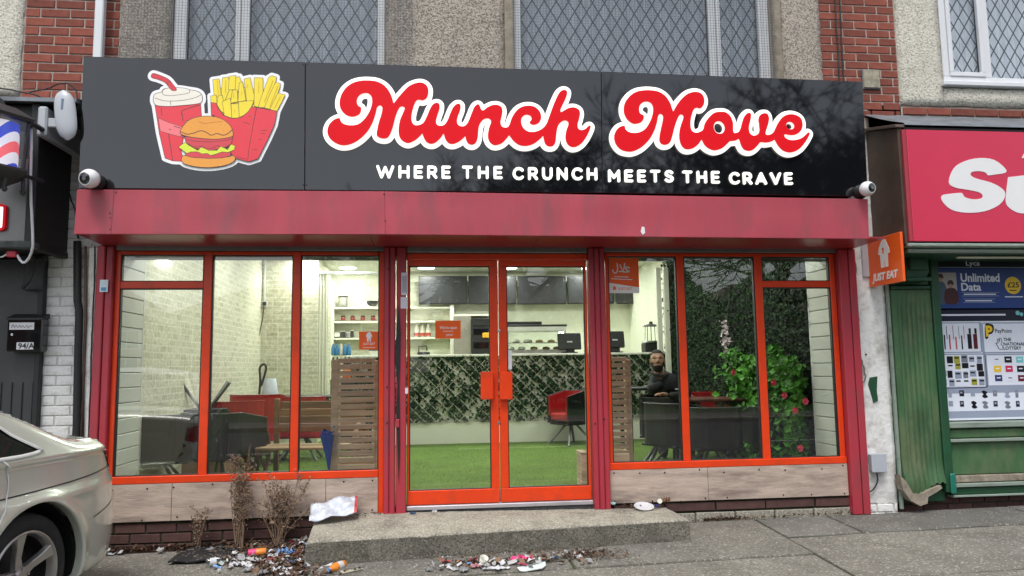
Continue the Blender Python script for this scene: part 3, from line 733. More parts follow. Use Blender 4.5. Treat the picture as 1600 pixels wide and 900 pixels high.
C = [(310,358),(370,378),(410,425),(420,480),(400,525),(355,547),(320,540),(305,520),(325,495),(318,462),(290,447),(255,450),(225,480),(220,530),(240,580),(280,612),(330,622),(390,610),(440,580),(475,535),(500,470),(525,400),(560,310),(600,230),(640,200),(675,208),(680,240),(660,300),(630,360),(612,405),('c',620,425),(660,400),(700,380),(750,375),(795,395),(810,435),(800,490),(785,550),(795,590),(825,603),(865,590),(895,560),(915,560),(912,590),(880,660),(840,720),(790,760),(740,772),(700,755),(672,715),(665,660),(675,600),(695,545),(690,515),(660,503),(620,520),(590,560),(575,620),(568,690),(560,735),(535,762),(490,762),(460,735),(448,690),('c',442,657),(410,690),(360,730),(310,752),(250,760),(190,745),(140,705),(110,665)]
B2 = [('c',1000,652),(970,690),(930,730),(880,750),(840,748),(805,720),(788,680),(788,630),(800,570),(818,525),(812,495),(780,482),(740,495),(705,540),(690,600),(685,670),(670,720),(640,745),(600,742),(572,710),('c',560,660),(530,690),(480,725),(430,740),(390,730),(362,695),(350,660),('c',342,632),(310,680),(260,725),(215,738),(170,720),(145,680)]
A2 = [('c',1028,632),(1000,665),(950,705),(890,730),(840,715),(805,680),(790,630),(792,570),(805,500),(830,440),(852,385),(835,365),(805,368),(780,410),(755,480),(735,560),(710,630),(680,675),(640,685),(595,675),(570,650),(575,600),(590,530),(615,450),(628,380),(605,352),(575,370),(560,430),(530,520),(480,610),(400,690),(310,740),(220,752),(140,720),(90,670),(75,610),(95,545),(140,500),(185,482)]
def gather(parts):
    out, sh = [], []
    for pts, ox, oz, sc in parts:
        for p in pts:
            if p[0] == 'c': sh.append(len(out)); p = p[1:]
            q = at(ox+p[0]/sc, oz+p[1]/sc, YS-.03); out.append((q.x, q.z))
    return spline(out, True, 4, set(sh))
munch = gather([(A, 500, 110, 6.43), (B, 640, 110, 6.43), (C, 780, 110, 6.43), (B2, 640, 110, 6.43), (A2, 500, 110, 6.43), ([('c', 203, 487)], 500, 110, 6.43)])
D_ = [(225,575),(265,603),(320,610),(380,600),(440,560),(485,490),(510,430),(523,360),(515,310),(490,278),(450,268),(410,278),(375,315),(368,360),(380,400),(415,420),(418,455),(395,490),(350,507),(300,505),(245,465),(210,400),(205,330),(225,265),(275,205),(340,165),(420,150),(500,150),(580,165),(650,210),(700,280),(722,340),('c',737,382),(770,320),(820,250),(880,195),(940,170),(1000,168),(1050,195),(1073,250),(1065,305),(1035,342),(995,335),(960,355),(935,420),(922,500),(930,570),(955,600),(990,608),(1030,595)]
E_ = [(60,570),(80,500),(130,430),(180,392),(240,382),(300,388),(350,430),(378,500),(380,580),('c',390,612),(430,605),(460,570),(480,500),(500,440),(530,400),(560,393),(575,420),(565,480),(550,550),(560,610),(600,640),(645,625),(668,590),(665,520),(658,460),(675,415),(710,398),(750,405),(768,450),(760,510),(740,570),(730,615),('c',740,632),(780,628),(820,600),(840,560),(870,500),(920,435),(980,410),(1040,412),(1100,440),(1128,490),(1125,560),(1090,610),(1040,630),(990,630),(950,622),(930,635),(950,668),(1000,687),(1060,685),(1120,665),(1165,630),(1190,605),(1208,612),(1200,640),(1160,710),(1100,780),(1040,812),(980,818),(920,795),(870,745),(840,690),('c',832,680),(800,700),(740,712),(680,708),(650,740),(600,790),(550,802),(500,785),(470,740),(455,690),('c',445,670),(410,690),(350,698),(320,725),(270,770),(220,790),(170,795),(110,770),(70,730),(50,690)]
D2 = [('c',1044,678),(1010,730),(960,770),(905,785),(860,775),(825,735),(808,680),(805,610),(820,530),(845,460),(850,425),(828,408),(800,425),(770,490),(745,570),(725,650),(700,715),(660,735),(620,730),(592,700),(592,640),(605,570),(625,480),(630,425),(605,402),(575,425),(560,500),(530,590),(480,680),(400,760),(310,805),(240,808),(170,785),(115,720),(100,640),(130,570),(175,538)]
move = gather([(D_, 945, 120, 6.922), (E_, 1090, 120, 6.925), (D2, 945, 120, 6.922), ([('c', 212, 533)], 945, 120, 6.922)])
M_wl = mat('lit_white_acrylic', (.85, .84, .8), .35, var=.01, emit=(1, .98, .9), estr=.55)
M_rl = mat('red_acrylic_face', (.74, .002, .009), .5, spec=.2, var=.03, emit=(1, .01, .03), estr=.05)
def script_word(poly, holes, word):
    a = np.array(poly); fl = Field(a[:, 0].min()-.08, a[:, 0].max()+.08, a[:, 1].min()-.08, a[:, 1].max()+.08, .0045)
    d = fl.poly(poly); dr = d.copy(); dw = d-.034
    for (cx, cz, ro, rw, asp) in holes:
        dr = np.maximum(dr, -fl.ell(cx, cz, rw, rw*asp)); dw = np.maximum(dw, -fl.ell(cx, cz, ro, ro*asp))
    put('white_backing', fl.fill(dw, 0, .022, YS-.024), M_wl, sg, label='white cut-out backing of the word '+word)
    put('red_lettering', fl.fill(dr, 0, .014, YS-.040), M_rl, sg, label='red script word '+word)
script_word(munch, [], 'Munch')
c1 = at(1090+232/6.925, 120+550/6.925, YS-.03); c2 = at(1090+1000/6.925, 120+530/6.925, YS-.03)
script_word(move, [(c1.x, c1.z, .037, .047, 1.12), (c2.x, c2.z, .027, .036, .9)], 'Move')
# tagline
words = [('WHERE', 588, 704, 279), ('THE', 722, 785, 279.5), ('CRUNCH', 801, 933, 281.5), ('MEETS', 950, 1052, 285), ('THE', 1066, 1124, 286.5), ('CRAVE', 1139, 1238, 288.5)]
GL = {'W': (1.42, [[(0, 1), (.36, 0), (.71, .92), (1.06, 0), (1.42, 1)]]), 'H': (.78, [[(0, 0), (0, 1)], [(.78, 0), (.78, 1)], [(0, .5), (.78, .5)]]), 'E': (.60, [[(.6, 1), (0, 1), (0, 0), (.6, 0)], [(0, .5), (.54, .5)]]),
      'R': (.70, [[(0, 0), (0, 1), (.40, 1), (.58, .95), (.67, .82), (.67, .62), (.56, .48), (.4, .43), (0, .43)], [(.36, .43), (.70, 0)]]), 'T': (.76, [[(0, 1), (.76, 1)], [(.38, 1), (.38, 0)]]),
      'C': (.82, [[(.82, .84), (.70, .95), (.5, 1.0), (.28, .97), (.10, .83), (.0, .60), (0, .40), (.10, .17), (.28, .03), (.5, 0), (.70, .05), (.82, .16)]]), 'U': (.76, [[(0, 1), (0, .34), (.08, .12), (.25, .01), (.38, 0), (.51, .01), (.68, .12), (.76, .34), (.76, 1)]]),
      'N': (.80, [[(0, 0), (0, 1), (.80, 0), (.80, 1)]]), 'M': (.94, [[(0, 0), (0, 1), (.47, .34), (.94, 1), (.94, 0)]]), 'S': (.64, [[(.62, .86), (.5, .96), (.32, 1.0), (.14, .96), (.04, .84), (.04, .68), (.14, .57), (.34, .50), (.54, .43), (.64, .31), (.64, .17), (.54, .05), (.34, 0), (.14, .03), (0, .14)]]),
      'A': (.92, [[(0, 0), (.46, 1), (.92, 0)], [(.18, .27), (.74, .27)]]), 'V': (.90, [[(0, 1), (.45, 0), (.90, 1)]])}
for (s, xa, xb_, yb) in words:
    a = at(xa, yb, YS); b = at(xb_, yb+.7, YS); H_ = .100; hw = .0104; hh = H_-2*hw
    tot = sum(GL[c][0] for c in s)*hh+2*hw*len(s); gap = (b.x-a.x-tot)/max(1, len(s)-1); x = a.x+hw
    for c in s:
        w_, lines = GL[c]; z0 = lerp(a.z, b.z, (x-a.x)/(b.x-a.x))+hw
        f2 = Field(x-hw-.01, x+w_*hh+hw+.01, z0-hw-.01, z0+hh+hw+.01, .0028); d = np.full(f2.d.shape, 1.0)
        for ln in lines:
            for p, q in zip(ln[:-1], ln[1:]):
                ax_, az_ = x+p[0]*hh, z0+p[1]*hh; vx, vz = (q[0]-p[0])*hh, (q[1]-p[1])*hh; L2 = vx*vx+vz*vz
                gx = f2.X[None, :]-ax_; gz = f2.Z[:, None]-az_; t_ = np.clip((gx*vx+gz*vz)/L2, 0, 1); d = np.minimum(d, np.hypot(gx-t_*vx, gz-t_*vz))
        put('letter', f2.fill(d-hw, 0, .014, YS-.016), M_wl, sg); x += w_*hh+2*hw+gap
# printed food artwork: thin vinyl layers
art = Field(at(225, 100, YS).x, at(465, 100, YS).x, at(300, 278, YS).z, at(300, 105, YS).z, .004)
GS = 4.736
def gp(pts, sub=3, sharp=None, closed=True):
    q = [at(200+a/GS, 90+b/GS, YS) for a, b in pts]
    return spline([(c.x, c.z) for c in q], closed, sub, set(range(len(q))) if sharp is None else sharp)
cm = lambda n, r, g, b: mat(n, srgb(r, g, b), .35, var=.03)
K_line = cm('print_dark_line', 92, 62, 60); K_red = cm('print_red', 236, 66, 78); K_pink = cm('print_pink', 250, 130, 135); K_lid = cm('print_cream', 246, 240, 226)
K_yel = cm('print_yellow', 250, 226, 62); K_bun = cm('print_bun', 243, 166, 70); K_bun2 = cm('print_bun_dark', 238, 150, 60); K_pat = cm('print_patty', 222, 76, 84); K_chz = cm('print_cheese', 226, 240, 70); K_wht = cm('print_white', 250, 250, 250)
LY = [YS-.0012]
def layer(name, polys, m, line=.0042, kmin=True):
    """dark keyline layer then colour layer on top"""
    ds = [art.poly(p) for p in polys]; d = ds[0]
    for q in ds[1:]: d = np.minimum(d, q)
    if line:
        LY[0] -= .00016; put('print_outline', art.fill(d, line*.5, 0, LY[0]), K_line, sg)
    LY[0] -= .00016; put(name, art.fill(d, -line*.5, 0, LY[0]), m, sg); return d
def strokes(name, lines, r=.0024, m=None):
    LY[0] -= .00016; mb = MB()
    for ln in lines:
        q = gp(ln, 4, set(), False); q = [Vector((a, 0, b)) for a, b in q]
        for a, b in zip(q[:-1], q[1:]):
            dr = (b-a); n = Vector((-dr.z, 0, dr.x)); n = n/max(n.length, 1e-6)*r; yy = Vector((0, LY[0], 0))
            mb.quad(a-n+yy, b-n+yy, b+n+yy, a+n+yy)
    put(name, mb, m or K_line, sg)
cup = gp([(200,350),(538,335),(545,440),(430,470),(395,700),(420,770),(330,765),(275,745),(232,560)])
lid = gp([(190,290),(205,268),(250,255),(262,235),(300,228),(380,228),(450,238),(520,252),(550,285),(546,330),(500,345),(400,355),(300,362),(215,355),(190,330)], 4, set())
lidtop = gp([(258,250),(275,232),(340,222),(420,228),(455,240),(450,262),(390,275),(310,282),(262,275)], 4, set())
straw = gp([(172,135),(185,118),(210,122),(270,145),(305,165),(330,195),(362,240),(325,244),(290,200),(262,178),(215,160),(180,150)], 4, set())
band = gp([(224,447),(300,480),(410,515),(420,592),(330,572),(240,545)])
label_ = gp([(400,410),(412,385),(535,348),(545,440),(440,452),(412,470)])
burg_top = gp([(392,545),(408,515),(450,470),(510,445),(585,436),(660,445),(720,470),(765,515),(780,560),(776,585),(720,600),(640,607),(540,600),(460,590),(400,572)], 4, set())
meat = gp([(418,590),(780,590),(768,640),(730,668),(620,690),(500,675),(440,640)])
lettuce = gp([(378,665),(425,630),(450,650),(520,690),(545,665),(600,690),(660,690),(690,660),(740,685),(765,645),(795,655),(790,685),(740,705),(700,700),(660,715),(615,728),(590,712),(550,715),(520,700),(470,700),(440,712),(410,690)])
patty = gp([(425,700),(760,695),(762,730),(700,745),(600,748),(480,742),(430,728)])
bun_b = gp([(400,745),(412,728),(450,728),(540,742),(640,745),(740,738),(785,730),(796,750),(780,775),(720,800),(620,815),(520,812),(430,792),(402,770)], 4, set())
box_f = gp([(615,335),(655,340),(670,380),(710,430),(770,455),(840,445),(890,405),(915,368),(955,372),(925,520),(900,660),(890,772),(790,745),(760,700),(640,430),(620,430)])
box_s = gp([(955,372),(1105,400),(1085,500),(1040,600),(965,750),(900,772),(885,770),(900,660),(925,520)])
fr_l = [[(628,165),(676,158),(690,280),(640,300)], [(612,285),(655,278),(660,350),(615,335)], [(700,150),(745,145),(755,230),(715,330),(690,300)], [(750,140),(800,133),(795,240),(745,240)], [(800,150),(825,140),(845,190),(815,260),(795,240)], [(860,160),(905,150),(945,320),(880,330)],
        [(935,150),(1000,152),(1000,300),(965,370),(935,360)], [(1040,150),(1065,135),(1100,145),(1095,180),(1010,372),(965,370),(985,300)], [(1095,185),(1130,195),(1125,225),(1065,388),(1010,374),(1060,250)], [(1110,265),(1165,278),(1105,398),(1050,386)],
        [(825,190),(850,180),(875,320),(815,330)], [(775,245),(810,240),(815,330),(760,340)], [(670,285),(700,280),(725,420),(690,400),(660,350)], [(700,330),(760,300),(770,450),(715,430)], [(765,345),(820,345),(825,450),(770,450)], [(820,330),(935,320),(915,370),(880,420),(825,445)]]
fries = [gp(f) for f in fr_l]; fback = gp([(640,235),(700,225),(830,215),(935,235),(940,370),(890,410),(830,450),(740,445),(680,400),(655,345)])
allp = [cup, lid, straw, burg_top, meat, lettuce, patty, bun_b, box_f, box_s, fback]+fries
dd = np.minimum.reduce([art.poly(p, .05) for p in allp]); dd2 = dd-.024
LY[0] -= .00016; put('white_sticker_edge', art.fill(dd2, 0, .0, LY[0]), K_wht, sg)
layer('printed_cup', [cup], K_red); layer('printed_band', [band], K_pink, .003); strokes('print_line', [[(400,420),(408,390),(535,350)], [(400,410),(408,470)], [(245,375),(252,430)], [(300,560),(330,760)], [(305,530),(320,535)], [(340,508),(390,522)]])
layer('printed_straw', [straw], cm('print_straw', 222, 60, 72)); layer('printed_lid', [lid], K_lid); strokes('print_line', [[(200,300),(280,322),(400,318),(490,300),(545,275)], [(315,320),(318,355)]], .0018)
layer('printed_lid_top', [lidtop], K_lid, .0032)
layer('printed_straw_end', [gp([(300,175),(330,195),(362,240),(325,244),(296,205)], 3, set())], cm('print_straw', 222, 60, 72), .003)
layer('printed_fries_back', [fback], K_yel)
for f in fries: layer('printed_chip', [f], K_yel, .003)
strokes('print_line', [[(660,165),(672,280)], [(725,170),(722,260)], [(1075,170),(1010,330)], [(1112,210),(1050,370)], [(890,200),(880,225)], [(970,180),(968,260)], [(785,260),(783,300)], [(845,250),(840,280)], [(790,385),(792,410)], [(1130,290),(1085,380)]], .0014, cm('print_orange', 224, 170, 40))
layer('printed_carton', [box_f, box_s], K_red); strokes('print_line', [[(952,375),(925,520),(900,660),(888,765)], [(985,545),(1030,540)], [(985,565),(1020,562)], [(970,610),(990,608)], [(925,685),(960,683)], [(860,480),(905,495)], [(895,440),(910,438)], [(800,735),(885,755)]], .0018)
layer('printed_bun_bottom', [bun_b], K_bun); layer('printed_patty', [patty], K_pat); layer('printed_meat', [meat], K_pat); strokes('print_line', [[(430,610),(540,625),(680,622),(775,605)], [(450,640),(490,665),(545,660)], [(545,655),(600,678),(670,655)], [(670,655),(710,668),(750,650)]], .0018)
layer('printed_lettuce', [lettuce], K_chz, .003); layer('printed_bun', [burg_top], K_bun)
strokes('print_line', [[(395,552),(440,570),(490,562),(540,545),(580,555),(620,578),(660,565),(710,578),(750,560),(775,535)]], .003)
strokes('print_seed', [[(470,520),(474,524)], [(485,488),(488,490)], [(580,518),(584,515)], [(640,470),(645,472)], [(690,498),(694,500)], [(720,505),(724,507)], [(705,545),(710,547)], [(525,478),(570,490),(640,482),(700,478)]], .0022, cm('print_seed', 205, 120, 50))

# ================================================================== FITTINGS ON THE FACADE
def dome_camera(c, look, label, r=.068):
    t = thing('security_camera', label, 'security camera', c)
    c = Vector(c); look = Vector(look).normalized()
    base = MB().lathe([(.062, 0), (.062, .012), (.05, .03), (.045, .06), (.03, .075)], c+Vector((0, .115, 0)), (0, -1, 0), 24); base.smooth = True
    put('mount', base, M_gasket, t)
    sh = MB(); pr = [(.0, -r)]+[(r*math.cos(a), r*math.sin(a)) for a in [math.radians(q) for q in range(-80, 50, 10)]]+[(r*.66, r*.8), (r*.60, r*.78)]
    sh.lathe(pr, c, look, 28, cap=False); sh.smooth = True; o = put('housing', sh, mat('white_plastic', (.78, .78, .79), .25, var=.03), t)
    le = MB().lathe([(r*.62, r*.74), (r*.5, r*.80), (.0001, r*.84)], c, look, 24); le.smooth = True; put('lens_cover', le, mat('black_lens', (.01, .01, .012), .05, coat=1), t)
    le = MB().lathe([(r*.2, r*.84), (r*.2, r*.9), (.0001, r*.91)], c, look, 14); put('lens', le, M_galv, t)
    return t
c = at(140, 279, -.63); dome_camera(c, (-.25, -1, -.25), 'white dome camera at the lower left corner of the black sign')
c = at(1355, 295, -.60); dome_camera(c, (.25, -1, -.05), 'white dome camera at the lower right corner of the black sign', .06)

# wireless antenna on a bracket, left of the sign
AY = -.56; c0, c1 = at(97, 141, AY), at(108, 219, AY)
t = thing('wireless_antenna', 'long rounded white antenna panel on the wall left of the sign', 'antenna', (c0.x, -.25, c1.z))
mb = MB(); P = []
for i in range(15):
    f = i/14; z = lerp(c1.z, c0.z, f); w = .075*math.sqrt(max(.02, 1-abs(2*f-1)**3.2)); x = lerp(c1.x-.01, c0.x+.01, f)
    P.append([(x+w*math.cos(a), AY+.035*math.sin(a)*(w/.075), z) for a in np.linspace(0, 2*math.pi, 17)])
mb.grid(P); mb.smooth = True; put('shell', mb, mat('pale_grey_plastic', (.45, .47, .5), .3, var=.03), t)
put('bracket', MB().box(-3.355, -3.29, AY+.0, .04, c1.z+.03, c0.z-.12, .012).box(c0.x, -3.30, AY+.02, AY+.05, c1.z+.1, c0.z-.2, .006), mat('pale_grey_plastic', (.6, .62, .65), .3), t)
a = at(97, 160, AY-.035); put('status_light', MB().box(a.x-.008, a.x+.008, AY-.038, AY-.03, a.z-.05, a.z+.03, .003), mat('indicator_strip', (.15, .2, .3), .3), t)
def cable(pts, r, m, name, label, wob=.004, n=7):
    q = spline([tuple(p) for p in pts], False, 6); q = [Vector(p)+Vector((rnd.uniform(-wob, wob), 0, rnd.uniform(-wob, wob))*1) for p in q]
    mb = MB().tube(q, r, n); mb.smooth = True; return tag(put(name, mb, m), label, 'cable')
cable([at(40, 146, -.05), at(75, 138, -.06), at(100, 130, -.1), at(118, 140, -.3), at(121, 160, -.45), at(118, 172, -.5)], .006, M_gasket, 'black_cable', 'black cable looping from the brick course to the white antenna')
cable([at(0, 137, -.2), at(45, 146, -.2), at(80, 158, -.15), at(90, 164, -.05)], .006, M_gasket, 'black_cable', 'black cable along the lead flashing above the lantern')
cable([at(107, 300, -.02), at(115, 322, -.04), at(118, 330, -.03), at(122, 372, -.02)], .006, M_gasket, 'black_cable', 'short black cable on the white wall left of the crimson canopy')

# white pier, left
t = thing('white_brick_pier', 'whitewashed brick pier with cracked paint between barber and takeaway', 'wall', (-3.3, 0, -.3))
put('render_bed', MB().box(-3.52, -3.118, .012, .3, -.5, 3.12), M_wmort, t)
brickwork(t, -3.50, -3.19, -.3, 3.1, .012, M_wbrick, bw=.21, bh=.068, j=.008)
put('white_batten', MB().box(-3.188, -3.12, -.03, .012, -.2, 2.05, .004), M_wbrick, t)
def pipe(pxs, y, r, label, name='black_pipe', m=M_blackm):
    mb = MB().tube([at(a, b, y) for a, b in pxs], r, 12); mb.smooth = True; return tag(put(name, mb, m), label, 'pipe')
pipe([(121, 377), (121, 470), (124, 485), (122, 560), (120, 660), (119, 690), (117, 760)], -.06, .028, 'thick black conduit down the left white pier')
pipe([(134, 385), (134, 500), (130, 600), (129, 690)], -.045, .01, 'thin dark conduit right of the thick one on the left white pier', m=M_brown)
cable([at(148, 385, -.04), at(147, 450, -.045), at(143, 540, -.04), at(140, 640, -.045), at(137, 700, -.04)], .005, M_gasket, 'black_cable', 'thin black cable down the white batten beside the crimson post', .002)
a, b = at(156, 437, -.07), at(168, 456, -.07)
t = tag(put('notice_sticker', MB().box(a.x, b.x, -.0675, -.0655, b.z, a.z), mat('pale_blue_sticker', (.6, .72, .8), .4)), 'small pale blue and white sticker on the left crimson post', 'sticker')
put('printed_mark', MB().box(a.x+.01, b.x-.012, -.0685, -.0676, b.z+.008, b.z+.035), mat('sticker_blue', (.08, .3, .55), .4), t)

# barber's unit, left
ba = thing('barber_shopfront', 'black barber shopfront with grey fascia panel, left edge of the row', 'shopfront', (-4.5, 0, -.3))
M_char = mat('charcoal_paint', (.035, .037, .04), .45, var=.15, vscale=3, dirt=.3, dcol=(.09, .09, .09), dscale=4)
M_gfas = mat('grey_fascia_metal', (.17, .168, .16), .35, metal=.4, var=.1, vscale=2, dirt=.25, dcol=(.08, .08, .08))
x1 = -3.365
put('fascia_side', MB().box(x1-.06, x1, -.5, .02, 1.99, 3.03, .004), M_blackm, ba)
put('fascia_panel', MB().box(-6.5, x1-.062, -.49, .02, 2.02, 2.62, .004), M_gfas, ba)
put('fascia_top_panel', MB().box(-6.5, x1-.062, -.46, .02, 2.623, 3.03, .004), M_blackm, ba)
put('fascia_lip', MB().box(-6.5, x1+.006, -.53, -.44, 1.965, 2.018, .008), mat('weathered_lip', (.05, .06, .055), .7, var=.4, dirt=.6, dcol=(.2, .2, .18), dscale=12), ba)
put('side_lip', MB().box(x1-.05, x1+.008, -.438, .02, 1.965, 2.018, .008), M_blackm, ba)
put('soffit', MB().box(-6.5, x1-.06, -.43, .02, 1.985, 2.01), M_blackm, ba)
q = at(8, 340, -.5)
fl = Field(q.x-.5, q.x+.06, q.z-.14, q.z+.14, .006); rect = lambda x0, x1_, z0, z1: [(x0, z0), (x1_, z0), (x1_, z1), (x0, z1)]
dd = fl.poly(rect(q.x-.43, q.x-.02, q.z-.065, q.z+.065))-.03
put('red_sign_box', fl.fill(np.maximum(dd, -(dd+.018)), 0, .03, -.515), M_rl, ba); put('red_sign_face', fl.fill(dd+.018, 0, .02, -.508), M_wl, ba)
put('door_panel', MB().box(-5.6, -3.50, -.02, .06, -.35, 1.96, .004), M_char, ba)
for i in range(11): x = -3.55-i*.075; put('rib', MB().box(x-.006, x+.006, -.031, -.021, .2, 1.0+.02, .003), M_char, ba)
put('door_frame_post', MB().box(-3.535, -3.495, -.05, -.021, -.35, 1.98, .005), M_blackm, ba)
put('side_window', MB().box(-6.5, -5.65, 0, .05, .4, 1.9), M_black, ba); put('side_wall', MB().box(-6.5, -5.6, .051, .3, -.4, 1.98), M_char, ba)
a, b = at(25, 402, -.12), at(65, 452, -.12)
t = thing('wall_bracket', 'dark hooked bracket under the grey barber fascia', 'bracket', (a.x, -.05, b.z))
M_dk = mat('dark_cast_metal', (.03, .03, .033), .5, var=.3)
put('plate', MB().box(a.x+.03, b.x-.02, -.06, -.021, b.z, a.z+.05, .006), M_dk, t); put('hook', MB().tube([(b.x-.05, -.07, a.z+.04), (b.x-.03, -.16, a.z-.02), (b.x-.06, -.18, b.z+.06), (a.x+.06, -.12, b.z+.01)], .014, 8), M_dk, t)
put('cap', MB().box(a.x, b.x+.01, -.1, -.0605, a.z-.02, a.z+.02, .006), M_dk, t)
# letter box
a, b = at(11, 491, -.13), at(63, 549, -.13)
t = thing('letter_box', 'black wall letter box with hand written white labels', 'letter box', (a.x, -.08, b.z))
put('body', MB().box(a.x, b.x, -.12, -.021, b.z, a.z-.03, .008), M_black, t)
put('lid', MB().hexa([(a.x-.006, -.135, a.z-.045), (b.x+.006, -.135, a.z-.045), (b.x+.006, -.021, a.z-.03), (a.x-.006, -.021, a.z-.03), (a.x-.006, -.128, a.z-.025), (b.x+.006, -.128, a.z-.025), (b.x+.006, -.021, a.z+.01), (a.x-.006, -.021, a.z+.01)], .004), M_blackm, t)
M_lab = mat('white_label', (.66, .66, .68), .5)
def plab(name, px0, py0, px1, py1, y, m, par, d=.002):
    a, b = at(px0, py0, y), at(px1, py1, y); return put(name, MB().box(a.x, b.x, y, y+d, b.z, a.z, .0005), m, par)
l1 = plab('paper_label', 15, 504, 53, 515, -.1225, M_lab, t); l2 = plab('paper_label', 26, 535, 52, 546, -.1225, M_lab, t)
q = at(28, 544.5, -.1235); tm = text_mb('94/A', .075, .002, .0006, 1, .115); tm.v = [(p[0]+q.x, -.1232+p[1], p[2]*.75+q.z) for p in tm.v]; put('handwriting', tm, M_gasket, l2)
def scrib(pxs, y, r, m, par, name='handwriting'):
    q = [at(a, b, y) for a, b in pxs]; return put(name, MB().tube(q, r, 5), m, par)
scrib([(18, 512), (20, 507), (23, 512), (25, 508), (28, 512), (31, 508), (33, 512), (36, 509), (39, 512), (42, 508), (44, 513), (47, 509), (50, 510)], -.1235, .0022, M_gasket, l1)
q = at(19, 523, -.121); put('lock', MB().lathe([(.009, 0), (.009, .006), (.004, .008)], q, (0, -1, 0), 10), MC['steel'], t)

# barber's lantern
cx, cy = -3.49, -.80; zb_, zt_ = 2.455, 2.79
ln = thing('barber_lantern', 'black hexagonal lantern with a lit red white and blue barber pole', 'lantern', (cx, cy, 2.3))
ring = lambda r, n=6, o=0: [(cx+r*math.cos(2*math.pi*k/n+o), cy+r*math.sin(2*math.pi*k/n+o)) for k in range(n)]
for k in range(6):
    p = Vector((*ring(.185)[k], zb_)); q = Vector((*ring(.205)[k], zt_)); put('corner_bar', MB().tube([p, q], .011, 6), M_dk, ln)
    p2 = Vector((*ring(.185)[(k+1) % 6], zb_)); q2 = Vector((*ring(.205)[(k+1) % 6], zt_)); put('glass_panel', MB().quad(p*.99+p2*.01, p2, q2, q), glass_mat('lantern_glass', (.93, .93, .95), 1.2, .03, .12), ln)
put('roof_cap', MB().lathe([(.235, 0), (.245, .02), (.20, .05), (.12, .10), (.05, .12), (.03, .16), (.001, .18)], (cx, cy, zt_), (0, 0, 1), 6), M_dk, ln)
put('base_tray', MB().lathe([(.001, -.14), (.05, -.12), (.13, -.07), (.20, -.03), (.215, -.01), (.215, .005)], (cx, cy, zb_), (0, 0, 1), 6), M_dk, ln)
for (dx, dy) in ((.1, -.05), (-.02, -.12), (.16, .06)):
    put('finial', MB().lathe([(.008, -.09), (.016, -.08), (.02, -.065), (.01, -.05), (.014, -.03), (.012, .02)], (cx+dx, cy+dy, zb_-.07), (0, 0, 1), 8), M_dk, ln)
put('arm', MB().tube([(cx+.19, cy+.05, zt_+.02), (cx+.17, cy+.3, zt_+.03), (cx+.15, -.46, zt_+.0)], .018, 8), M_dk, ln); put('lower_arm', MB().tube([(cx+.19, cy+.05, zb_-.03), (cx+.17, cy+.3, zb_+.0)], .014, 8), M_dk, ln)
m = bpy.data.materials.new('barber_pole_print'); m.use_nodes = True; nt_ = m.node_tree; b_ = nt_.nodes['Principled BSDF']
tc = _n(nt_, 'ShaderNodeTexCoord'); sp_ = _n(nt_, 'ShaderNodeSeparateXYZ'); nt_.links.new(tc.outputs['Object'], sp_.inputs[0])
ma = _n(nt_, 'ShaderNodeMath', operation='MULTIPLY_ADD'); ma.inputs[1].default_value = -1.5; nt_.links.new(sp_.outputs[0], ma.inputs[0]); nt_.links.new(sp_.outputs[2], ma.inputs[2])
mb_ = _n(nt_, 'ShaderNodeMath', operation='MULTIPLY'); mb_.inputs[1].default_value = 3.3; nt_.links.new(ma.outputs[0], mb_.inputs[0])
fr_ = _n(nt_, 'ShaderNodeMath', operation='FRACT'); nt_.links.new(mb_.outputs[0], fr_.inputs[0])
cr_ = _n(nt_, 'ShaderNodeValToRGB'); cr_.color_ramp.interpolation = 'CONSTANT'
els = [(0, (.75, .72, .78)), (.25, (.85, .10, .12)), (.5, (.72, .70, .80)), (.72, (.01, .04, .55))]
cr_.color_ramp.elements[0].color = (*els[0][1], 1); cr_.color_ramp.elements[1].position = els[1][0]; cr_.color_ramp.elements[1].color = (*els[1][1], 1)
for p_, c_ in els[2:]: e = cr_.color_ramp.elements.new(p_); e.color = (*c_, 1)
nt_.links.new(fr_.outputs[0], cr_.inputs[0]); nt_.links.new(cr_.outputs[0], b_.inputs['Base Color']); nt_.links.new(cr_.outputs[0], b_.inputs['Emission Color']); b_.inputs['Emission Strength'].default_value = .45; b_.inputs['Roughness'].default_value = .2
mb = MB().lathe([(.135, zb_+.01), (.135, zt_-.01)], (cx, cy, 0), (0, 0, 1), 28); mb.smooth = False; smooth_by_angle(put('striped_pole', mb, m, ln))
cable([at(49, 195, -.66), at(49, 230, -.66), at(48, 290, -.64), at(50, 345, -.6), at(51, 385, -.56), at(44, 405, -.5), at(35, 410, -.48), at(27, 398, -.46)], .009, M_upvc, 'white_cable', 'white cable hanging from the barber lantern', .001)
a = at(20, 398, -.45); t = tag(put('cable_connector', MB().box(a.x-.03, a.x+.035, -.48, -.44, a.z-.02, a.z+.025, .005), mat('red_plastic', (.5, .01, .03), .4)), 'small red cable connector under the barber fascia', 'connector')
cable([at(-6, 402, -.45), at(4, 401, -.46), at(12, 396, -.46)], .006, M_upvc, 'white_cable', 'short white wire entering the red connector', .001)

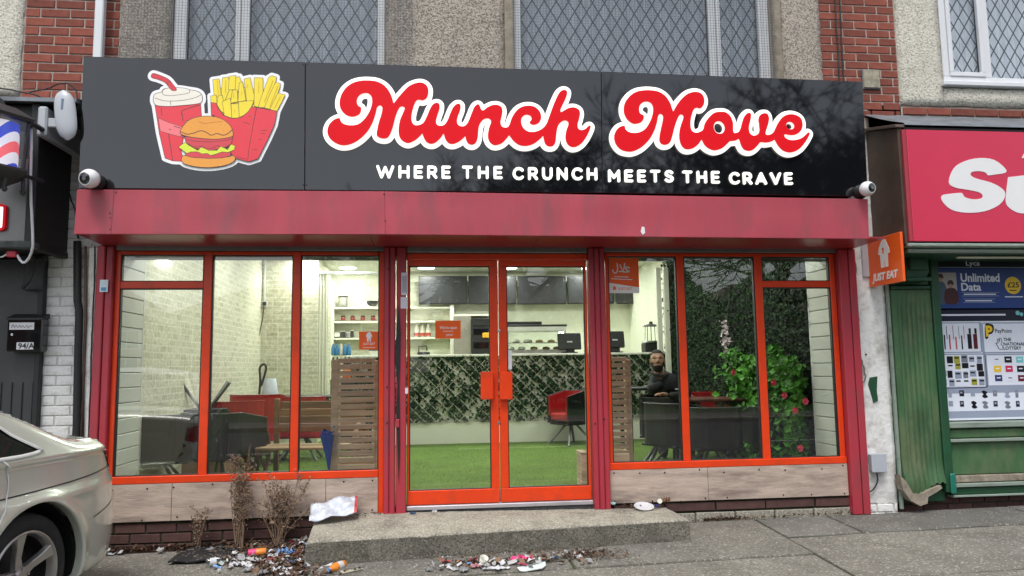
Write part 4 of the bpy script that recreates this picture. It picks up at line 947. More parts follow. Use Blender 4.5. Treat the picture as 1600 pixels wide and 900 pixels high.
# ------------------------------------------------------------------ right: pier, projecting sign, green shop
t = thing('white_rendered_pier', 'flaking white pier between the takeaway and the green shop', 'wall', (3.23, 0, -.25))
mb = MB(); P = []
for i in range(9):
    row = []
    for j in range(70):
        x = 3.10+.27*i/8; z = -.1+3.2*j/69
        row.append((x, -.028+rnd.uniform(-.004, .004)+(.01 if j < 2 else 0), z+(rnd.uniform(-.012, .012) if j == 0 else 0)))
    P.append(row)
P = P[::-1]; mb.grid([[(p[0], .05, p[2]) for p in P[0]]]+P+[[(p[0], .05, p[2]) for p in P[-1]]]); mb.smooth = True
M_plas = mat('flaking_white_plaster', (.74, .74, .72), .8, var=.08, vscale=3, bump=3, bscale=14, dirt=.95, dcol=(.30, .27, .22), dscale=6)
put('plaster_face', mb, M_plas, t); put('mortar_bed', MB().box(3.10, 3.37, -.01, .2, -.5, 3.1), M_wmort, t)
brickwork(t, 3.11, 3.37, -.24, -.095, -.02, M_wbrick, bw=.14, bh=.06)
P = [at(x, y, -.034) for x, y in [(1359, 590), (1371, 588), (1370, 610), (1372, 626), (1365, 629), (1361, 615), (1357, 600)]]
put('green_paint_patch', MB().prism([(q.x, q.z) for q in P], -.0345, -.02), M_greend, t)
plab('pale_recess_board', 1346, 381, 1384, 432, -.045, mat('pale_grey_board', (.42, .44, .47), .6, dirt=.2), t, .02)
t = thing('projecting_sign', 'square orange flag sign with white house mark on the white pier', 'sign', (3.24, -.26, 1.73))
xs0, ya, yb, za, zb2 = 3.245, -.035, -.50, 1.728, 2.133
M_jo = mat('delivery_orange', srgb(238, 96, 30), .35, var=.03)
put('sign_panel', MB().box(xs0-.012, xs0+.012, yb, ya, za, zb2, .003), M_jo, t); put('bracket', MB().box(xs0-.006, xs0+.006, ya+.001, .0, za+.05, za+.08).box(xs0-.006, xs0+.006, ya+.001, .0, zb2-.08, zb2-.05), M_galv, t)
def house_mark(u, v, s):
    """white house shape with cutlery-like slots: list of polygons in a unit square"""
    return [[(u+a*s, v+b*s) for a, b in pl] for pl in (
        [(-.36, .08), (-.30, .30), (-.12, .55), (-.02, .62), (.06, .56), (.13, .62), (.20, .50), (.34, .22), (.38, .06), (.24, .04), (.22, -.5), (.08, -.5), (.06, -.16), (-.02, -.16), (-.04, -.5), (-.22, -.5), (-.24, .06)],)]
sideM = Matrix(((0, 0, 1, 0), (-1, 0, 0, 0), (0, 1, 0, 0), (0, 0, 0, 1)))
def on_side(mb, y0, z0, x): mb.v = [(x+p[1], y0-p[0], z0+p[2]) for p in mb.v]; return mb
# left-facing side of the flag: reading direction runs from wall (left) to street (right)
for pl in house_mark(.235, .25, .20):
    f2 = Field(.1, .4, .05, .4, .004); d = f2.poly(pl)-.006; slot = f2.poly([(.215, .26), (.235, .26), (.24, .31), (.21, .31)]); d = np.maximum(d, -slot)
    put('house_mark', on_side(f2.fill(d, 0, .0015, 0), ya, za, xs0-.0145), M_white, t)
tm = text_mb('JUST EAT', .085, .004, .001, 1.0, .36, .2); tm = on_side(tm, ya-.05, za+.045, xs0-.0145); put('lettering', tm, M_white, t)
cable([at(1329, 385, -.05), at(1338, 420, -.05), at(1333, 450, -.05), at(1341, 500, -.05), at(1340, 530, -.05), at(1347, 565, -.05), at(1352, 585, -.05), at(1350, 596, -.05), at(1340, 606, -.05), at(1336, 618, -.05)], .006, mat('grey_cable', (.16, .15, .14), .6), 'grey_cable', 'grey cable wandering down the right white pier', .006)
cable([at(1331, 395, -.05), at(1327, 430, -.05), at(1336, 470, -.05), at(1335, 520, -.05), at(1331, 545, -.05)], .004, MC['grey_cable'], 'grey_cable', 'thin grey wire beside the crimson post under the flag sign', .006)
a, b = at(1361, 709, -.09), at(1386, 738, -.09)
t = thing('junction_box', 'small grey junction box low on the right white pier', 'junction box', (a.x, -.06, b.z))
M_jb = mat('grey_plastic_box', (.42, .45, .5), .45, var=.05, dirt=.2)
put('box_body', MB().box(a.x+.006, b.x-.006, -.085, -.03, b.z+.006, a.z-.006, .006), M_jb, t); put('lid', MB().box(a.x, b.x, -.095, -.0855, b.z, a.z, .005), M_jb, t)
cable([at(1370, 738, -.06), at(1371, 752, -.06), at(1364, 765, -.05), at(1356, 768, -.05), at(1350, 762, -.045)], .006, M_gasket, 'black_cable', 'black cable curling out of the grey junction box', .001)
for k_, (x, y) in enumerate([(1341, 545), (1353, 554)]):
    c = at(x, y, -.035); tag(put('wall_plug_hole', MB().lathe([(.009, 0), (.009, .003)], (c.x, c.y-.001, c.z), (0, -1, 0), 8), M_gasket), ('left', 'right')[k_]+' of two dark plug holes in the right white pier', 'hole')

gs = thing('green_shopfront', 'green painted shopfront with peeling timber and red fascia', 'shopfront', (4.6, 0, -.25))
f0, f1 = at(1408, 202, -.5), at(1421.5, 377, -.5); xg = f0.x+.01; zt2, zb3 = f0.z, f1.z
put('fascia_side_board', MB().hexa([(xg-.02, -.47, zb3-.02), (xg+.02, -.47, zb3-.02), (xg+.02, .02, zb3+.02), (xg-.02, .02, zb3+.02), (xg-.02, -.47, zt2+.02), (xg+.02, -.47, zt2+.02), (xg+.02, .02, zt2+.14), (xg-.02, .02, zt2+.14)], .004), M_brown, gs)
put('side_cap', MB().hexa([(xg-.05, -.49, zt2+.02), (xg+.03, -.49, zt2+.02), (xg+.03, .02, zt2+.145), (xg-.05, .02, zt2+.145), (xg-.05, -.49, zt2+.045), (xg+.03, -.49, zt2+.045), (xg+.03, .02, zt2+.17), (xg-.05, .02, zt2+.17)], .003), mat('lead_brown', (.11, .08, .065), .6, var=.3, dirt=.4), gs)
put('fascia_board', MB().box(xg+.03, 8.0, -.478, .02, zb3-.01, zt2+.03, .004), M_blackm, gs)
rs = thing('neighbour_sign', 'bright red fascia sign with large white letters, cut off at right', 'sign', (5.5, -.5, zb3))
put('sign_face', MB().box(xg+.035, 8.0, -.5, -.479, zb3, zt2, .004), M_red_sign, rs); put('edge_trim', MB().box(xg, xg+.033, -.498, -.47, zb3, zt2, .004), M_crimson2, rs)
S_ = [(1482,285),(1490,263),(1507,252),(1530,247),(1553,250),(1570,263),(1570.5,270),(1553,273),(1543,274),(1540,270),(1530,267.5),(1518,269),(1516.5,274),(1525,279),(1547,285),(1563,293),(1570,301),(1568,312),(1558,322),(1537,330.5),(1510,332.5),(1487,328),(1473,316),(1471,306),(1483,303),(1500,301.5),(1504,303),(1507,308),(1520,311.5),(1533,310),(1535,305),(1528,300),(1508,296),(1492,293)]
U_ = [(1575,277),(1600,274),(1604,276),(1600,300),(1603,308),(1612,310),(1622,306),(1626,276),(1655,274),(1648,330),(1622,330),(1620,325),(1608,332),(1592,333),(1577,325),(1571,313)]
for pl, nm in ((S_, 'S'), (U_, 'u')):
    q = [at(a, b, -.5) for a, b in pl]; q = spline([(p.x, p.z) for p in q], True, 3, () if nm == 'S' else (0, 1, 2, 7, 8, 9, 10))
    a = np.array(q); f2 = Field(a[:, 0].min()-.02, a[:, 0].max()+.02, a[:, 1].min()-.02, a[:, 1].max()+.02, .006)
    put('letter', f2.fill(f2.poly(q), 0, .003, -.5032), M_white, rs)
P = [at(x, y, -.5) for x, y in [(1596, 247), (1601, 238), (1620, 236), (1618, 248)]]; put('printed_star', MB().prism([(q.x, q.z) for q in P], -.5032, -.5002), M_white, rs)
M_peel = mat('peeling_pale_green', (.26, .32, .27), .7, var=.35, vscale=9, bump=1, dirt=.6, dcol=(.06, .08, .05), dscale=9, dstretch=(.3, 1, 2))
mb = MB().box(xg-.01, 8, -.5, -.40, zb3-.045, zb3-.012, .01).box(xg+.01, 8, -.46, -.36, zb3-.085, zb3-.047, .012); put('cornice_moulding', mb, M_peel, gs)
put('soffit', MB().box(xg, 8, -.42, .02, zb3-.09, zb3-.05), M_greend, gs)
put('reflection_strip', MB().box(3.84, 6.5, -.36, -.32, zb3-.115, zb3-.098, .005), mat('pale_reflection', (.75, .75, .55), .3), gs)  # pale strip added for light reflected at the shutter bottom, put into its colour
# pilaster with flutes, broken foot
px0, px1 = 3.375, 3.83
mb = MB().box(px0, 3.80, -.03, .12, -.1, 2.02, .004); put('pilaster_back', mb, M_greend, gs)
prof = []
n = 110; zlo = .015; zhi = 1.70; a0, a1 = 3.40, 3.765
P = []
for j in range(26):
    f = j/25; row = []
    for i in range(n+1):
        u = i/n; x = lerp(a0, a1, u)+(.0 if f > .1 else 0)
        gro = 0
        uu = (u-.14)/.72
        if 0 < uu < 1 and .02 < f < .93: gro = .022*(1-abs(math.sin(uu*math.pi*6))**.5)
        bottom = zlo+(.0 if u < .6 else .05+(.008*math.sin(u*43)))-.09*math.exp(-((u-.35)/.25)**2)
        z = lerp(bottom, zhi, f**1.0)
        y = -.075-(.03*math.exp(-((z-.05)/.1)**2))+gro
        row.append((x, y, z))
    P.append(row)
mb = MB().grid(P); P2 = [[(p[0], -.02, p[2]) for p in P[0]], P[0]]; mb.grid(P2)
mb.grid([[(p[0], -.02, p[2]) for p in (r[0] for r in P)], [r[0] for r in P]]).grid([[r[-1] for r in P], [(p[0], -.02, p[2]) for p in (r[-1] for r in P)]]); mb.smooth = True
put('fluted_board', mb, M_green, gs)
put('capital_block', MB().box(3.40, 3.765, -.09, -.031, 1.705, 1.74, .008).box(3.41, 3.755, -.075, -.0305, 1.745, 2.0, .004), M_greend, gs)
put('console_bracket', MB().prism([(3.47, 2.0), (3.68, 2.0), (3.68, 1.84), (3.64, 1.80), (3.47, 1.80)], -.20, -.076).box(3.49, 3.66, -.23, -.2005, 1.86, 2.0, .01).box(3.46, 3.69, -.215, -.077, 1.765, 1.798, .006), M_greend, gs)
crl = [at(x, y, -.11) for x, y in [(1404, 742), (1409, 765), (1421, 782), (1436, 790), (1447, 786), (1448, 776), (1462, 768), (1470, 762), (1468, 758), (1452, 764), (1438, 772), (1424, 770), (1414, 752)]]
put('broken_scroll', MB().prism([(q.x, q.z) for q in crl], -.13, -.05), M_wood_rot, gs)
put('edge_strip', MB().box(3.375, 3.398, -.06, -.031, -.15, 2.0, .003), M_peel, gs)
# frame post, window, boards
put('frame_post', MB().box(3.768, 3.842, -.10, .1, -.02, 2.03, .008), M_greend, gs)
put('frame_foot', MB().box(3.80, 3.85, -.115, -.101, -.03, .14, .01), mat('teal_paint', (.01, .16, .11), .4), gs)
zz = lambda y: at(1500, y, -.02).z
put('sill_board', MB().box(3.845, 8, -.09, .1, zz(668), zz(659), .006), M_peel, gs)
put('rail_board', MB().box(3.845, 8, -.06, .1, zz(684), zz(670), .008), M_green, gs)
put('rail_moulding', MB().box(3.845, 8, -.08, .1, zz(690), zz(685), .004), M_peel, gs)
put('lower_panel', MB().box(3.845, 8, -.04, .1, zz(741), zz(691), .003), M_green, gs)
put('rotten_rail', MB().box(3.845, 8, -.06, .1, zz(753), zz(742), .006), M_wood_rot, gs)
put('lower_moulding', MB().box(3.845, 8, -.075, .1, zz(760), zz(754), .005), M_peel, gs)
put('bottom_rail', MB().box(3.845, 8, -.05, .1, zz(772), zz(761), .006), M_greend, gs)
put('bottom_bead', MB().box(3.845, 8, -.07, .1, zz(775.5), zz(772.5), .003), M_peel, gs)
t = thing('shop_plinth', 'dirty dark brick plinth under the green shopfront', 'brick plinth', (5, 0, -.3)); pb = put('mortar_bed', MB().box(3.375, 8, .02, .3, -.5, -.03), M_joint, t)
brickwork(pb, 3.4, 5.6, -.20, -.04, .015, M_dbrick)
put('window_pane', MB().box(3.845, 8, .03, .036, zz(658), 2.03), M_glass, gs); put('frame_head', MB().box(3.845, 8, -.06, .1, 2.032, 2.07), M_greend, gs)
# poster in the window
po = thing('window_poster', 'tall printed advertising poster filling the green shop window', 'poster', (4.6, 0, .6))
YP = -.002
def pr(name, x0, y0, x1, y1, m, dy=0, par=None):
    """printed block between two photo corners, on the poster plane"""
    a = at(x0, y0, YP); b = at(x1, y1, YP); return put(name, MB().box(a.x, b.x, YP-dy-.0006, YP-dy, b.z, a.z), m, par or po)
pm = lambda n, *c: mat(n, srgb(*c), .3, var=.04)
P_w = pm('poster_white', 226, 232, 244); P_b = pm('poster_blue', 32, 62, 132); P_n = pm('poster_navy', 14, 20, 44); P_k = pm('poster_black', 16, 18, 26); P_y = pm('poster_yellow', 240, 200, 40); P_g = pm('poster_grey', 120, 125, 135); P_r = pm('poster_red', 170, 40, 50); P_l = pm('poster_line', 150, 160, 180); P_t = pm('poster_teal', 120, 200, 205)
put('poster_board', MB().box(3.846, 7.9, YP, YP+.02, zz(657), 2.028), P_w, po)
X9 = 1900
def blk(name, x0, y0, x1, y1, m, dy=.0008): return pr(name, x0, y0, x1, y1, m, dy)
zx = lambda x, y: x
blk('black_header', 1446, 402, X9, 418, P_k); blk('blue_banner', 1452, 418, X9, 482, P_b); blk('navy_strip', 1454, 482, X9, 499, P_n); blk('white_line', 1460, 491, 1571, 493, P_w, .0016)
def ptxt(s, x0, yb, x1, h, m, dy=.0024, bold=.002, sh=0):
    a = at(x0, yb, YP); b = at(x1, yb, YP); c_ = at(x0, yb-h, YP); tm = text_mb(s, .1, bold, .0004, 1, b.x-a.x, sh)
    hi = max(p[2] for p in tm.v if True); tm.v = [(p[0]+a.x, YP-dy+p[1]*.2, a.z+p[2]/hi*(c_.z-a.z)) for p in tm.v]; return put('lettering', tm, m, po)
ptxt('Lyca', 1509, 415, 1531, 8, P_w); ptxt('Unlimited', 1501, 440, 1562, 13, P_w, bold=.003); ptxt('Data', 1502, 454, 1533, 12, P_w, bold=.003)
for (x0, y0, x1) in [(1506, 459, 1556), (1508, 469, 1550)]:
    blk('small_print_line', x0, y0, x1, y0+1.6, P_w, .0016)
    f = [(x0-3, y0-2.2, x1+5, y0-1.7), (x0-3, y0+3.2, x1+5, y0+3.7)]
    for g in f: blk('pill_outline', *g, P_l, .0016)
q = at(1582.5, 446, YP); put('price_disc', MB().lathe([(.078, 0), (.078, .0006)], (q.x, YP-.0016, q.z), (0, -1, 0), 28), P_y, po); ptxt('£25', 1574, 449, 1592, 8, P_k, .0034)
blk('small_print_line', 1577, 453, 1588, 454.5, P_k, .003); blk('small_print_line', 1570, 463, 1598, 464.5, P_w, .0016)
blk('photo_print', 1456, 426, 1497, 474, pm('photo_sky', 170, 165, 160), .0013)
def pblob(name, pts, m, dy): q = [at(a, b, YP) for a, b in pts]; q = spline([(p.x, p.z) for p in q], True, 3); return put(name, MB().prism(q, YP-dy-.0004, YP-dy), m, po)
pblob('printed_jacket', [(1456, 473), (1457, 450), (1463, 441), (1472, 440), (1478, 448), (1481, 473)], pm('photo_denim', 70, 88, 105), .0016)
pblob('printed_dress', [(1477, 474), (1476, 456), (1482, 450), (1492, 451), (1497, 460), (1496, 474)], pm('photo_maroon', 70, 26, 32), .0022)
for (x, y) in ((1468.5, 434.5), (1484.5, 444.5)):
    pblob('printed_hair', [(x-4.5, y+1), (x-4, y-5), (x, y-7), (x+4, y-5), (x+5, y+1), (x, y-1)], pm('photo_hair', 55, 42, 38), .0032); pblob('printed_face', [(x-3.5, y-2), (x, y-4), (x+3.5, y-2), (x+3, y+3), (x, y+6), (x-3, y+3)], pm('photo_skin', 175, 130, 110), .0028)
q = at(1592, 489, YP); put('teal_mark', MB().lathe([(.02, 0), (.02, .0006)], (q.x-.014, YP-.0016, q.z), (0, -1, 0), 14).lathe([(.017, 0), (.017, .0006)], (q.x+.022, YP-.0017, q.z-.012), (0, -1, 0), 14), P_t, po)
def cell(x0, y0, x1, y1):
    for g in ((x0, y0, x1, y0+.9), (x0, y1-.9, x1, y1), (x0, y0+.9, x0+.9, y1-.9), (x1-.9, y0+.9, x1, y1-.9)): blk('cell_border', *g, P_l, .0008)
cell(1463, 504, 1533, 551); cell(1535, 504, 1640, 551); cell(1466, 553, 1540, 606); cell(1541, 553, 1640, 603)
blk('cell_border', 1470, 606, X9, 607, P_l); blk('cell_border', 1474, 643, X9, 644, P_l)
rr = random.Random(3); cl = [P_g, P_k, P_r, P_g, pm('poster_pink', 190, 90, 90), P_k]
for i, x in enumerate([1470, 1479, 1489, 1498, 1506]):
    blk('printed_vape', x-1.2, 509+rr.uniform(-1, 1), x+1.2, 530, cl[i], .0016)
for i, x in enumerate([1476, 1484, 1494, 1503]): blk('printed_vape', x-1.8, 525+rr.uniform(-2, 2), x+1.8, 546, [P_k, P_r, cl[4], P_k][i], .002)
for i, x in enumerate([1515, 1524]): blk('printed_vape', x-4, 522, x+4, 545, [P_k, pm('poster_dark_red', 90, 20, 30)][i], .0016); blk('printed_vape', x-2, 513, x+2, 521.5, P_k, .0016)
# pay mark: yellow P in black
P = [(1540,508),(1546,507),(1551,509),(1552,516),(1549,521),(1545,522),(1544,527),(1540,527)]; pblob('black_mark', [(x*1.0+(x-1546)*.12, y+(y-517)*.12) for x, y in P], P_k, .0016)
a = at(1540.5, 525, YP); tm = text_mb('P', .125, .006, .0004); tm.v = [(p[0]+a.x, YP-.0026+p[1]*.2, a.z+p[2]) for p in tm.v]; put('lettering', tm, P_y, po)
ptxt('PayPoint', 1555, 520, 1581, 6, P_k, .0016, .001)
ptxt('THE', 1568, 533, 1580, 5, P_n, .0016); ptxt('NATIONAL', 1568, 540, 1602, 5, P_n, .0016); ptxt('LOTTERY', 1568, 546.5, 1596, 5, P_n, .0016)
hand = [(1556, 536), (1559, 541), (1561, 545), (1566, 546), (1567, 541), (1564, 538), (1566, 534), (1564, 528), (1562, 528), (1562, 534), (1560, 529), (1558, 530), (1560, 536), (1556, 536)]
q = [at(a, b, YP-.003) for a, b in hand]; put('hand_outline', MB().tube(q, .0022, 4), P_n, po)
tl_ = [P_w, P_k, P_y, P_r, P_g]
for i in range(6):
    for j in range(4):
        x = 1467+i*11.6+rr.uniform(-1, 1)+j*1.1; y = 556+j*12+rr.uniform(-1, 1)
        blk('printed_newspaper', x, y, x+rr.uniform(8, 11), y+rr.uniform(8, 11), [P_g, P_l, P_w, P_k, P_l, pm('poster_olive', 160, 160, 60)][rr.randrange(6)], .0012+.0001*(i+j))
        blk('headline', x+1, y+2, x+8, y+4.2, P_k, .0024+.0001*(i+j))
cc = [P_w, P_k, P_t, P_y, pm('poster_magenta', 205, 40, 90), P_k, pm('poster_flagblue', 50, 60, 110), P_w, pm('poster_wine', 110, 20, 50)]
for i in range(3):
    for j in range(3):
        x = 1551+i*18+j*1.6; y = 557+j*14.5; blk('printed_card', x, y, x+12, y+9.5, cc[j*3+i], .0012); blk('card_mark', x+3, y+3.5, x+9, y+5.2, P_w if cc[j*3+i] is not P_w else P_g, .002)
for i in range(9):
    for j in range(2):
        x = 1481+i*17.5+j*1; y = 610+j*16.5; r_ = rr.random(); m_ = [P_k, P_g, P_l, P_k, P_n][rr.randrange(5)]
        if r_ < .5: blk('printed_gadget', x, y, x+rr.uniform(5, 8), y+rr.uniform(8, 12), m_, .0012); blk('printed_gadget_detail', x+1.5, y+2, x+5, y+5, P_l, .002)
        else: pblob('printed_gadget', [(x, y+2), (x+4, y), (x+9, y+3), (x+7, y+6), (x+10, y+10), (x+5, y+12), (x+1, y+9), (x+3, y+6)], m_, .0012)

# stickers on takeaway
def sticker(x0, y0, x1, y1, y, m, label, name='window_sticker', tilt=0):
    a, b = at(x0, y0, y), at(x1, y1, y); t = thing(name, label, 'sticker', ((a.x+b.x)/2, y, b.z)); put('sheet', MB().box(a.x, b.x, y, y+.0012, b.z, a.z), m, t); return t
def sprint(t, s, x0, yb, x1, h, y, m, bold=.0015, sh=.1):
    a = at(x0, yb, y); b = at(x1, yb, y); c_ = at(x0, yb-h, y); tm = text_mb(s, .1, bold, .0003, 1, b.x-a.x, sh); hi = max(p[2] for p in tm.v)
    tm.v = [(p[0]+a.x, y-.0008+p[1]*.2, a.z+p[2]/hi*(c_.z-a.z)) for p in tm.v]; return put('lettering', tm, m, t)
YG = .0275
M_sw = mat('sticker_white', (.8, .78, .76), .4, var=.02)
t = sticker(945, 403, 999, 458, YG, M_jo, 'orange and white halal sticker at the top of the right window')
P = [at(x, y, YG-.001) for x, y in [(945, 441), (999, 449), (999, 458), (945, 458)]]; put('white_band', MB().prism([(q.x, q.z) for q in P], YG-.0012, YG-.0006), M_sw, t)
def sline(t, pts, y, r, m, name='calligraphy'):
    q = [at(a, b, y) for a, b in pts]; q = [Vector(p) for p in spline([tuple(p) for p in q], False, 3)]; mb = MB()
    for a, b in zip(q[:-1], q[1:]):
        dr = b-a; n = Vector((-dr.z, 0, dr.x)); n = n/max(n.length, 1e-6)*r; mb.quad(a-n, b-n, b+n, a+n)
    return put(name, mb, m, t)
sline(t, [(984, 419), (978, 417), (979, 422), (984, 424), (977, 425), (972, 424)], YG-.0016, .006, M_white); sline(t, [(968, 413), (972, 421)], YG-.0016, .005, M_white)
sline(t, [(976, 411), (975, 420), (972, 424), (967, 424)], YG-.0018, .005, M_white); sline(t, [(964, 411), (965, 420), (963, 426), (959, 426), (957, 421)], YG-.0017, .005, M_white)
sline(t, [(960, 432), (982, 433)], YG-.0016, .003, M_white, 'small_print_line'); sline(t, [(955, 435.5), (988, 437)], YG-.0016, .003, M_white, 'small_print_line')
sprint(t, 'JUST EAT', 966, 453, 988, 4, YG-.001, M_jo); q = at(960, 450, YG); put('house_mark', MB().prism([(q.x-.014, q.z-.016), (q.x+.014, q.z-.016), (q.x+.014, q.z+.004), (q.x, q.z+.018), (q.x-.014, q.z+.004)], YG-.002, YG-.0014), M_jo, t)
t = sticker(561, 518, 591, 546, YG, M_jo, 'small square orange sticker low in the left window')
pl = house_mark(0, 0, .07)[0]; q = at(576.5, 527, YG); put('house_mark', MB().prism([(q.x+a, q.z+b) for a, b in pl][::-1], YG-.0016, YG-.001), M_sw, t); sprint(t, 'JUST EAT', 567, 539, 586, 3.6, YG-.0004, M_sw); sline(t, [(567, 543), (586, 543)], YG-.0014, .002, M_sw, 'small_print_line')
YD = .0225
t = sticker(680, 501, 720, 529, YD, M_jo, 'small orange opening notice on the left door glass')
sprint(t, "We're open", 687, 514, 714, 4.5, YD-.0004, M_sw); sline(t, [(692, 517.5), (708, 517.5)], YD-.0014, .002, M_sw, 'small_print_line'); sprint(t, 'JUST EAT', 697, 525, 708, 3, YD-.0004, M_sw)
t = sticker(627, 426, 637, 461, -.0635, mat('notice_pale', (.72, .7, .76), .5), 'narrow white printed notice on the crimson post left of the doors')
for i in range(6): sline(t, [(629+i*1.2, 431), (629+i*1.2, 457)], -.0648, .0012, P_g, 'small_print_line')
sticker(626, 464, 637, 482, -.0635, mat('notice_pale', (.72, .7, .76), .5), 'blank white sticker below the printed notice on the crimson post')
t = sticker(790, 547, 800, 577, YD, mat('white_sign_vinyl', (.8, .8, .8), .4), 'narrow white paper above the right door handle')
t = sticker(633, 606, 637.5, 615, -.0635, mat('notice_pale', (.72, .7, .76), .5), 'torn sticker scrap on the crimson post beside the left door')

# ================================================================== THE CAR (rear quarter in view, complete body)
M_paint = mat('silver_car_paint', (.68, .71, .62), .2, metal=.3, var=.03, vscale=2, coat=1, rvar=.05, dirt=.1, dcol=(.2, .19, .16), dscale=2)
M_trim = mat('bright_trim', (.72, .73, .70), .3); M_tyre = mat('tyre_rubber', (.022, .022, .022), .85, var=.3, vscale=20); M_alloy = mat('alloy_wheel', (.46, .45, .43), .32, metal=.8, var=.08)
M_tint = mat('tinted_car_glass', (.02, .025, .022), .04, coat=1, spec=.8); M_tail = mat('tail_lamp_red', (.38, .01, .02), .1, coat=1)
CA = R(77.5); hubx, huby = -2.70, -1.70; gz = G(hubx, huby)-.008
car = thing('parked_car', 'silver saloon car reversed up to the shop at the left edge', 'car', (hubx, huby, gz), CA)
# local frame: x toward the rear of the car, -y = visible side, z up; rear axle at x=0, visible face of tyre at y=0
HW = .90; OFFY = HW-.03     # centre line at y=+OFFY
sil = [(-3.62, .42), (-3.66, .62), (-3.55, .76), (-3.2, .86), (-2.45, .98), (-1.75, 1.30), (-1.35, 1.40), (-.85, 1.425), (-.4, 1.36), (.0, 1.20), (.30, 1.06), (.46, 1.022), (.60, 1.018), (.70, 1.0), (.765, .94), (.82, .84), (.90, .72), (.97, .62), (.975, .52), (.92, .38), (.86, .26), (.6, .22), (-1.3, .2), (-3.3, .2), (-3.6, .3)]
sil = spline(sil, True, 4)
WB = 2.75
def halfw(x, z):
    w = HW
    w -= .05*max(0, (.45-z)/.3)**2
    if z > .93: w -= (z-.93)*.50
    elif z > .62: w -= .03*((z-.62)/.31)**1.5
    w += .012*math.exp(-((z-.735)/.03)**2)*(1 if x > -3 else 0)
    r = x-.15
    if r > 0: w -= .24*(r/.87)**2.6
    fz = -2.9-x
    if fz > 0: w -= .30*(fz/.76)**2.2
    for ax in (0, -WB):
        d = math.hypot(x-ax, z-.335); w += .018*math.exp(-((d-.40)/.05)**2)
    return w
cf = Field(-3.72, 1.08, .15, 1.46, .02)
ds = cf.poly(sil, .2); arch = np.minimum(cf.ell(0, .335, .395, .395), cf.ell(-WB, .335, .395, .395))
winp = spline([(-.10, .985), (.06, 1.0), (-.12, 1.10), (-.35, 1.255), (-.9, 1.335), (-1.35, 1.32), (-1.75, 1.2), (-2.15, 1.0), (-1.5, .975), (-.6, .985)], True, 3, (1, 7))
dw = cf.poly(winp, .2)
XX, ZZ = np.meshgrid(cf.X, cf.Z)
def edge_at(x, z, d):
    i = int(round((x-cf.x0)/cf.h)); j = int(round((z-cf.z0)/cf.h)); i = min(max(i, 0), cf.nx-1); j = min(max(j, 0), cf.nz-1); return d[j, i]
def round_in(x, z):
    r = .10 if z > .5 else .04; e = min(r, max(0, -edge_at(x, z, ds))); return r-math.sqrt(max(0, r*r-(r-e)**2))
def side(sign, out=0.0): return lambda x, z: (x, OFFY-sign*(halfw(x, z)-round_in(x, z)*.9+out), z)
def lput(name, mb, m, smooth=True):
    mb.smooth = smooth; return put(name, mb, m, car, local=True)
for sg_ in (1, -1):
    b = cf.fill(np.maximum(np.maximum(ds, -arch), -dw), 0, 0, 0, side(sg_)); 
    if sg_ < 0: b.f = [tuple(reversed(q)) for q in b.f]
    lput('body_side', b, M_paint)
    g = cf.fill(dw+.0, .0, 0, 0, side(sg_, -.012)); g.f = g.f if sg_ > 0 else [tuple(reversed(q)) for q in g.f]; lput('side_window', g, M_tint)
def strip(pts, w, m, name, out=.004, sg_=1):
    q = spline(pts, False, 5); L_ = MB(); P = []
    for i, (x, z) in enumerate(q):
        a = q[max(0, i-1)]; c_ = q[min(len(q)-1, i+1)]; dx, dz = c_[0]-a[0], c_[1]-a[1]; l = math.hypot(dx, dz) or 1; nx, nz = -dz/l*w/2, dx/l*w/2
        s_ = side(sg_, out); P.append([s_(x-nx, z-nz), s_(x+nx, z+nz)])
    L_.grid(P); return lput(name, L_, m)
for s_ in (1, -1):
    P_ = []
    for i, (x, z) in enumerate(winp+[winp[0]]):
        a_, c_ = winp[i-1 if i else -1], winp[(i+1) % len(winp)]; dx, dz = c_[0]-a_[0], c_[1]-a_[1]; l_ = math.hypot(dx, dz) or 1; nx, nz = -dz/l_*.009, dx/l_*.009
        P_.append([side(s_, .005)(x-nx, z-nz), side(s_, .010)(x, z), side(s_, .005)(x+nx, z+nz)])
    lput('window_trim', MB().grid(P_), M_trim)
    strip([(-2.6, .74), (-1.6, .755), (-.6, .775), (.3, .80), (.80, .835)], .007, M_gasket, 'crease_line', .003, s_)
    strip([(-.26, 1.0), (-.20, .93), (-.20, .82), (-.28, .66), (-.42, .50), (-.52, .42)], .010, M_trim, 'door_edge_trim', .004, s_)
    strip([(.5, .555), (.78, .60), (.88, .66)], .006, M_gasket, 'bumper_seam', .003, s_)
    strip([(-1.38, .97), (-1.36, .7), (-1.4, .25)], .006, M_gasket, 'door_seam', .003, s_)
    lam = cf.fill(np.maximum(cf.poly([(.70, .93), (.765, .80), (1.0, .80), (1.0, .95)], .2), ds), 0, 0, 0, side(s_, .006)); lam.f = lam.f if s_ > 0 else [tuple(reversed(q)) for q in lam.f]; lput('tail_lamp', lam, M_tail)
# skin over the top, ends and underside
top = [p for p in sil]
P = []; secs = []
for (x, z) in top+[top[0]]:
    w = halfw(x, z)-(.10 if z > .5 else .04)*.9
    row = []
    for k in range(13):
        u = k/12*2-1; crown = .05*(1-u*u) if z > .5 else 0
        nx = .04*(1-u*u) if x > .8 else (-.06*(1-u*u) if x < -3.4 else 0)
        row.append((x+nx, OFFY+u*w, z+crown*(1 if z > .95 or x < -2.5 else .2)))
    P.append(row)
lput('body_top', MB().grid(P), M_paint)
gl_ = []
for (x, z) in [(.26, 1.085), (.06, 1.175), (-.2, 1.29), (-.42, 1.365)]:
    w = halfw(x, z)-.13; gl_.append([(x+.012, OFFY+u*w, z+.05*(1-u*u)+.008) for u in np.linspace(-1, 1, 11)])
lput('rear_screen', MB().grid(gl_), mat('rear_screen_glass', (.02, .025, .022), .12, spec=.3))
gl_ = []
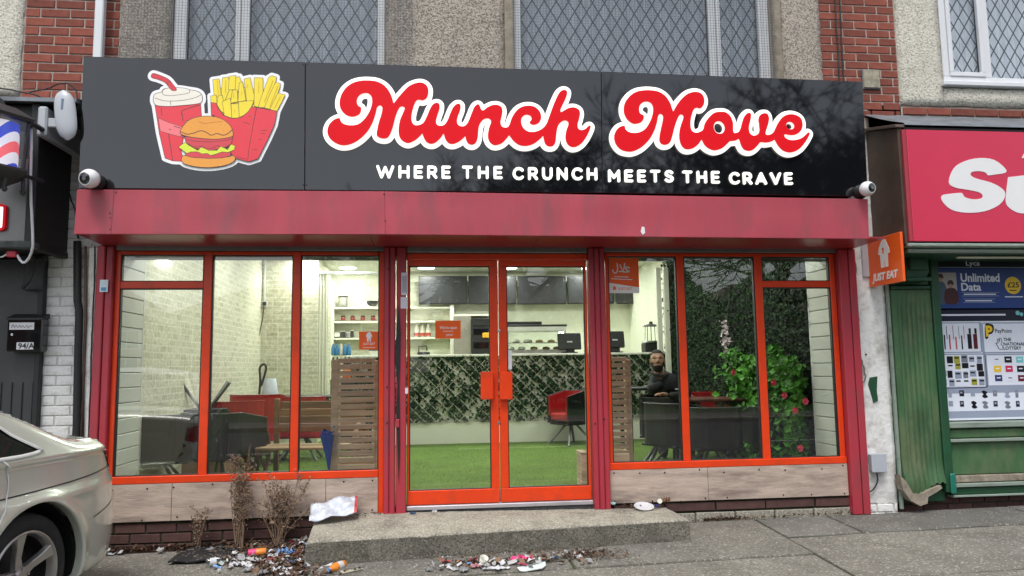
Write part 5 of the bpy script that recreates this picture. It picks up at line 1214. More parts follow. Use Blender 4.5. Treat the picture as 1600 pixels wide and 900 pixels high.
for (x, z) in [(-1.42, 1.40), (-1.75, 1.32), (-2.1, 1.16), (-2.38, 1.02)]:
    w = halfw(x, z)-.12; gl_.append([(x-.01, OFFY+u*w, z+.05*(1-u*u)+.012) for u in np.linspace(-1, 1, 11)])
lput('windscreen', MB().grid(gl_), M_tint)
# arch liners and lips
for ax in (0, -WB):
    for yy, y2 in ((.03, .34), (2*OFFY-.03, 2*OFFY-.34)):
        P = [[(ax+.392*math.cos(a), y, .335+.392*math.sin(a)) for y in (yy, y2)] for a in np.linspace(-.35, math.pi+.35, 26)]
        lput('wheel_arch_liner', MB().grid(P).add([(ax+.392*math.cos(a), y2, .335+.392*math.sin(a)) for a in np.linspace(0, 2*math.pi, 24)], [tuple(range(24))]), M_blackm)
    P = [[tuple(Vector(side(1)(ax+r*math.cos(a), .335+r*math.sin(a)))+Vector((0, o, 0))) for r, o in ((.402, -.004), (.394, -.006), (.390, .012), (.39, .05))] for a in np.linspace(-.32, math.pi+.32, 34)]
    lput('arch_lip', MB().grid(P), M_paint)
def wheel(ax, y, sgn):
    w = bpy.data.objects.new('wheel', None); COL.objects.link(w); w.parent = car; w.location = (ax, y, .335)
    A_ = (0, -sgn, 0)
    ty = MB().lathe([(.235, -.20), (.30, -.205), (.325, -.19), (.335, -.15), (.335, -.06), (.325, -.02), (.30, -.002), (.262, .0), (.243, -.012), (.235, -.02)], (0, 0, 0), A_, 56, cap=False); ty.smooth = True
    me = ty.mesh('tyre', M_tyre); o = put_mesh('tyre', me, None, (0, 0, 0)); o.parent = w
    ri_ = MB().lathe([(.243, -.008), (.238, .002), (.230, .0), (.224, -.02), (.215, -.05)], (0, 0, 0), A_, 56, cap=False); ri_.smooth = True
    o = put_mesh('rim', ri_.mesh('rim', M_alloy), None, (0, 0, 0)); o.parent = w
    bd = MB().lathe([(.2145, -.05), (.21, -.16), (.12, -.17), (.001, -.17)], (0, 0, 0), A_, 40, cap=False); bd.smooth = True; o = put_mesh('rim_barrel', bd.mesh('rim_barrel', M_blackm), None, (0, 0, 0)); o.parent = w
    ba_ = MB().lathe([(.18, -.145), (.18, -.135), (.001, -.135)], (0, 0, 0), A_, 32, cap=False); o = put_mesh('brake_disc', ba_.mesh('brake_disc', M_dk), None, (0, 0, 0)); o.parent = w
    sp2 = MB()
    for k in range(5):
        th = 2*math.pi*k/5+.45; c_, s_ = math.cos(th), math.sin(th)
        for e in (0,):
            prof_ = [(.03, .036, -.035), (.10, .026, -.035), (.17, .030, -.018), (.226, .044, -.006)]
            for (r0, w0, d0), (r1, w1, d1) in zip(prof_[:-1], prof_[1:]):
                pts = []
                for (r, ww, dd_) in ((r0, w0, d0), (r1, w1, d1)):
                    for (t_, dp) in ((-ww, dd_-.03), (-ww*.75, dd_), (ww*.75, dd_), (ww, dd_-.03)): pts.append((c_*r-s_*t_, -sgn*dp, s_*r+c_*t_))
                sp2.add(pts, [(0, 1, 5, 4), (1, 2, 6, 5), (2, 3, 7, 6), (0, 4, 7, 3)])
    o = put_mesh('spoke_set', sp2.mesh('spoke_set', M_alloy), None, (0, 0, 0)); o.parent = w; bevel(o, .003, 2)
    hb = MB().lathe([(.055, -.05), (.05, -.03), (.04, -.026), (.035, -.022), (.001, -.02)], (0, 0, 0), A_, 24, cap=False)
    for k in range(5):
        th = 2*math.pi*k/5+.2; hb.lathe([(.009, 0), (.008, .012), (.001, .013)], (.047*math.cos(th), sgn*.031, .047*math.sin(th)), A_, 8)
    o = put_mesh('hub_cap', hb.mesh('hub_cap', M_alloy), None, (0, 0, 0)); o.parent = w
for ax in (0, -WB): wheel(ax, .015, 1); wheel(ax, 2*OFFY-.015, -1)
lput('underbody', MB().box(-3.3, .8, .35, 2*OFFY-.35, .2, .5), M_blackm, False)

# ================================================================== INSIDE THE TAKEAWAY
ZC = 2.78
def brick_print(name, c1, c2, cm_, u, v, sc=1.0, bw=.24, bh=.085):
    """embossed brick-pattern wallpaper: flat print with slight relief"""
    m = bpy.data.materials.new(name); m.use_nodes = True; t = m.node_tree; b = t.nodes['Principled BSDF']
    tc = _n(t, 'ShaderNodeTexCoord'); s = _n(t, 'ShaderNodeSeparateXYZ'); c = _n(t, 'ShaderNodeCombineXYZ'); t.links.new(tc.outputs['Object'], s.inputs[0])
    t.links.new(s.outputs[u], c.inputs[0]); t.links.new(s.outputs[v], c.inputs[1])
    br = _n(t, 'ShaderNodeTexBrick'); br.inputs['Scale'].default_value = 1; br.inputs['Brick Width'].default_value = bw; br.inputs['Row Height'].default_value = bh; br.inputs['Mortar Size'].default_value = .008
    br.inputs['Color1'].default_value = (*c1, 1); br.inputs['Color2'].default_value = (*c2, 1); br.inputs['Mortar'].default_value = (*cm_, 1); br.inputs['Bias'].default_value = -.1
    t.links.new(c.outputs[0], br.inputs['Vector'])
    nz = _n(t, 'ShaderNodeTexNoise', Scale=28, Detail=6); t.links.new(tc.outputs['Object'], nz.inputs['Vector'])
    mx = _n(t, 'ShaderNodeMix', data_type='RGBA', blend_type='MULTIPLY'); mx.inputs[0].default_value = .75; t.links.new(br.outputs[0], mx.inputs[6])
    cr = _n(t, 'ShaderNodeValToRGB'); cr.color_ramp.elements[0].position = .35; cr.color_ramp.elements[1].position = .62; cr.color_ramp.elements[0].color = (.66, .65, .56, 1); t.links.new(nz.outputs[0], cr.inputs[0]); t.links.new(cr.outputs[0], mx.inputs[7])
    t.links.new(mx.outputs[2], b.inputs['Base Color']); b.inputs['Roughness'].default_value = .7
    bu = _n(t, 'ShaderNodeBump', Strength=.5, Distance=.004); t.links.new(br.outputs['Fac'], bu.inputs['Height']); bu.invert = True; t.links.new(bu.outputs[0], b.inputs['Normal']); return m
M_wp1 = brick_print('brick_wallpaper_side', (.72, .705, .57), (.55, .54, .42), (.78, .765, .65), 1, 2, 1, .17, .065)
M_wp2 = brick_print('brick_wallpaper_end', (.74, .72, .58), (.57, .56, .43), (.8, .78, .66), 0, 2, 1, .17, .065)
M_intw = mat('cream_interior_wall', (.74, .75, .62), .6, var=.05, vscale=2)
M_ceil = mat('white_ceiling', (.72, .72, .66), .8, var=.03)
M_lawn = mat('artificial_turf', (.125, .215, .024), .95, var=.22, vscale=2.2, bump=2.5, bscale=220, dirt=.2, dcol=(.06, .14, .01), dscale=1.3)
M_wht = mat('white_melamine', (.76, .76, .66), .4, var=.03); M_steel = mat('brushed_steel', (.5, .5, .48), .3, metal=.9, var=.15, vscale=8, dstretch=(1, 1, 8))
M_blk = mat('black_leatherette', (.010, .011, .012), .42, var=.2, vscale=5, bump=.3, bscale=80); M_rdl = mat('red_leatherette', (.34, .010, .014), .4, var=.12, vscale=5, bump=.3, bscale=80)
M_leg = mat('grey_metal_leg', (.19, .2, .19), .4, metal=.5); M_wood = mat('pale_planter_wood', (.70, .54, .37), .75, var=.28, vscale=7, bump=.8, bscale=30, dirt=.35, dcol=(.17, .11, .07), dscale=6, dstretch=(.25, 1, 2.5), objvar=.2)
M_wood2 = mat('brown_bench_wood', (.25, .13, .07), .6, var=.3, vscale=7, bump=.6, bscale=30, dirt=.3, dcol=(.1, .05, .03), dscale=6, dstretch=(.2, 1, 2), objvar=.2)
M_ivy = mat('ivy_leaf', (.014, .040, .014), .6, var=.3, vscale=12, rand=.85, spec=.2); M_ivy2 = mat('dark_hedge_leaf', (.014, .034, .011), .6, var=.3, vscale=12, rand=.85, spec=.2)
M_bush = mat('bright_leaf', (.06, .21, .02), .5, var=.35, vscale=12, rand=.75, spec=.3); M_flow = mat('pink_petal', (.75, .06, .11), .5, var=.2, vscale=20)
fl_ = put('interior_floor', MB().box(-3.05, 3.05, .055, 8, -.3, 0), M_lawn, kind='structure')
mb = MB(); rr = random.Random(5)
for i in range(26000):
    y = .06+4.9*rr.random()**1.5; x = rr.uniform(-3.0, 3.0); a = rr.uniform(0, 6.28); h = rr.uniform(.008, .016); w = .0022
    dx, dy = math.cos(a)*w, math.sin(a)*w; lx, ly = rr.uniform(-.008, .008), rr.uniform(-.008, .008)
    k = len(mb.v); mb.v += [(x-dx, y-dy, -.001), (x+dx, y+dy, -.001), (x+lx, y+ly, h)]; mb.f.append((k, k+1, k+2)); mb.mi.append(0)
put('turf_pile', mb, M_lawn, kind='stuff')
bpy.context.scene.objects['turf_pile']['label'] = 'short bright green pile of the artificial lawn floor'
put('interior_ceiling', MB().box(-3.2, 3.2, .301, 8, ZC, ZC+.2), M_ceil, kind='structure')
put('interior_side_wall', MB().box(-3.2, -3.05, .055, 5.4, -.1, ZC), M_wp1, kind='structure')
put('interior_side_wall', MB().box(3.05, 3.2, .055, 8, -.1, ZC), M_intw, kind='structure')
put('interior_partition_wall', MB().box(-3.2, -2.22, 5.4, 8, -.1, ZC), M_wp2, kind='structure')
put('interior_rear_wall', MB().box(-2.22, 3.05, 7.1, 8, -.1, ZC), M_intw, kind='structure')
put('interior_front_wall', MB().box(-3.1, 3.1, .301, .32, 2.1, ZC), M_ceil, kind='structure')
# white boarded reveals, board by board
for sx_, x0_, x1_, nm in ((-1, -3.05, -2.965, 'left'), (1, 2.965, 3.05, 'right')):
    t = thing('boarded_reveal', 'white horizontal boards lining the '+nm+' end of the shop window', 'cladding', (sx_*3.0, .28, 0))
    z = .0
    while z < 2.05: put('board', MB().box(x0_, x1_, .075, .52, z+.003, min(z+.117, 2.08), .004), mat('white_painted_board', (.66, .68, .62), .5, var=.05, dirt=.15, objvar=.06), t); z += .12
    put('corner_trim', MB().box(x0_, x1_+.004*0, .521, .545, 0, 2.3, .003), M_upvc, t)
# ceiling lamps
M_lamp = mat('lit_lamp_disc', (.9, .9, .85), .4, emit=(1, .99, .90), estr=7)
for k, (x, y) in enumerate([(-2.38, 5.25), (-1.72, 5.25), (-.4, 5.2), (.9, 5.2), (2.2, 5.2), (-1.9, 6.5), (-.6, 6.5), (.8, 6.5), (2.2, 6.5), (-2.2, 3.2), (-.7, 3.2), (.8, 3.2), (2.2, 3.2), (-2.2, 1.3), (-.7, 1.3), (.8, 1.3), (2.2, 1.3)]):
    t = thing('ceiling_lamp', ('lit ceiling lamp behind the second orange mullion', 'lit ceiling lamp above the kitchen shelves in the third pane', 'lit ceiling lamp seen at the top of the left door', 'lit ceiling lamp seen at the top of the right door', 'lit ceiling lamp behind the halal sticker')[k] if k < 5 else 'round white flush lamp on the takeaway ceiling, above the glass', 'lamp', (x, y, ZC), 0, 'round ceiling lamps in the takeaway')
    put('disc', MB().lathe([(.001, -.022), (.13, -.022), (.14, -.015), (.14, -.012)], (x, y, ZC), (0, 0, 1), 24, cap=False), M_lamp, t); put('rim', MB().lathe([(.142, -.014), (.15, -.01), (.15, -.0005)], (x, y, ZC), (0, 0, 1), 24), M_upvc, t)
    l = bpy.data.lights.new('lamp_light', 'AREA'); l.shape = 'DISK'; l.size = .26; l.energy = 13.5; l.color = (1, 1, .92)
    o = bpy.data.objects.new('lamp_light', l); COL.objects.link(o); o.parent = t; o.location = (0, 0, -.03)
q0 = atx(242, 402, -3.04); q1 = atx(269, 402, -3.04)  # added glowing oval standing in for a reflected lamp; no lamp on this wall
t = thing('reflected_lamp_oval', 'added glowing oval high on the wallpapered left wall, in place of a reflected lamp', 'lamp', (-3.04, (q0.y+q1.y)/2, q0.z))
mb = MB().lathe([(.001, .03), (.7, .028), (1, .012), (1, 0)], (0, 0, 0), (1, 0, 0), 24); mb.v = [(-3.048+p[0], (q0.y+q1.y)/2+p[1]*abs(q1.y-q0.y)*.5, q0.z+p[2]*.03) for p in mb.v]; put('disc', mb, M_lamp, t)
# socket, trunking and cord on the wall corner
a = at(413, 475, 5.39)
t = thing('wall_socket', 'white double socket with black plug on the brick wallpaper', 'socket', (a.x, 5.4, a.z)); put('plate', MB().box(a.x-.09, a.x+.05, 5.385, 5.4, a.z-.045, a.z+.04, .004), M_upvc, t); put('plug', MB().box(a.x-.02, a.x+.03, 5.35, 5.3845, a.z-.02, a.z+.03, .005), M_gasket, t)
put('trunking', MB().box(a.x-.012, a.x+.012, 5.38, 5.4, a.z+.042, ZC-.01, .003), M_upvc, t)
cable([(a.x+.005, 5.34, a.z-.02), (a.x-.02, 5.33, a.z-.3), (a.x-.09, 5.32, a.z-.7), (a.x-.15, 5.3, .75)], .008, M_gasket, 'hanging_cable', 'black cord hanging from the wall socket', .003)

# ---- serving counter
CY = 4.85
zc_ = at(780, 553, CY).z; xr_ = 3.04
ct = thing('serving_counter', 'cream serving counter clad in trellis and dark artificial ivy', 'counter', (.7, CY+.3, 0))
put('body', MB().box(-1.7, xr_, CY+.03, CY+.55, 0, zc_-.035), M_wht, ct); put('skirting_board', MB().box(-1.7, xr_, CY+.008, CY+.0295, 0, .30, .003), M_wht, ct)
put('worktop', MB().box(-1.74, xr_, CY-.03, CY+.6, zc_-.034, zc_, .006), mat('white_worktop', (.8, .8, .72), .3), ct)
la = MB(); zl0, zl1 = .32, zc_-.04
for sgn in (1, -1):
    x = -2.9
    while x < xr_+1.2:
        ta, tb = 0, zl1-zl0
        if sgn > 0: ta = max(ta, -1.7-x); tb = min(tb, xr_-x)
        else: ta = max(ta, x-xr_); tb = min(tb, x+1.7)
        if tb-ta > .03:
            a = Vector((x+sgn*ta, CY-(.022 if sgn > 0 else .030), zl0+ta)); b = Vector((x+sgn*tb, a.y, zl0+tb)); n = Vector((-sgn*.707, 0, .707))*.0055; d_ = Vector((0, .007, 0))
            la.hexa([a-n, b-n, b-n+d_, a-n+d_, a+n, b+n, b+n+d_, a+n+d_])
        x += .163
put('trellis_lattice', la, mat('willow_trellis', (.42, .42, .33), .7, var=.2), ct, kind='stuff')
def leaves(n, pos, size, seed=1, flat=None, aspect=.75):
    q = random.Random(seed); V = []; F = []
    for i in range(n):
        p = pos(q)
        if p is None: continue
        s = size*q.uniform(.6, 1.3); nrm = Vector((q.gauss(0, 1), q.gauss(0, 1), q.gauss(0, 1)))
        if flat is not None: nrm = nrm*.55+Vector(flat)
        nrm.normalize(); u = nrm.cross(Vector((q.gauss(0, 1), q.gauss(0, 1), q.gauss(0, 1)))).normalized(); v = nrm.cross(u)
        k = len(V); fo = nrm*s*.12
        V += [p-u*s*.5, p-v*s*.5*aspect*.8-u*s*.1+fo, p+u*s*.5, p+v*s*.5*aspect*.8-u*s*.1+fo]; F += [(k, k+1, k+2), (k, k+2, k+3)]
    return MB().add(V, F)
def civ(q):
    x = q.uniform(-1.7, xr_); z = q.uniform(zl0, zl1+.01)
    u, v = (x+z)/.1626, (x-z)/.1626; hsh = math.sin(math.floor(u)*12.9+math.floor(v)*78.2)*43758.5; hsh -= math.floor(hsh); fu, fv = u-math.floor(u), v-math.floor(v)
    if hsh < .30 and .13 < fu < .87 and .13 < fv < .87 and q.random() < .93: return None
    if hsh > .8 and q.random() < .2: return None
    return Vector((x, CY-.012+q.uniform(-.02, .012), z))
put('ivy', leaves(10500, civ, .054, 11, (0, -1, .2)), M_ivy, ct, kind='stuff')
# ---- shelves on the rear wall
SY = 6.85
sh = thing('shelf_unit', 'white wall shelves behind the counter with bottles and jars', 'shelves', (-1.2, 7.0, 1.3))
xa_ = at(522, 500, SY).x; xb_2 = at(706, 500, SY).x
for py in (479.5, 501.5, 527.5): z = at(620, py, SY).z; put('shelf', MB().box(xa_, xb_2-.03, SY, 7.095, z-.03, z, .003), M_wht, sh)
zt3 = at(700, 476, SY).z; put('upright', MB().box(xb_2-.03, xb_2+.04, SY-.01, 7.095, .9, zt3, .003), M_wht, sh); put('upright', MB().box(xa_-.06, xa_-.005, SY-.01, 7.095, 0.9, at(522, 440, SY).z, .003), M_wht, sh)
put('top_rail', MB().box(xb_2+.041, at(765, 491, SY).x, SY, 7.095, at(740, 491, SY).z-.03, at(740, 491, SY).z, .003), M_wht, sh)
put('shelf_backing', MB().box(xa_, xb_2, 7.096, 7.099, 1.2, 2.6), mat('marble_laminate', (.66, .66, .52), .35, var=.3, vscale=2.5, dstretch=(1, 1, 2.2), dirt=.3, dcol=(.35, .35, .28), dscale=2), sh)
cl_ = thing('clear_hanging_curtain', 'pale strip curtain hanging beside the kitchen shelves', 'curtain', (-2.2, 5.2, .2))
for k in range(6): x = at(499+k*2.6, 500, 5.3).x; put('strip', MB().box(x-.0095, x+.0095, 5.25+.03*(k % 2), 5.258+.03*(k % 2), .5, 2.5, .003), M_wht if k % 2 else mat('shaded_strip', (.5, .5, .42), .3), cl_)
put('rail', MB().box(at(497, 420, 5.3).x, at(600, 420, 5.3).x, 5.24, 5.30, 2.5, 2.54, .004), M_upvc, cl_)
def bottle(px, py, y, h, r, m, label, grp, name='sauce_bottle'):
    p = at(px, py, y); t = thing(name, label, 'bottle', p, 0, grp); mb = MB().lathe([(r*.95, 0), (r, .01), (r, h*.55), (r*.5, h*.72), (r*.4, h*.8), (r*.45, h*.84), (r*.2, h*.9), (.004, h)], p, (0, 0, 1), 12); mb.smooth = True; put('bottle_body', mb, m, t)
    put('label_band', MB().lathe([(r+.002, h*.04), (r+.002, h*.28)], p, (0, 0, 1), 12, cap=False), mat('sauce_label', (.4, .05, .03), .5), t); return t
M_bw = mat('cream_bottle', (.72, .70, .6), .4)
for x, nm in ((651, 'left'), (660, 'middle'), (669, 'right')): bottle(x, 526, SY+.1, .24, .042, M_bw, nm+' of three cream sauce bottles on the lowest shelf', 'sauce bottles on the shelf')
for k, (x, nm) in enumerate(((536, 'leftmost'), (551, 'second from left'), (567, 'third from left'), (583, 'rightmost'))):
    p = at(x, 500.5, SY+.1); t = thing('small_jar', nm+' of four small red jars on the middle shelf', 'jar', p, 0, 'red jars on the middle shelf')
    mb = MB().lathe([(.034, 0), (.04, .01), (.04, .05), (.03, .06)], p, (0, 0, 1), 12); mb.smooth = True; put('jar_body', mb, mat('jar_red', (.22, .03, .02), .3), t); put('lid', MB().lathe([(.034, .061), (.034, .08)], p, (0, 0, 1), 12), M_gasket, t)
p = at(582, 478, SY+.1); t = thing('dark_bowl', 'dark bowl on the top shelf behind the counter', 'bowl', p); put('bowl_body', MB().lathe([(.05, 0), (.09, .03), (.1, .08), (.09, .085), (.07, .03)], p, (0, 0, 1), 16, cap=False), M_dk, t)
p = at(536, 478, SY+.1); t = thing('storage_tin', 'grey tin at the left end of the top shelf', 'tin', p); put('tin_body', MB().lathe([(.08, 0), (.08, .14), (.083, .145)], p, (0, 0, 1), 16), M_steel, t); put('lid', MB().lathe([(.085, .146), (.085, .165)], p, (0, 0, 1), 16), M_dk, t)
for k, (x, w_, h_, m_, lb) in enumerate(((527, .09, .06, M_wht, 'white carton at the left end of the lowest shelf'), (536, .07, .09, M_dk, 'dark carton left of the steel scoops on the lowest shelf'), (545, .06, .07, M_steel, 'steel tub on the lowest shelf'), (550, .05, .1, M_dk, 'tall dark tub beside the steel tub'))):
    p = at(x, 526.5, SY+.1); t = thing('carton', lb, 'carton', p); put('carton_body', MB().box(p.x-w_/2, p.x+w_/2, p.y-.05, p.y+.05, p.z, p.z+h_, .006), m_, t); put('lid', MB().box(p.x-w_/2-.003, p.x+w_/2+.003, p.y-.053, p.y+.053, p.z+h_+.0005, p.z+h_+.012, .003), M_wht, t)
# stack of bottled drinks under shelf on counter end
bs = at(530, 562, 4.6)
t = thing('drinks_stack', 'stack of shrink wrapped water and cola packs behind the slatted planter', 'drinks', (bs.x, 4.6, .9)); rr = random.Random(4)
for j, (z, m_) in enumerate(((1.30, mat('blue_pack', (.05, .25, .5), .3)), (1.12, M_dk), (.98, mat('orange_pack', (.7, .16, .02), .4)))):
    for i in range(5): x = at(521+i*6.2, 540, 4.6).x; mb = MB().lathe([(.027, 0), (.029, .02), (.029, .1), (.012, .14), (.012, .16)], (x, 4.6+rr.uniform(-.03, .03), z-.02), (0, 0, 1), 9); mb.smooth = True; put('drink_bottle', mb, m_ if i != 2 else M_bw, t)
put('crate', MB().box(at(518, 560, 4.6).x, at(552, 560, 4.6).x, 4.5, 4.75, .0, .955, .01), M_dk, t)
# menu screens
for k, (x0, x1, lb) in enumerate(((654, 730, 'leftmost dark menu screen behind the counter, beside the shelves'), (732, 807, 'second dark menu screen, behind the door meeting stiles'), (809, 885, 'third dark menu screen, above the food display case'), (887, 960, 'fourth dark menu screen, behind the right centre post'), (962, 1030, 'rightmost dark menu screen, above the wire food warmer'))):
    a = at(x0, 431, 6.8); b = at(x1, 475 if k < 3 else 474, 6.8)
    t = thing('menu_screen', lb, 'screen', (a.x, 6.85, b.z), 0, 'menu screens above the counter')
    put('screen_body', MB().box(a.x, b.x, 6.81, 6.87, b.z, a.z, .006), M_blackm, t); put('screen_face', MB().box(a.x+.015, b.x-.015, 6.806, 6.8095, b.z+.015, a.z-.015), mat('switched_off_screen', (.015, .015, .018), .35, var=.3, vscale=4, dirt=.5, dcol=(.06, .06, .065), dscale=6), t)
    put('bracket', MB().box(a.x+.3, a.x+.4, 6.871, 7.1, b.z+.15, a.z-.1), M_dk, t)
# fridge / oven block
a, b = at(737, 497, 6.6), at(768, 553, 6.6)
t = thing('black_oven_stack', 'black oven stack behind the counter beside the left door', 'oven', ((a.x+b.x)/2, 6.8, .9))
put('cabinet', MB().box(a.x, b.x+.1, 6.62, 7.09, .9, a.z, .01), M_blackm, t)
for z in (b.z+.1, b.z+.33, b.z+.48): put('oven_door', MB().box(a.x+.02, b.x+.08, 6.60, 6.619, z, z+.1, .006), M_black, t)
put('yellow_cloth', MB().box(a.x+.18, a.x+.3, 6.575, 6.5995, b.z+.27, b.z+.36, .01), mat('yellow_cloth', (.75, .4, .03), .8), t)
put('grey_side_panel', MB().box(at(709, 495, 6.7).x, a.x-.005, 6.7, 7.09, .9, at(709, 494, 6.7).z, .004), mat('taupe_panel', (.26, .24, .2), .6), t)
# display case
a, b = at(790, 508, 5.1), at(884, 553, 5.1); zb4 = zc_+.002
t = thing('display_case', 'glass fronted steel food display case on the counter', 'display case', ((a.x+b.x)/2, 5.25, zb4))
x0, x1, z1_ = a.x, b.x, a.z
put('base', MB().box(x0, x1, 4.98, 5.38, zb4, zb4+.06, .005), M_steel, t); put('top_cover', MB().box(x0, x1, 5.0, 5.38, z1_-.10, z1_-.03, .008), mat('white_enamel', (.8, .8, .76), .3), t); put('top_trim', MB().box(x0-.01, x1+.01, 5.0, 5.39, z1_-.029, z1_, .004), M_dk, t)
for x in (x0+.01, x1-.03): put('upright', MB().box(x, x+.02, 5.0, 5.02, zb4+.061, z1_-.101), M_steel, t); put('rear_upright', MB().box(x, x+.02, 5.36, 5.38, zb4+.061, z1_-.101), M_steel, t)
put('glass_panel', MB().quad((x0+.02, 4.995, zb4+.06), (x1-.02, 4.995, zb4+.06), (x1-.02, 5.03, z1_-.1), (x0+.02, 5.03, z1_-.1)), glass_mat('case_glass', (.85, .88, .85), 1.5), t)
put('wire_shelf', MB().box(x0+.02, x1-.02, 5.04, 5.35, zb4+.16, zb4+.167), M_steel, t)
M_food = mat('pastry', (.45, .3, .12), .7, var=.3, vscale=20); 
for k in range(10):
    x = x0+.08+(x1-x0-.16)*((k*.37) % 1); mb = MB().lathe([(.001, 0), (.05, .003), (.06, .02), (.045, .04), (.001, .05)], (x, 5.15+.05*(k % 3), zb4+(.168 if k % 2 else .062)), (0, 0, 1), 12); mb.smooth = True; put('pastry', mb, M_food if k % 3 else M_wht, t)
t2 = thing('black_tray_rack', 'low black tray rack on top of the display case', 'tray', ((x0+x1)/2-.15, 5.2, z1_+.001)); put('tray', MB().box(x0, x0+.6*(x1-x0), 5.05, 5.35, z1_+.001, z1_+.05, .006), M_blackm, t2)
def till(px0, py0, px1, py1, y, label, flip=False):
    a, b = at(px0, py0, y), at(px1, py1, y); t = thing('till_screen', label, 'till', ((a.x+b.x)/2, y, zc_)); cx_ = (a.x+b.x)/2
    put('monitor', MB().hexa([(a.x, y, b.z+.08), (b.x, y, b.z+.08), (b.x, y+.04, b.z+.06), (a.x, y+.04, b.z+.06), (a.x, y+.05, a.z), (b.x, y+.05, a.z), (b.x, y+.09, a.z-.02), (a.x, y+.09, a.z-.02)], .008), M_blackm, t)
    put('stand', MB().box(cx_-.06, cx_+.08, y+.045, y+.09, zc_+.02, b.z+.1, .006), M_dk, t); put('foot', MB().box(cx_-.12, cx_+.12, y, y+.2, zc_+.001, zc_+.02, .006), M_dk, t)
    put('maker_plate', MB().box(cx_-.04, cx_+.04, y+.017, y+.019, (a.z+b.z)/2+.015, (a.z+b.z)/2+.035), M_lab, t); return t
till(872, 520, 909, 553, 4.93, 'black till monitor on the counter right of the display case'); till(946, 517, 977, 550, 4.93, 'black till monitor on the counter seen through the right window')
p = at(662, 552, 4.95); t = thing('tape_dispenser', 'black tape dispenser at the left end of the counter', 'dispenser', (p.x, 4.95, zc_)); put('frame', MB().tube([(p.x-.07, 4.95, zc_+.01), (p.x-.07, 4.95, zc_+.13), (p.x+.04, 4.95, zc_+.13), (p.x+.05, 4.95, zc_+.06)], .012, 6), M_dk, t); put('base', MB().box(p.x-.09, p.x+.09, 4.9, 5.0, zc_+.001, zc_+.045, .008), M_dk, t)
# wire warmer on printer base
p = at(1019, 549, 4.93); t = thing('wire_food_warmer', 'round caged food warmer on a black base at the right end of the counter', 'food warmer', (p.x, 4.93, zc_))
put('base', MB().box(p.x-.13, p.x+.13, 4.84, 5.06, zc_+.001, zc_+.14, .01), M_blackm, t); zz_ = zc_+.141
put('tray', MB().lathe([(.001, 0), (.14, .0), (.15, .02), (.145, .03)], (p.x, 4.95, zz_), (0, 0, 1), 24), M_steel, t)
wr = MB()
for k in range(10): a_ = 2*math.pi*k/10; wr.tube([(p.x+.1*math.cos(a_), 4.95+.1*math.sin(a_), zz_+.02), (p.x+.09*math.cos(a_), 4.95+.09*math.sin(a_), zz_+.25)], .004, 5)
put('cage', wr, M_dk, t, kind='stuff'); put('dome', MB().lathe([(.13, .25), (.10, .27), (.03, .29), (.025, .32), (.001, .33)], (p.x, 4.95, zz_), (0, 0, 1), 24), M_dk, t)
for k_, (x, nm) in enumerate(((1032, 'left'), (1044, 'right'))):
    a = at(x, 500, 4.4); t = thing('white_post', nm+' white square post at the right end of the counter', 'post', (a.x, 4.4, 0)); put('shaft', MB().box(a.x-.035, a.x+.035, 4.42, 4.49, .03, 2.5, .004), M_wht, t); put('base_plate', MB().box(a.x-.05, a.x+.05, 4.4, 4.51, 0, .03, .004), M_steel, t)
p = at(1004, 501, 7.0); t = thing('wall_switch', 'black wall switch near the right end of the counter', 'switch', (p.x, 7.1, p.z)); put('plate', MB().box(p.x-.05, p.x+.05, 7.07, 7.1, p.z-.06, p.z+.05, .006), M_blackm, t)
p = at(585, 556, 4.9); t = thing('white_carton', 'white takeaway carton on the left end of the counter', 'carton', (p.x, 4.95, zc_)); put('carton_body', MB().hexa([(p.x-.06, 4.9, zc_+.001), (p.x+.06, 4.9, zc_+.001), (p.x+.06, 5.0, zc_+.001), (p.x-.06, 5.0, zc_+.001), (p.x-.075, 4.885, zc_+.07), (p.x+.075, 4.885, zc_+.07), (p.x+.075, 5.015, zc_+.07), (p.x-.075, 5.015, zc_+.07)], .003), M_wht, t); put('lid', MB().box(p.x-.08, p.x+.08, 4.88, 5.02, zc_+.071, zc_+.085, .003), M_gasket, t)

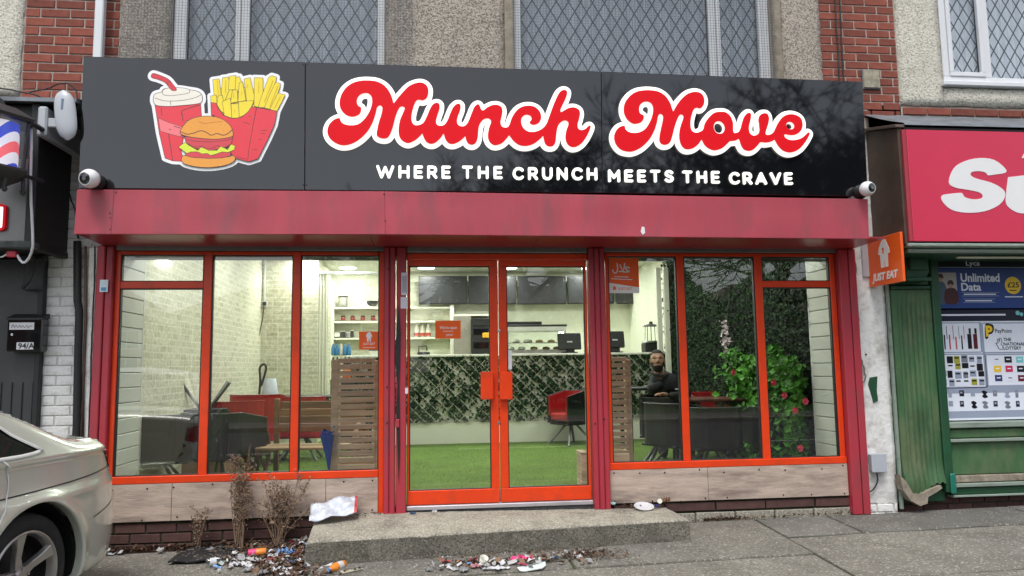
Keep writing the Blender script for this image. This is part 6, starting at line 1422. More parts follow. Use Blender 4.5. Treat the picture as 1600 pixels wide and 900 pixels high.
# ---- tub chairs
def tub(name, label, outer, inner, loc, rz, grp, w=.54, hgt=.70, flip=False):
    t = thing(name, label, 'chair', loc, rz, grp); h2 = w/2; th = .055; zs = .40
    def shell(off, z0, z1, y_front):
        o = h2-off; pts = []
        for k in range(7): a = math.pi*k/12; pts
        rc = .19-off; arc = [(-o, y_front), (-o, o-rc)]+[(-o+rc-rc*math.cos(a), o-rc+rc*math.sin(a)) for a in np.linspace(.2, math.pi/2, 6)]
        arc += [(-x, y) for x, y in arc[::-1]]; return arc
    def wall(a_, b_, z0, z1, slope=.07):
        mb = MB(); n = len(a_)
        for i in range(n-1):
            z1a = z1-(slope if a_[i][1] < -.1 else 0); z1b = z1-(slope if a_[i+1][1] < -.1 else 0)
            mb.hexa([(*a_[i], z0), (*a_[i+1], z0), (*b_[i+1], z0), (*b_[i], z0), (*a_[i], z1a), (*a_[i+1], z1b), (*b_[i+1], z1b), (*b_[i], z1a)])
        return mb
    A0, A1, A2 = shell(0, 0, 0, -h2), shell(th*.5, 0, 0, -h2), shell(th, 0, 0, -h2+.004)
    o = put('shell', wall(A0, A1, zs-.10, hgt), outer, t, local=True); smooth_by_angle(o)
    o = put('lining', wall(A1, A2, zs+.0, hgt-.004), inner, t, local=True); smooth_by_angle(o)
    bevel(put('seat', MB().box(-h2+th, h2-th, -h2+.002, h2-th, zs-.07, zs+.04, .02), inner, t, local=True), .01)
    put('seat_base', MB().box(-h2+.03, h2-.03, -h2+.02, h2-.03, zs-.125, zs-.101, .006), outer, t, local=True)
    for (sx_, sy_) in ((1, 1), (-1, 1), (1, -1), (-1, -1)):
        put('leg', MB().tube([(sx_*.05, sy_*.05, zs-.124), (sx_*.23, sy_*.23, .004)], .016, 8), M_leg, t, local=True)
    put('piping', MB().tube([(x, y, hgt+.002-(.07 if y < -.1 else 0)) for x, y in A0], .005, 5), mat('piping_highlight_grey', (.13, .125, .13), .35) if outer is M_blk else outer, t, local=True)  # on black chairs the grey puts a rim highlight into the piping colour
    return t
def onfloor(px, y, py=650): p = at(px, py, y); return (p.x, y, 0)
G1, G2 = 'black tub chairs by the window', 'red tub chairs'
tub('tub_chair', 'black tub chair right inside the leftmost pane', M_blk, M_blk, onfloor(250, 1.15), R(188), G1, .66, .70)
tub('tub_chair', 'black tub chair behind the first orange mullion from the left', M_blk, M_blk, onfloor(345, 1.25), R(160), G1, .60, .70)
tub('tub_chair', 'red tub chair back just above the black chairs, left window', M_rdl, M_rdl, onfloor(300, 3.4), R(170), G2, .6, .76)
tub('tub_chair', 'large red tub chair left of the wagon wheel bench', M_rdl, M_rdl, onfloor(368, 2.6), R(200), G2, .58, .75)
tub('tub_chair', 'red tub chair beside the grey lampshade', M_rdl, M_rdl, onfloor(405, 3.2), R(170), G2, .6, .80)
tub('tub_chair', 'red tub chair behind the bench backrest', M_rdl, M_rdl, onfloor(470, 3.4), R(180), G2, .62, .76)
tub('tub_chair', 'red tub chair with a black back standing alone by the counter', M_blk, M_rdl, (*atz(893, 694, 0).xy, 0), R(-62), G2, .47, .74)
bpy.context.view_layer.update()
tub('tub_chair', 'black tub chair nearest the right slatted planter', M_blk, M_blk, onfloor(1042, 2.3), R(150), G1, .58, .72)
tub('tub_chair', 'black tub chair half behind the first mullion of the right window', M_blk, M_blk, onfloor(1056, 1.35), R(115), G1, .56, .70)
tub('tub_chair', 'black tub chair back filling the middle pane of the right window', M_blk, M_blk, onfloor(1110, 1.0), R(180), G1, .54, .675)
tub('tub_chair', 'black tub chair behind the right mullion, beside the flowers', M_blk, M_blk, onfloor(1208, 1.15), R(175), G1, .50, .66)
tub('tub_chair', 'red tub chair behind the brown table, right window', M_rdl, M_rdl, onfloor(1112, 2.7), R(0), G2, .56, .74)
tub('tub_chair', 'red tub chair nearest the bright green bush', M_rdl, M_rdl, onfloor(1172, 2.2), R(20), G2, .50, .70)
# upturned chair on a crate
t = tub('upturned_chair', 'chair stored upside down, dark legs pointing up by the left mullion', M_blk, M_blk, (0, 0, 0), 0, G1, .5, .70)
p = at(320, 640, 2.2); t.rotation_euler = (math.pi, 0, .3); t.location = (p.x, 2.2, .97)
t = thing('storage_crate', 'brown crate under the upturned chair', 'crate', (p.x, 2.2, 0)); put('crate_body', MB().box(p.x-.27, p.x+.27, 1.93, 2.47, 0, .262, .01), M_wood2, t)
def table(name, label, x, y, z, w, d, m, ml):
    t = thing(name, label, 'table', (x, y, 0)); put('tabletop', MB().box(x-w/2, x+w/2, y-d/2, y+d/2, z-.03, z, .006), m, t)
    for sx_ in (1, -1):
        for sy_ in (1, -1): put('leg', MB().box(x+sx_*(w/2-.06)-.02, x+sx_*(w/2-.06)+.02, y+sy_*(d/2-.06)-.02, y+sy_*(d/2-.06)+.02, 0, z-.031), ml, t)
    return t
p = at(490, 618, 3.7); table('long_table', 'dark topped table behind the bench', p.x, 3.7, p.z, 1.5, .7, M_blackm, M_dk)
lp = at(422, 616, 3.55)
t = thing('grey_lampshade', 'pale grey tapered shade standing on the dark table', 'lampshade', (lp.x, 3.55, lp.z)); mb = MB().lathe([(.10, .001), (.065, .19), (.06, .19), (.095, .004)], (lp.x, 3.55, at(422, 616, 3.55).z+.004), (0, 0, 1), 20, cap=False); mb.smooth = True; put('shade', mb, mat('grey_shade', (.45, .5, .55), .6), t)
hp = at(405, 616, 3.5)
t = thing('black_looped_handle', 'black looped handle standing up on the dark table', 'handle', (hp.x, 3.5, hp.z)); put('loop', MB().tube(spline([(hp.x, 3.5, hp.z+.0), (hp.x+.01, 3.5, hp.z+.18), (hp.x, 3.5, hp.z+.32), (hp.x+.05, 3.5, hp.z+.37), (hp.x+.075, 3.5, hp.z+.32), (hp.x+.05, 3.5, hp.z+.2), (hp.x+.02, 3.5, hp.z+.1)], False, 4), .014, 8), M_blackm, t)
p = at(1135, 621, 1.95); table('brown_table', 'brown topped table between red and black chairs, right window', p.x, 1.95, p.z, .95, .6, mat('red_brown_wood', (.13, .045, .03), .35, var=.3, dstretch=(.3, 1, 1)), M_dk)
p = at(1012, 605, 2.35); tb = table('small_dining_table', 'dark small table with a plate in front of the seated man', p.x, 2.4, p.z, .62, .5, M_blackm, M_dk); TZ = p.z; TX = p.x
t = thing('food_plate', 'plate of pale food on the small dark table', 'plate', (TX+.05, 2.25, TZ)); put('dish', MB().lathe([(.06, .001), (.11, .012), (.12, .018), (.105, .016), (.05, .006), (.001, .006)], (TX+.05, 2.25, TZ), (0, 0, 1), 24), M_wht, t)
for k in range(7): put('food_piece', MB().box(TX+.05-.07+.02*k, TX+.05-.04+.02*k, 2.2+.012*k, 2.28-.008*k, TZ+.0175, TZ+.035+.004*(k % 3), .006), mat('fried_food', (.65, .5, .2), .7, var=.2), t)
# ---- wagon wheel bench
bx0, bx1 = at(402, 690, 1.4).x, at(566, 690, 1.4).x; by = 1.35
t = thing('wagon_wheel_bench', 'brown slatted garden bench with wagon wheel ends', 'bench', ((bx0+bx1)/2, by, 0))
for k, py in enumerate((634, 645.5, 656.5, 668)): z = at(470, py, by+.28).z; put('back_slat', MB().box(bx0+.1, bx1-.05, by+.25+.02*(3-k), by+.275+.02*(3-k), z-.042, z+.042, .006), M_wood2, t)
zs_ = at(470, 697, by-.05).z
for k in range(5): put('seat_slat', MB().box(bx0+.04, bx1-.04, by-.2+k*.085, by-.125+k*.085, zs_-.025, zs_, .005), mat('worn_bench_wood', (.38, .25, .13), .6, var=.3, vscale=7, dirt=.3, dstretch=(.2, 1, 2), objvar=.2), t)
for xw in (bx0, bx1):
    r_ = .27; zc2 = .30; mb = MB().tube([(xw, by+r_*math.cos(a), zc2+r_*math.sin(a)) for a in np.linspace(0, 2*math.pi, 25)], .024, 8, cap=False); mb.smooth = True; w_ = put('wheel', mb, M_wood2, t)
    for k in range(8): a = math.pi*2*k/8; put('spoke', MB().tube([(xw, by, zc2), (xw, by+(r_-.01)*math.cos(a), zc2+(r_-.01)*math.sin(a))], .013, 6), M_wood2, w_)
    put('hub', MB().lathe([(.045, -.035), (.05, 0), (.045, .035)], (xw, by, zc2), (1, 0, 0), 12), M_wood2, w_)
    put('back_post', MB().box(xw-.025+(.06 if xw == bx0 else -.06), xw+.025+(.06 if xw == bx0 else -.06), by+.30, by+.34, 0.02, .80, .006), M_wood2, t); put('seat_bearer', MB().box(xw-.02+(.06 if xw == bx0 else -.06), xw+.02+(.06 if xw == bx0 else -.06), by-.2, by+.2995, zs_-.08, zs_-.026, .004), M_wood2, t)
t.rotation_euler = (0, 0, R(-9))
# ---- slatted planters
def slat_screen(label, xa, xb, y, z0, z1, n, lean=0, box=True, py=.06):
    t = thing('slatted_planter', label, 'planter', ((xa+xb)/2, y, 0), 0, 'slatted planters inside the window'); w = .075
    put('post', MB().box(xa, xa+w, y, y+.045, 0, z1, .005), M_wood, t); put('post', MB().box(xb-w*.8, xb, y, y+.045, 0, z1-.01, .005), M_wood, t)
    for k in range(n):
        z = z0+(z1-z0-.03)*k/(n-1); d_ = rnd.uniform(-.003, .003); put('slat', MB().box(xa+w*.75, xb-w*.6, y-.022+d_, y-.001, z, z+.042+rnd.uniform(-.003, .003), .004), M_wood, t)
    if box:
        for z in (0.02, .115, .21): put('trough_board', MB().box(xa-.02, xb+.02, y+.05, y+.07, z, z+.085, .004), M_wood, t).select_get(); put('trough_board', MB().box(xa-.02, xa, y+.0705, y+.34, z, z+.085, .004), M_wood, t); put('trough_board', MB().box(xb, xb+.02, y+.0705, y+.34, z, z+.085, .004), M_wood, t); put('trough_board', MB().box(xa-.02, xb+.02, y+.341, y+.36, z, z+.085, .004), M_wood, t)
    return t
a, b = at(518, 562, .55), at(594, 735, .55)
slat_screen('slatted timber planter screen inside the left window, by the bench', a.x, b.x, .55, .06, a.z, 20)
a, b = at(914, 560, .62), at(990, 720, .62)
slat_screen('slatted timber planter screen inside the right window, by the black chairs', a.x, b.x, .62, .06, a.z, 20)
a, b = at(908, 706, .35), at(940, 757, .35)
t = thing('planter_box', 'low pale timber planter box behind the right door', 'planter', ((a.x+b.x)/2, .42, 0))
for k in range(4): z = .03+k*.075; put('board', MB().box(a.x, b.x+.25, .34, .36, z, z+.07, .004), M_wood, t); put('board', MB().box(a.x, a.x+.02, .3605, .56, z, z+.07, .004), M_wood, t)
put('corner_cap', MB().box(a.x-.005, a.x+.05, .335, .565, .33, .345, .003), M_wood, t)
# blue umbrella
p0, p1 = at(511, 680, .48), at(514, 735, .48)
t = thing('folded_umbrella', 'small folded blue umbrella leaning on the slatted planter', 'umbrella', (p1.x, .48, 0)); mb = MB(); P = []
for i in range(9):
    f = i/8; z = lerp(p1.z, p0.z, f); r_ = .008+.042*f**1.3; P.append([(lerp(p1.x, p0.x, f)+r_*(1+.3*math.sin(5*a+f*3))*math.cos(a), .48+r_*(1+.3*math.sin(5*a))*math.sin(a), z) for a in np.linspace(0, 2*math.pi, 25)])
mb.grid(P); mb.smooth = True; put('canopy', mb, mat('blue_nylon', (.01, .09, .5), .5, var=.3, vscale=20), t)
put('tuft', leaves(60, lambda q: Vector((p0.x+q.gauss(0, .03), .48+q.gauss(0, .02), p0.z+abs(q.gauss(0, .02)))), .035, 3), MC['blue_nylon'], t, kind='stuff'); put('tip', MB().tube([(p1.x, .48, p1.z-.03 if p1.z > .04 else 0), (p1.x, .48, p1.z)], .004, 6), M_blackm, t)
# doormat
a = at(727, 765, .25); t = thing('doormat', 'dark grey doormat just inside the glass doors', 'doormat', (.05, .4, 0)); put('mat_pile', MB().box(at(727, 757, .3).x, at(870, 757, .3).x, .07, .56, .003, .016, .004), mat('grey_mat', (.07, .075, .08), .95, var=.2, bump=1.5, bscale=150), t); put('edging', MB().box(at(727, 757, .3).x-.02, at(870, 757, .3).x+.02, .06, .58, .0015, .010, .002), M_blackm, t)
# ---- leafy wall and flowering bush on the right
t = thing('artificial_hedge_wall', 'dark artificial hedge covering the right hand interior wall', 'hedge', (3.0, 2.8, 0))
put('backing_net', MB().box(3.02, 3.049, .55, 4.8, 0, 2.76), M_blackm, t)
put('foliage', leaves(22000, lambda q: Vector((2.99-abs(q.gauss(0, .03)), q.uniform(.55, 4.8), q.uniform(.02, 2.75))), .048, 21, (-1, -.3, .3)), M_ivy2, t, kind='stuff')
ya_, yb_ = atx(1268, 620, 2.85).y, atx(1142, 600, 2.82).y
t = thing('flowering_bush', 'bright green artificial bush with pink flowers against the dark hedge', 'bush', (2.8, 1.6, 0))
def bp(q):
    y = q.uniform(max(.6, ya_-.05), yb_); z = .03+(1.12+.07*math.sin(y*7)+.04*math.sin(y*19))*q.random()**.75; 
    if z < .55 and y > 1.6 and q.random() < .8: return None
    return Vector((2.93-abs(q.gauss(0, .09)), y, z))
put('leaf_mass', leaves(4200, bp, .085, 31, (-.8, -.6, .35), .9), M_bush, t, kind='stuff')
for (x, y) in [(1146, 582), (1208, 598), (1225, 618), (1258, 627), (1242, 641), (1250, 700), (1190, 690)]:
    p = atx(x, y, 2.72); fb = MB()
    for k in range(7): a = 2*math.pi*k/7; u = Vector((.75*math.cos(a), -.2-.4*math.cos(a), math.sin(a))); v = Vector((-.75*math.sin(a), .4*math.sin(a), math.cos(a))); fb.add([p, p+u*.024+v*.012, p+u*.034, p+u*.024-v*.012], [(0, 1, 2, 3)])
    fb.lathe([(.012, 0), (.015, .01), (.001, .02)], p, (-1, 0, 0), 6); put('flower', fb, M_flow, t)
for k in range(3): put('stem', MB().tube([(2.9, .9+k*.5, 0), (2.88, .95+k*.5, .5), (2.9, .9+k*.5, 1.0)], .012, 6), M_wood2, t)
p = atx(1137, 525, 2.85); t = thing('hanging_white_flowers', 'string of pale dried flowers hanging on the dark hedge', 'flowers', p); put('blossom', leaves(90, lambda q: Vector((p.x-abs(q.gauss(0, .03)), p.y+q.gauss(0, .035), p.z+q.uniform(-.2, .18))), .05, 5, (-1, -.5, 0)), mat('dried_petal', (.55, .46, .5), .7, rand=.3), t, kind='stuff'); put('string', MB().tube([(p.x, p.y, p.z+.18), (p.x+.05, p.y, p.z+.5)], .003, 5), M_dk, t)

# ================================================================== THE SEATED MAN
PY = 2.05; hp = at(1027, 564, PY); HX, HY, HZ = hp.x, hp.y, hp.z
seat = tub('tub_chair', 'black tub chair the seated man sits on', M_blk, M_blk, (HX+.16, PY+.22, 0), R(-15), G1, .58, .74)
man = thing('person', 'man in a black hooded jacket, short dark beard, seated at the small table', 'person', (HX+.12, PY+.15, 0))
M_skin = mat('skin', (.40, .22, .15), .5, var=.1, vscale=12); M_jack = mat('black_padded_jacket', (.012, .013, .016), .8, var=.25, vscale=6, bump=1.5, bscale=18); M_hair = mat('short_dark_hair', (.018, .014, .012), .8, var=.3, vscale=60, bump=1, bscale=200)
M_trou = mat('dark_trousers', (.02, .022, .03), .8)
def skin(name, pts, edges, m, par, sub=2, root=0):
    me = bpy.data.meshes.new(name); off = origin_of(par); me.from_pydata([tuple(Vector(p[:3])-off) for p in pts], edges, []); o = bpy.data.objects.new(name, me); COL.objects.link(o); o.parent = par
    s = o.modifiers.new('skin', 'SKIN'); s.use_smooth_shade = True
    for i, p in enumerate(pts): v = me.skin_vertices[0].data[i]; r_ = p[3]; v.radius = (r_, p[4] if len(p) > 4 else r_); v.use_root = (i == root)
    d = o.modifiers.new('subdivision', 'SUBSURF'); d.levels = d.render_levels = sub
    me.materials.append(m); return o
sx0, sy0 = HX+.12, PY+.15      # pelvis column
SH = HZ-.20
pts = [(sx0+.02, sy0+.05, .52, .16), (sx0+.02, sy0+.03, .70, .15), (sx0-.0, sy0-.01, .86, .165), (sx0-.06, sy0-.05, SH-.02, .13), (HX+.045, PY+.05, SH+.07, .075),
       (sx0-.17, sy0-.10, SH-.09, .068), (sx0-.23, sy0-.24, .82, .054), (TX+.16, 2.16, TZ+.07, .046), (TX+.11, 2.17, TZ+.065, .036),
       (sx0+.17, sy0-.03, SH-.06, .08), (sx0+.22, sy0-.14, .76, .065), (sx0+.02, sy0-.30, .74, .048), (sx0-.06, sy0-.32, .76, .038)]
body = skin('jacket', pts, [(0, 1), (1, 2), (2, 3), (3, 4), (3, 5), (5, 6), (6, 7), (7, 8), (3, 9), (9, 10), (10, 11), (11, 12)], M_jack, man, 2, 0)
skin('trousers', [(sx0+.02, sy0+.05, .50, .15), (sx0-.1, sy0-.02, .49, .10), (sx0-.16, sy0-.40, .50, .075), (sx0-.18, sy0-.44, .1, .055), (sx0+.13, sy0-.02, .49, .10), (sx0+.12, sy0-.40, .50, .075), (sx0+.12, sy0-.44, .1, .055)], [(0, 1), (1, 2), (2, 3), (0, 4), (4, 5), (5, 6)], M_trou, man, 2, 0)
for dx in (-.18, .12): put('shoe', MB().box(sx0+dx-.045, sx0+dx+.045, sy0-.62, sy0-.39, .005, .085, .03), M_blackm, man)
# hood collar
mb = MB(); P = []
for i in range(5):
    f = i/4; P.append([(HX+.045+(.10-.03*abs(f-.5))*math.cos(a)*(1+.1*f), PY+.06+(.10)*math.sin(a), SH+.045+.035*f+.03*math.sin(a)) for a in np.linspace(0, 2*math.pi, 25)])
mb.grid(P); mb.smooth = True; o = put('hood', mb, M_jack, man); sm = o.modifiers.new('thickness', 'SOLIDIFY'); sm.thickness = .03
put('chest_badge', MB().box(sx0+.06, sx0+.10, sy0-.185, sy0-.181, SH-.12, SH-.105), M_lab, man)
# head: one sculpted surface
def head_pt(u, v):
    """u around, v from chin (0) to crown (1); face toward -y"""
    z = -.125+.25*v; a = u
    prof = math.sqrt(max(0, 1-((v-.56)/.56)**2)) if v < .56 else math.sqrt(max(0, 1-((v-.56)/.44)**2))
    prof = prof**.8 if v < .56 else prof**.9
    rx, ry = .078*prof, .098*prof
    if v < .45: rx *= .86+.3*v; 
    cx_, sy_ = math.cos(a), math.sin(a); x, y = rx*cx_, ry*sy_
    fr = max(0, -sy_)
    y -= .012*fr*math.exp(-((v-.18)/.12)**2)                                   # chin
    y -= .030*math.exp(-(x/.014)**2)*math.exp(-((v-.43)/.075)**2)*(fr > .5)    # nose
    y -= .008*math.exp(-(x/.012)**2)*math.exp(-((v-.53)/.06)**2)*(fr > .5)
    y -= .009*math.exp(-((v-.605)/.035)**2)*math.exp(-(x/.06)**2)*(fr > .4)    # brow
    for s_ in (-1, 1): y += .011*math.exp(-((x-s_*.032)/.016)**2)*math.exp(-((v-.54)/.04)**2)*(fr > .4)
    y -= .006*math.exp(-(x/.026)**2)*math.exp(-((v-.29)/.04)**2)*(fr > .5)     # lips
    return x, y, z
Mh = Matrix.Translation((HX, PY, HZ)) @ Matrix.Rotation(R(-15), 4, 'Z') @ Matrix.Rotation(R(-8), 4, 'X')
nu, nv = 56, 44; P = [[Mh @ Vector(head_pt(2*math.pi*i/nu, max(.004, min(.996, j/nv)))) for i in range(nu+1)] for j in range(nv+1)]
mb = MB().grid(P); mb.smooth = True; put('head', mb, M_skin, man); nk = MB().tube([(HX+.045, PY+.06, SH-.02), (HX+.02, PY+.04, HZ-.06)], [.062, .052], 14); nk.smooth = True; put('neck', nk, M_skin, man)
def patch(name, cond, m, out):
    V = []; F = []
    for j in range(nv):
        for i in range(nu):
            u, v = 2*math.pi*(i+.5)/nu, (j+.5)/nv
            if cond(u, v):
                k = len(V)
                for (ii, jj) in ((i, j), (i+1, j), (i+1, j+1), (i, j+1)):
                    x, y, z = head_pt(2*math.pi*ii/nu, max(.004, min(.996, jj/nv))); s_ = 1+out; V.append(Mh @ Vector((x*s_, y*s_, z*(1+out*.7))))
                F.append((k, k+1, k+2, k+3))
    mb = MB().add(V, F); mb.smooth = True; return put(name, mb, m, man)
front = lambda u: -math.sin(u)
patch('hair', lambda u, v: v > .80-.06*(front(u) < .5) or (front(u) < .25 and v > .50) or (front(u) < -.2 and v > .30), M_hair, .045)
patch('beard', lambda u, v: (v < .24 and front(u) > -.1) or (front(u) > .05 and front(u) < .72 and v < .40) or (.335 < v < .375 and front(u) > .6), M_hair, .05)
for s_ in (-1, 1):
    e = MB().lathe([(.0001, -.010), (.008, -.006), (.0105, 0), (.008, .006), (.0001, .010)], Mh @ Vector((s_*.031, -.076, .012)), (0, -1, 0), 12); e.smooth = True; ey = put('eye', e, mat('eye_white', (.7, .68, .65), .2), man)
    pu = MB().lathe([(.0052, 0), (.0001, .0015)], Mh @ Vector((s_*.031, -.0855, .012)), (0, -1, 0), 12); put('iris', pu, M_hair, ey)
    br = MB().tube([Mh @ Vector((s_*.014, -.098, .028)), Mh @ Vector((s_*.032, -.096, .034)), Mh @ Vector((s_*.05, -.082, .028))], [.003, .0042, .002], 6); put('eyebrow', br, M_hair, man)
    er = MB(); P = []
    for i in range(7):
        f = i/6*2*math.pi; P.append([Mh @ Vector((s_*(.074+.012*q), .004+.017*math.cos(f)*(1-.3*q), .0+.030*math.sin(f)*(1-.25*q))) for q in (0, .5, 1)])
    er.grid(P); er.smooth = True; put('ear', er, M_skin, man)
# hands: palm and five fingers each
def hand(w, d, up, curl, side, nm):
    w = Vector(w); d = Vector(d).normalized(); up = Vector(up).normalized(); s = d.cross(up).normalized()*side
    pts = [(*w, .026), (*(w+d*.045), .024, ), (*(w+d*.085), .02)]; ed = [(0, 1), (1, 2)]
    for k, (o, l) in enumerate(((-.028, .068), (-.009, .078), (.010, .072), (.027, .056))):
        b = w+d*.085+s*o; n0 = len(pts)
        pts += [(*b, .0095), (*(b+d*l*.45-up*l*.10*curl), .0088), (*(b+d*l*.78-up*l*.40*curl), .008), (*(b+d*l*.95-up*l*.75*curl), .0068)]; ed += [(2, n0), (n0, n0+1), (n0+1, n0+2), (n0+2, n0+3)]
    n0 = len(pts); b = w+d*.03-s*.03; pts += [(*b, .012), (*(b+d*.03-s*.022-up*.01), .0105), (*(b+d*.058-s*.026-up*.022), .0088)]; ed += [(1, n0), (n0, n0+1), (n0+1, n0+2)]
    return skin(nm, pts, ed, M_skin, man, 2, 0)
hand((TX+.11, 2.17, TZ+.065), (-.8, .25, -.25), (0, 0, 1), .8, 1, 'hand'); hand((sx0-.06, sy0-.32, .76), (-.9, -.1, .15), (0, 0, 1), .6, -1, 'hand')

# ================================================================== STEP, WEEDS, LITTER
st_ = thing('concrete_step', 'worn concrete doorstep with rounded edges before the glass doors', 'step', (-.05, -.35, -.3))
f0, f1 = (-1.43, -.70, -.085), (1.36, -.60, -.072); b0, b1 = (-1.47, -.03, -.052), (1.36, -.03, -.065)
f0 = at(481, 846, -.70); f1 = at(1074, 811, -.60); b0 = at(497, 803, -.03); b1 = at(1040, 793, -.03)
n = 60; P = []; rr = random.Random(9)
for i in range(n+1):
    t = i/n; f = f0.lerp(f1, t); b = b0.lerp(b1, t); g = G(f.x, f.y)-.05
    j = lambda s=.004: rr.uniform(-s, s)
    jj = j(.003)-(.012 if i in (17, 18, 41) else 0)
    row = [(f.x, f.y-.004, g), (f.x, f.y-.002+j(.002), lerp(g, f.z, .5)), (f.x, f.y+j(.002), f.z-.035), (f.x, f.y+.001, f.z-.014+jj*.5), (f.x, f.y+.006, f.z-.004+jj*.6), (f.x, f.y+.018, f.z+jj*.3)]
    for k in range(1, 9): u = k/8; row.append((lerp(f.x, b.x, u), lerp(f.y+.018, b.y, u), lerp(f.z, b.z, u)+j(.0022)))
    P.append(row)
gap = lambda P_, dx, dz: [(p[0]+dx, p[1], p[2]-(dz if k > 2 else 0)) for k, p in enumerate(P_)]
Pa = [[(p[0]-.03, p[1], min(p[2], G(p[0], p[1])-.05)) for p in P[0]], gap(P[0], -.016, .03), gap(P[0], -.006, .006)]
Pb = [gap(P[-1], .006, .006), gap(P[-1], .014, .03), [(p[0]+.022, p[1], min(p[2], G(p[0], p[1])-.05)) for p in P[-1]]]
full = Pa+P+Pb; M_riser = mat('dark_riser_concrete', (.18, .168, .135), .95, var=.3, vscale=5, bump=3, bscale=70, speck=[(110, .7, (.06, .058, .045), .7), (100, .9, (.3, .28, .24), .6)], dirt=.8, dcol=(.05, .055, .035), dscale=4)  # front face takes a darker, slightly greener concrete than the top
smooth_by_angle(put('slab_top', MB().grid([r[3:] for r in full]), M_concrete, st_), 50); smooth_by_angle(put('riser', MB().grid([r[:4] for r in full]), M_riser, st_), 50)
f = Vector(f0).lerp(Vector(f1), .5)
mb = MB(); P = []
for i in range(41):
    t = i/40; q = f0.lerp(f1, t); g = G(q.x, q.y); P.append([(q.x, q.y-.13-.02*math.sin(i*.8), g-.02), (q.x, q.y-.11-.015*math.sin(i*.8), g+.018+rr.uniform(-.004, .004)), (q.x, q.y-.03, g+.022+.004*math.sin(i)), (q.x, q.y, g+.02)])
mb.grid(P); mb.smooth = True; put('footing', mb, M_pave, st_)
def gnd(px, py, dz=0):
    z = -.28
    for _ in range(12):
        p = atz(px, py, z+dz); z = G(p.x, p.y)
    return Vector((p.x, p.y, z))
M_leafd = mat('dead_leaf', (.10, .055, .032), .85, var=.3, vscale=9, rand=.6); M_leafp = mat('pale_dead_leaf', (.22, .13, .075), .85, var=.3, vscale=9, rand=.5)
def litter(label, areas, n, size, seed):
    """areas: (px, py, spread px x, spread px y)"""
    q = random.Random(seed); pos = []
    for a in areas:
        for i in range(int(n*a[4] if len(a) > 4 else n)): p = gnd(a[0]+q.gauss(0, a[2]), a[1]+q.gauss(0, a[3])); 
        pos
    pts = []
    for a in areas:
        for i in range(int(n*(a[4] if len(a) > 4 else 1))):
            p = gnd(a[0]+q.gauss(0, a[2]), a[1]+q.gauss(0, a[3])); p.y = min(p.y, -.03); pts.append(p+Vector((0, 0, .006+abs(q.gauss(0, .014)))))
    it = iter(pts); mb = leaves(len(pts), lambda q_: next(it), size, seed, (0, 0, 1.1)); o = put('dead_leaves', mb, M_leafd, kind='stuff'); tag(o, label); return o
litter('brown dead leaves drifted along the left brick plinth', [(215, 843, 30, 7), (290, 846, 40, 6), (420, 850, 40, 9), (458, 878, 32, 13, 4.5), (400, 862, 40, 8, 1.5), (350, 842, 40, 4, .6)], 330, .036, 1)
litter('dead leaves and grit in the corner right of the step', [(1095, 803, 14, 4), (1130, 806, 20, 3), (1200, 803, 40, 1.5, .5), (1300, 801, 30, 1, .4)], 90, .028, 2)
litter('dead leaves lying in front of the step', [(800, 872, 40, 5), (900, 868, 35, 4, 1.6), (740, 880, 30, 5, .8)], 330, .024, 3)
q = random.Random(6); tag(put('dead_leaves', leaves(110, lambda q_: Vector((q_.choice([q_.gauss(-1.05, .06), q_.gauss(1.15, .09)]), -.03-abs(q_.gauss(0, .03)), -.05+abs(q_.gauss(0, .012)))), .03, 6, (0, 0, 1)), M_leafd, kind='stuff'), 'dead leaves caught at the back corners of the step')
tag(put('grit', leaves(900, lambda q_: (lambda p: p+Vector((0, 0, .003)))(gnd(q_.uniform(150, 1600), 900-abs(q_.gauss(0, 55)))), .009, 8, (0, 0, 1)), M_leafp, kind='stuff'), 'scattered grit and crumbs on the pavement')
M_weed = mat('dead_weed_stem', (.24, .165, .11), .9, var=.3, vscale=15, rand=.4)
def weed(px, py, h, w, n, label, seed):
    b = gnd(px, py); b.y = min(b.y, -.09); b.z = G(b.x, b.y); q = random.Random(seed); t = thing('dead_weed', label, 'weed', b); heads = []
    for k in range(n):
        a = q.uniform(0, 6.28); r_ = q.uniform(.1, 1)*w; hh = h*q.uniform(.5, 1); p0 = b+Vector((q.uniform(-.03, .03), q.uniform(-.02, .02), 0)); p2 = b+Vector((math.cos(a)*r_, -abs(math.sin(a))*r_*.35, hh)); p1 = (p0+p2)/2+Vector((q.uniform(-.03, .03), 0, .04))
        pts = spline([tuple(p0), tuple(p1), tuple(p2)], False, 4); put('stem', MB().tube(pts, .0028, 5), M_weed, t)
        for i, s in enumerate(pts[3:]): 
            for _ in range(int(16*(.4+i/8))): heads.append(Vector(s)+Vector((q.gauss(0, .016), q.gauss(0, .012), q.gauss(0, .022))))
        for _ in range(2):
            s = Vector(pts[q.randrange(3, len(pts))]); e = s+Vector((q.uniform(-.09, .09), q.uniform(-.04, .01), q.uniform(.02, .09))); put('side_twig', MB().tube([s, e], .0016, 4), M_weed, t)
            for _ in range(16): heads.append(s.lerp(e, q.random())+Vector((q.gauss(0, .006), q.gauss(0, .006), q.gauss(0, .008))))
    it = iter(heads); put('seed_head', leaves(len(heads), lambda q_: next(it), .017, seed+1), M_weed, t, kind='stuff')
weed(385, 846, .70, .11, 16, 'tall dead brown weed against the left window boards', 1); weed(438, 852, .54, .26, 20, 'bushy dead brown weed nearest the step', 2); weed(330, 846, .3, .08, 4, 'thin short dead weed left of the tall one', 3)
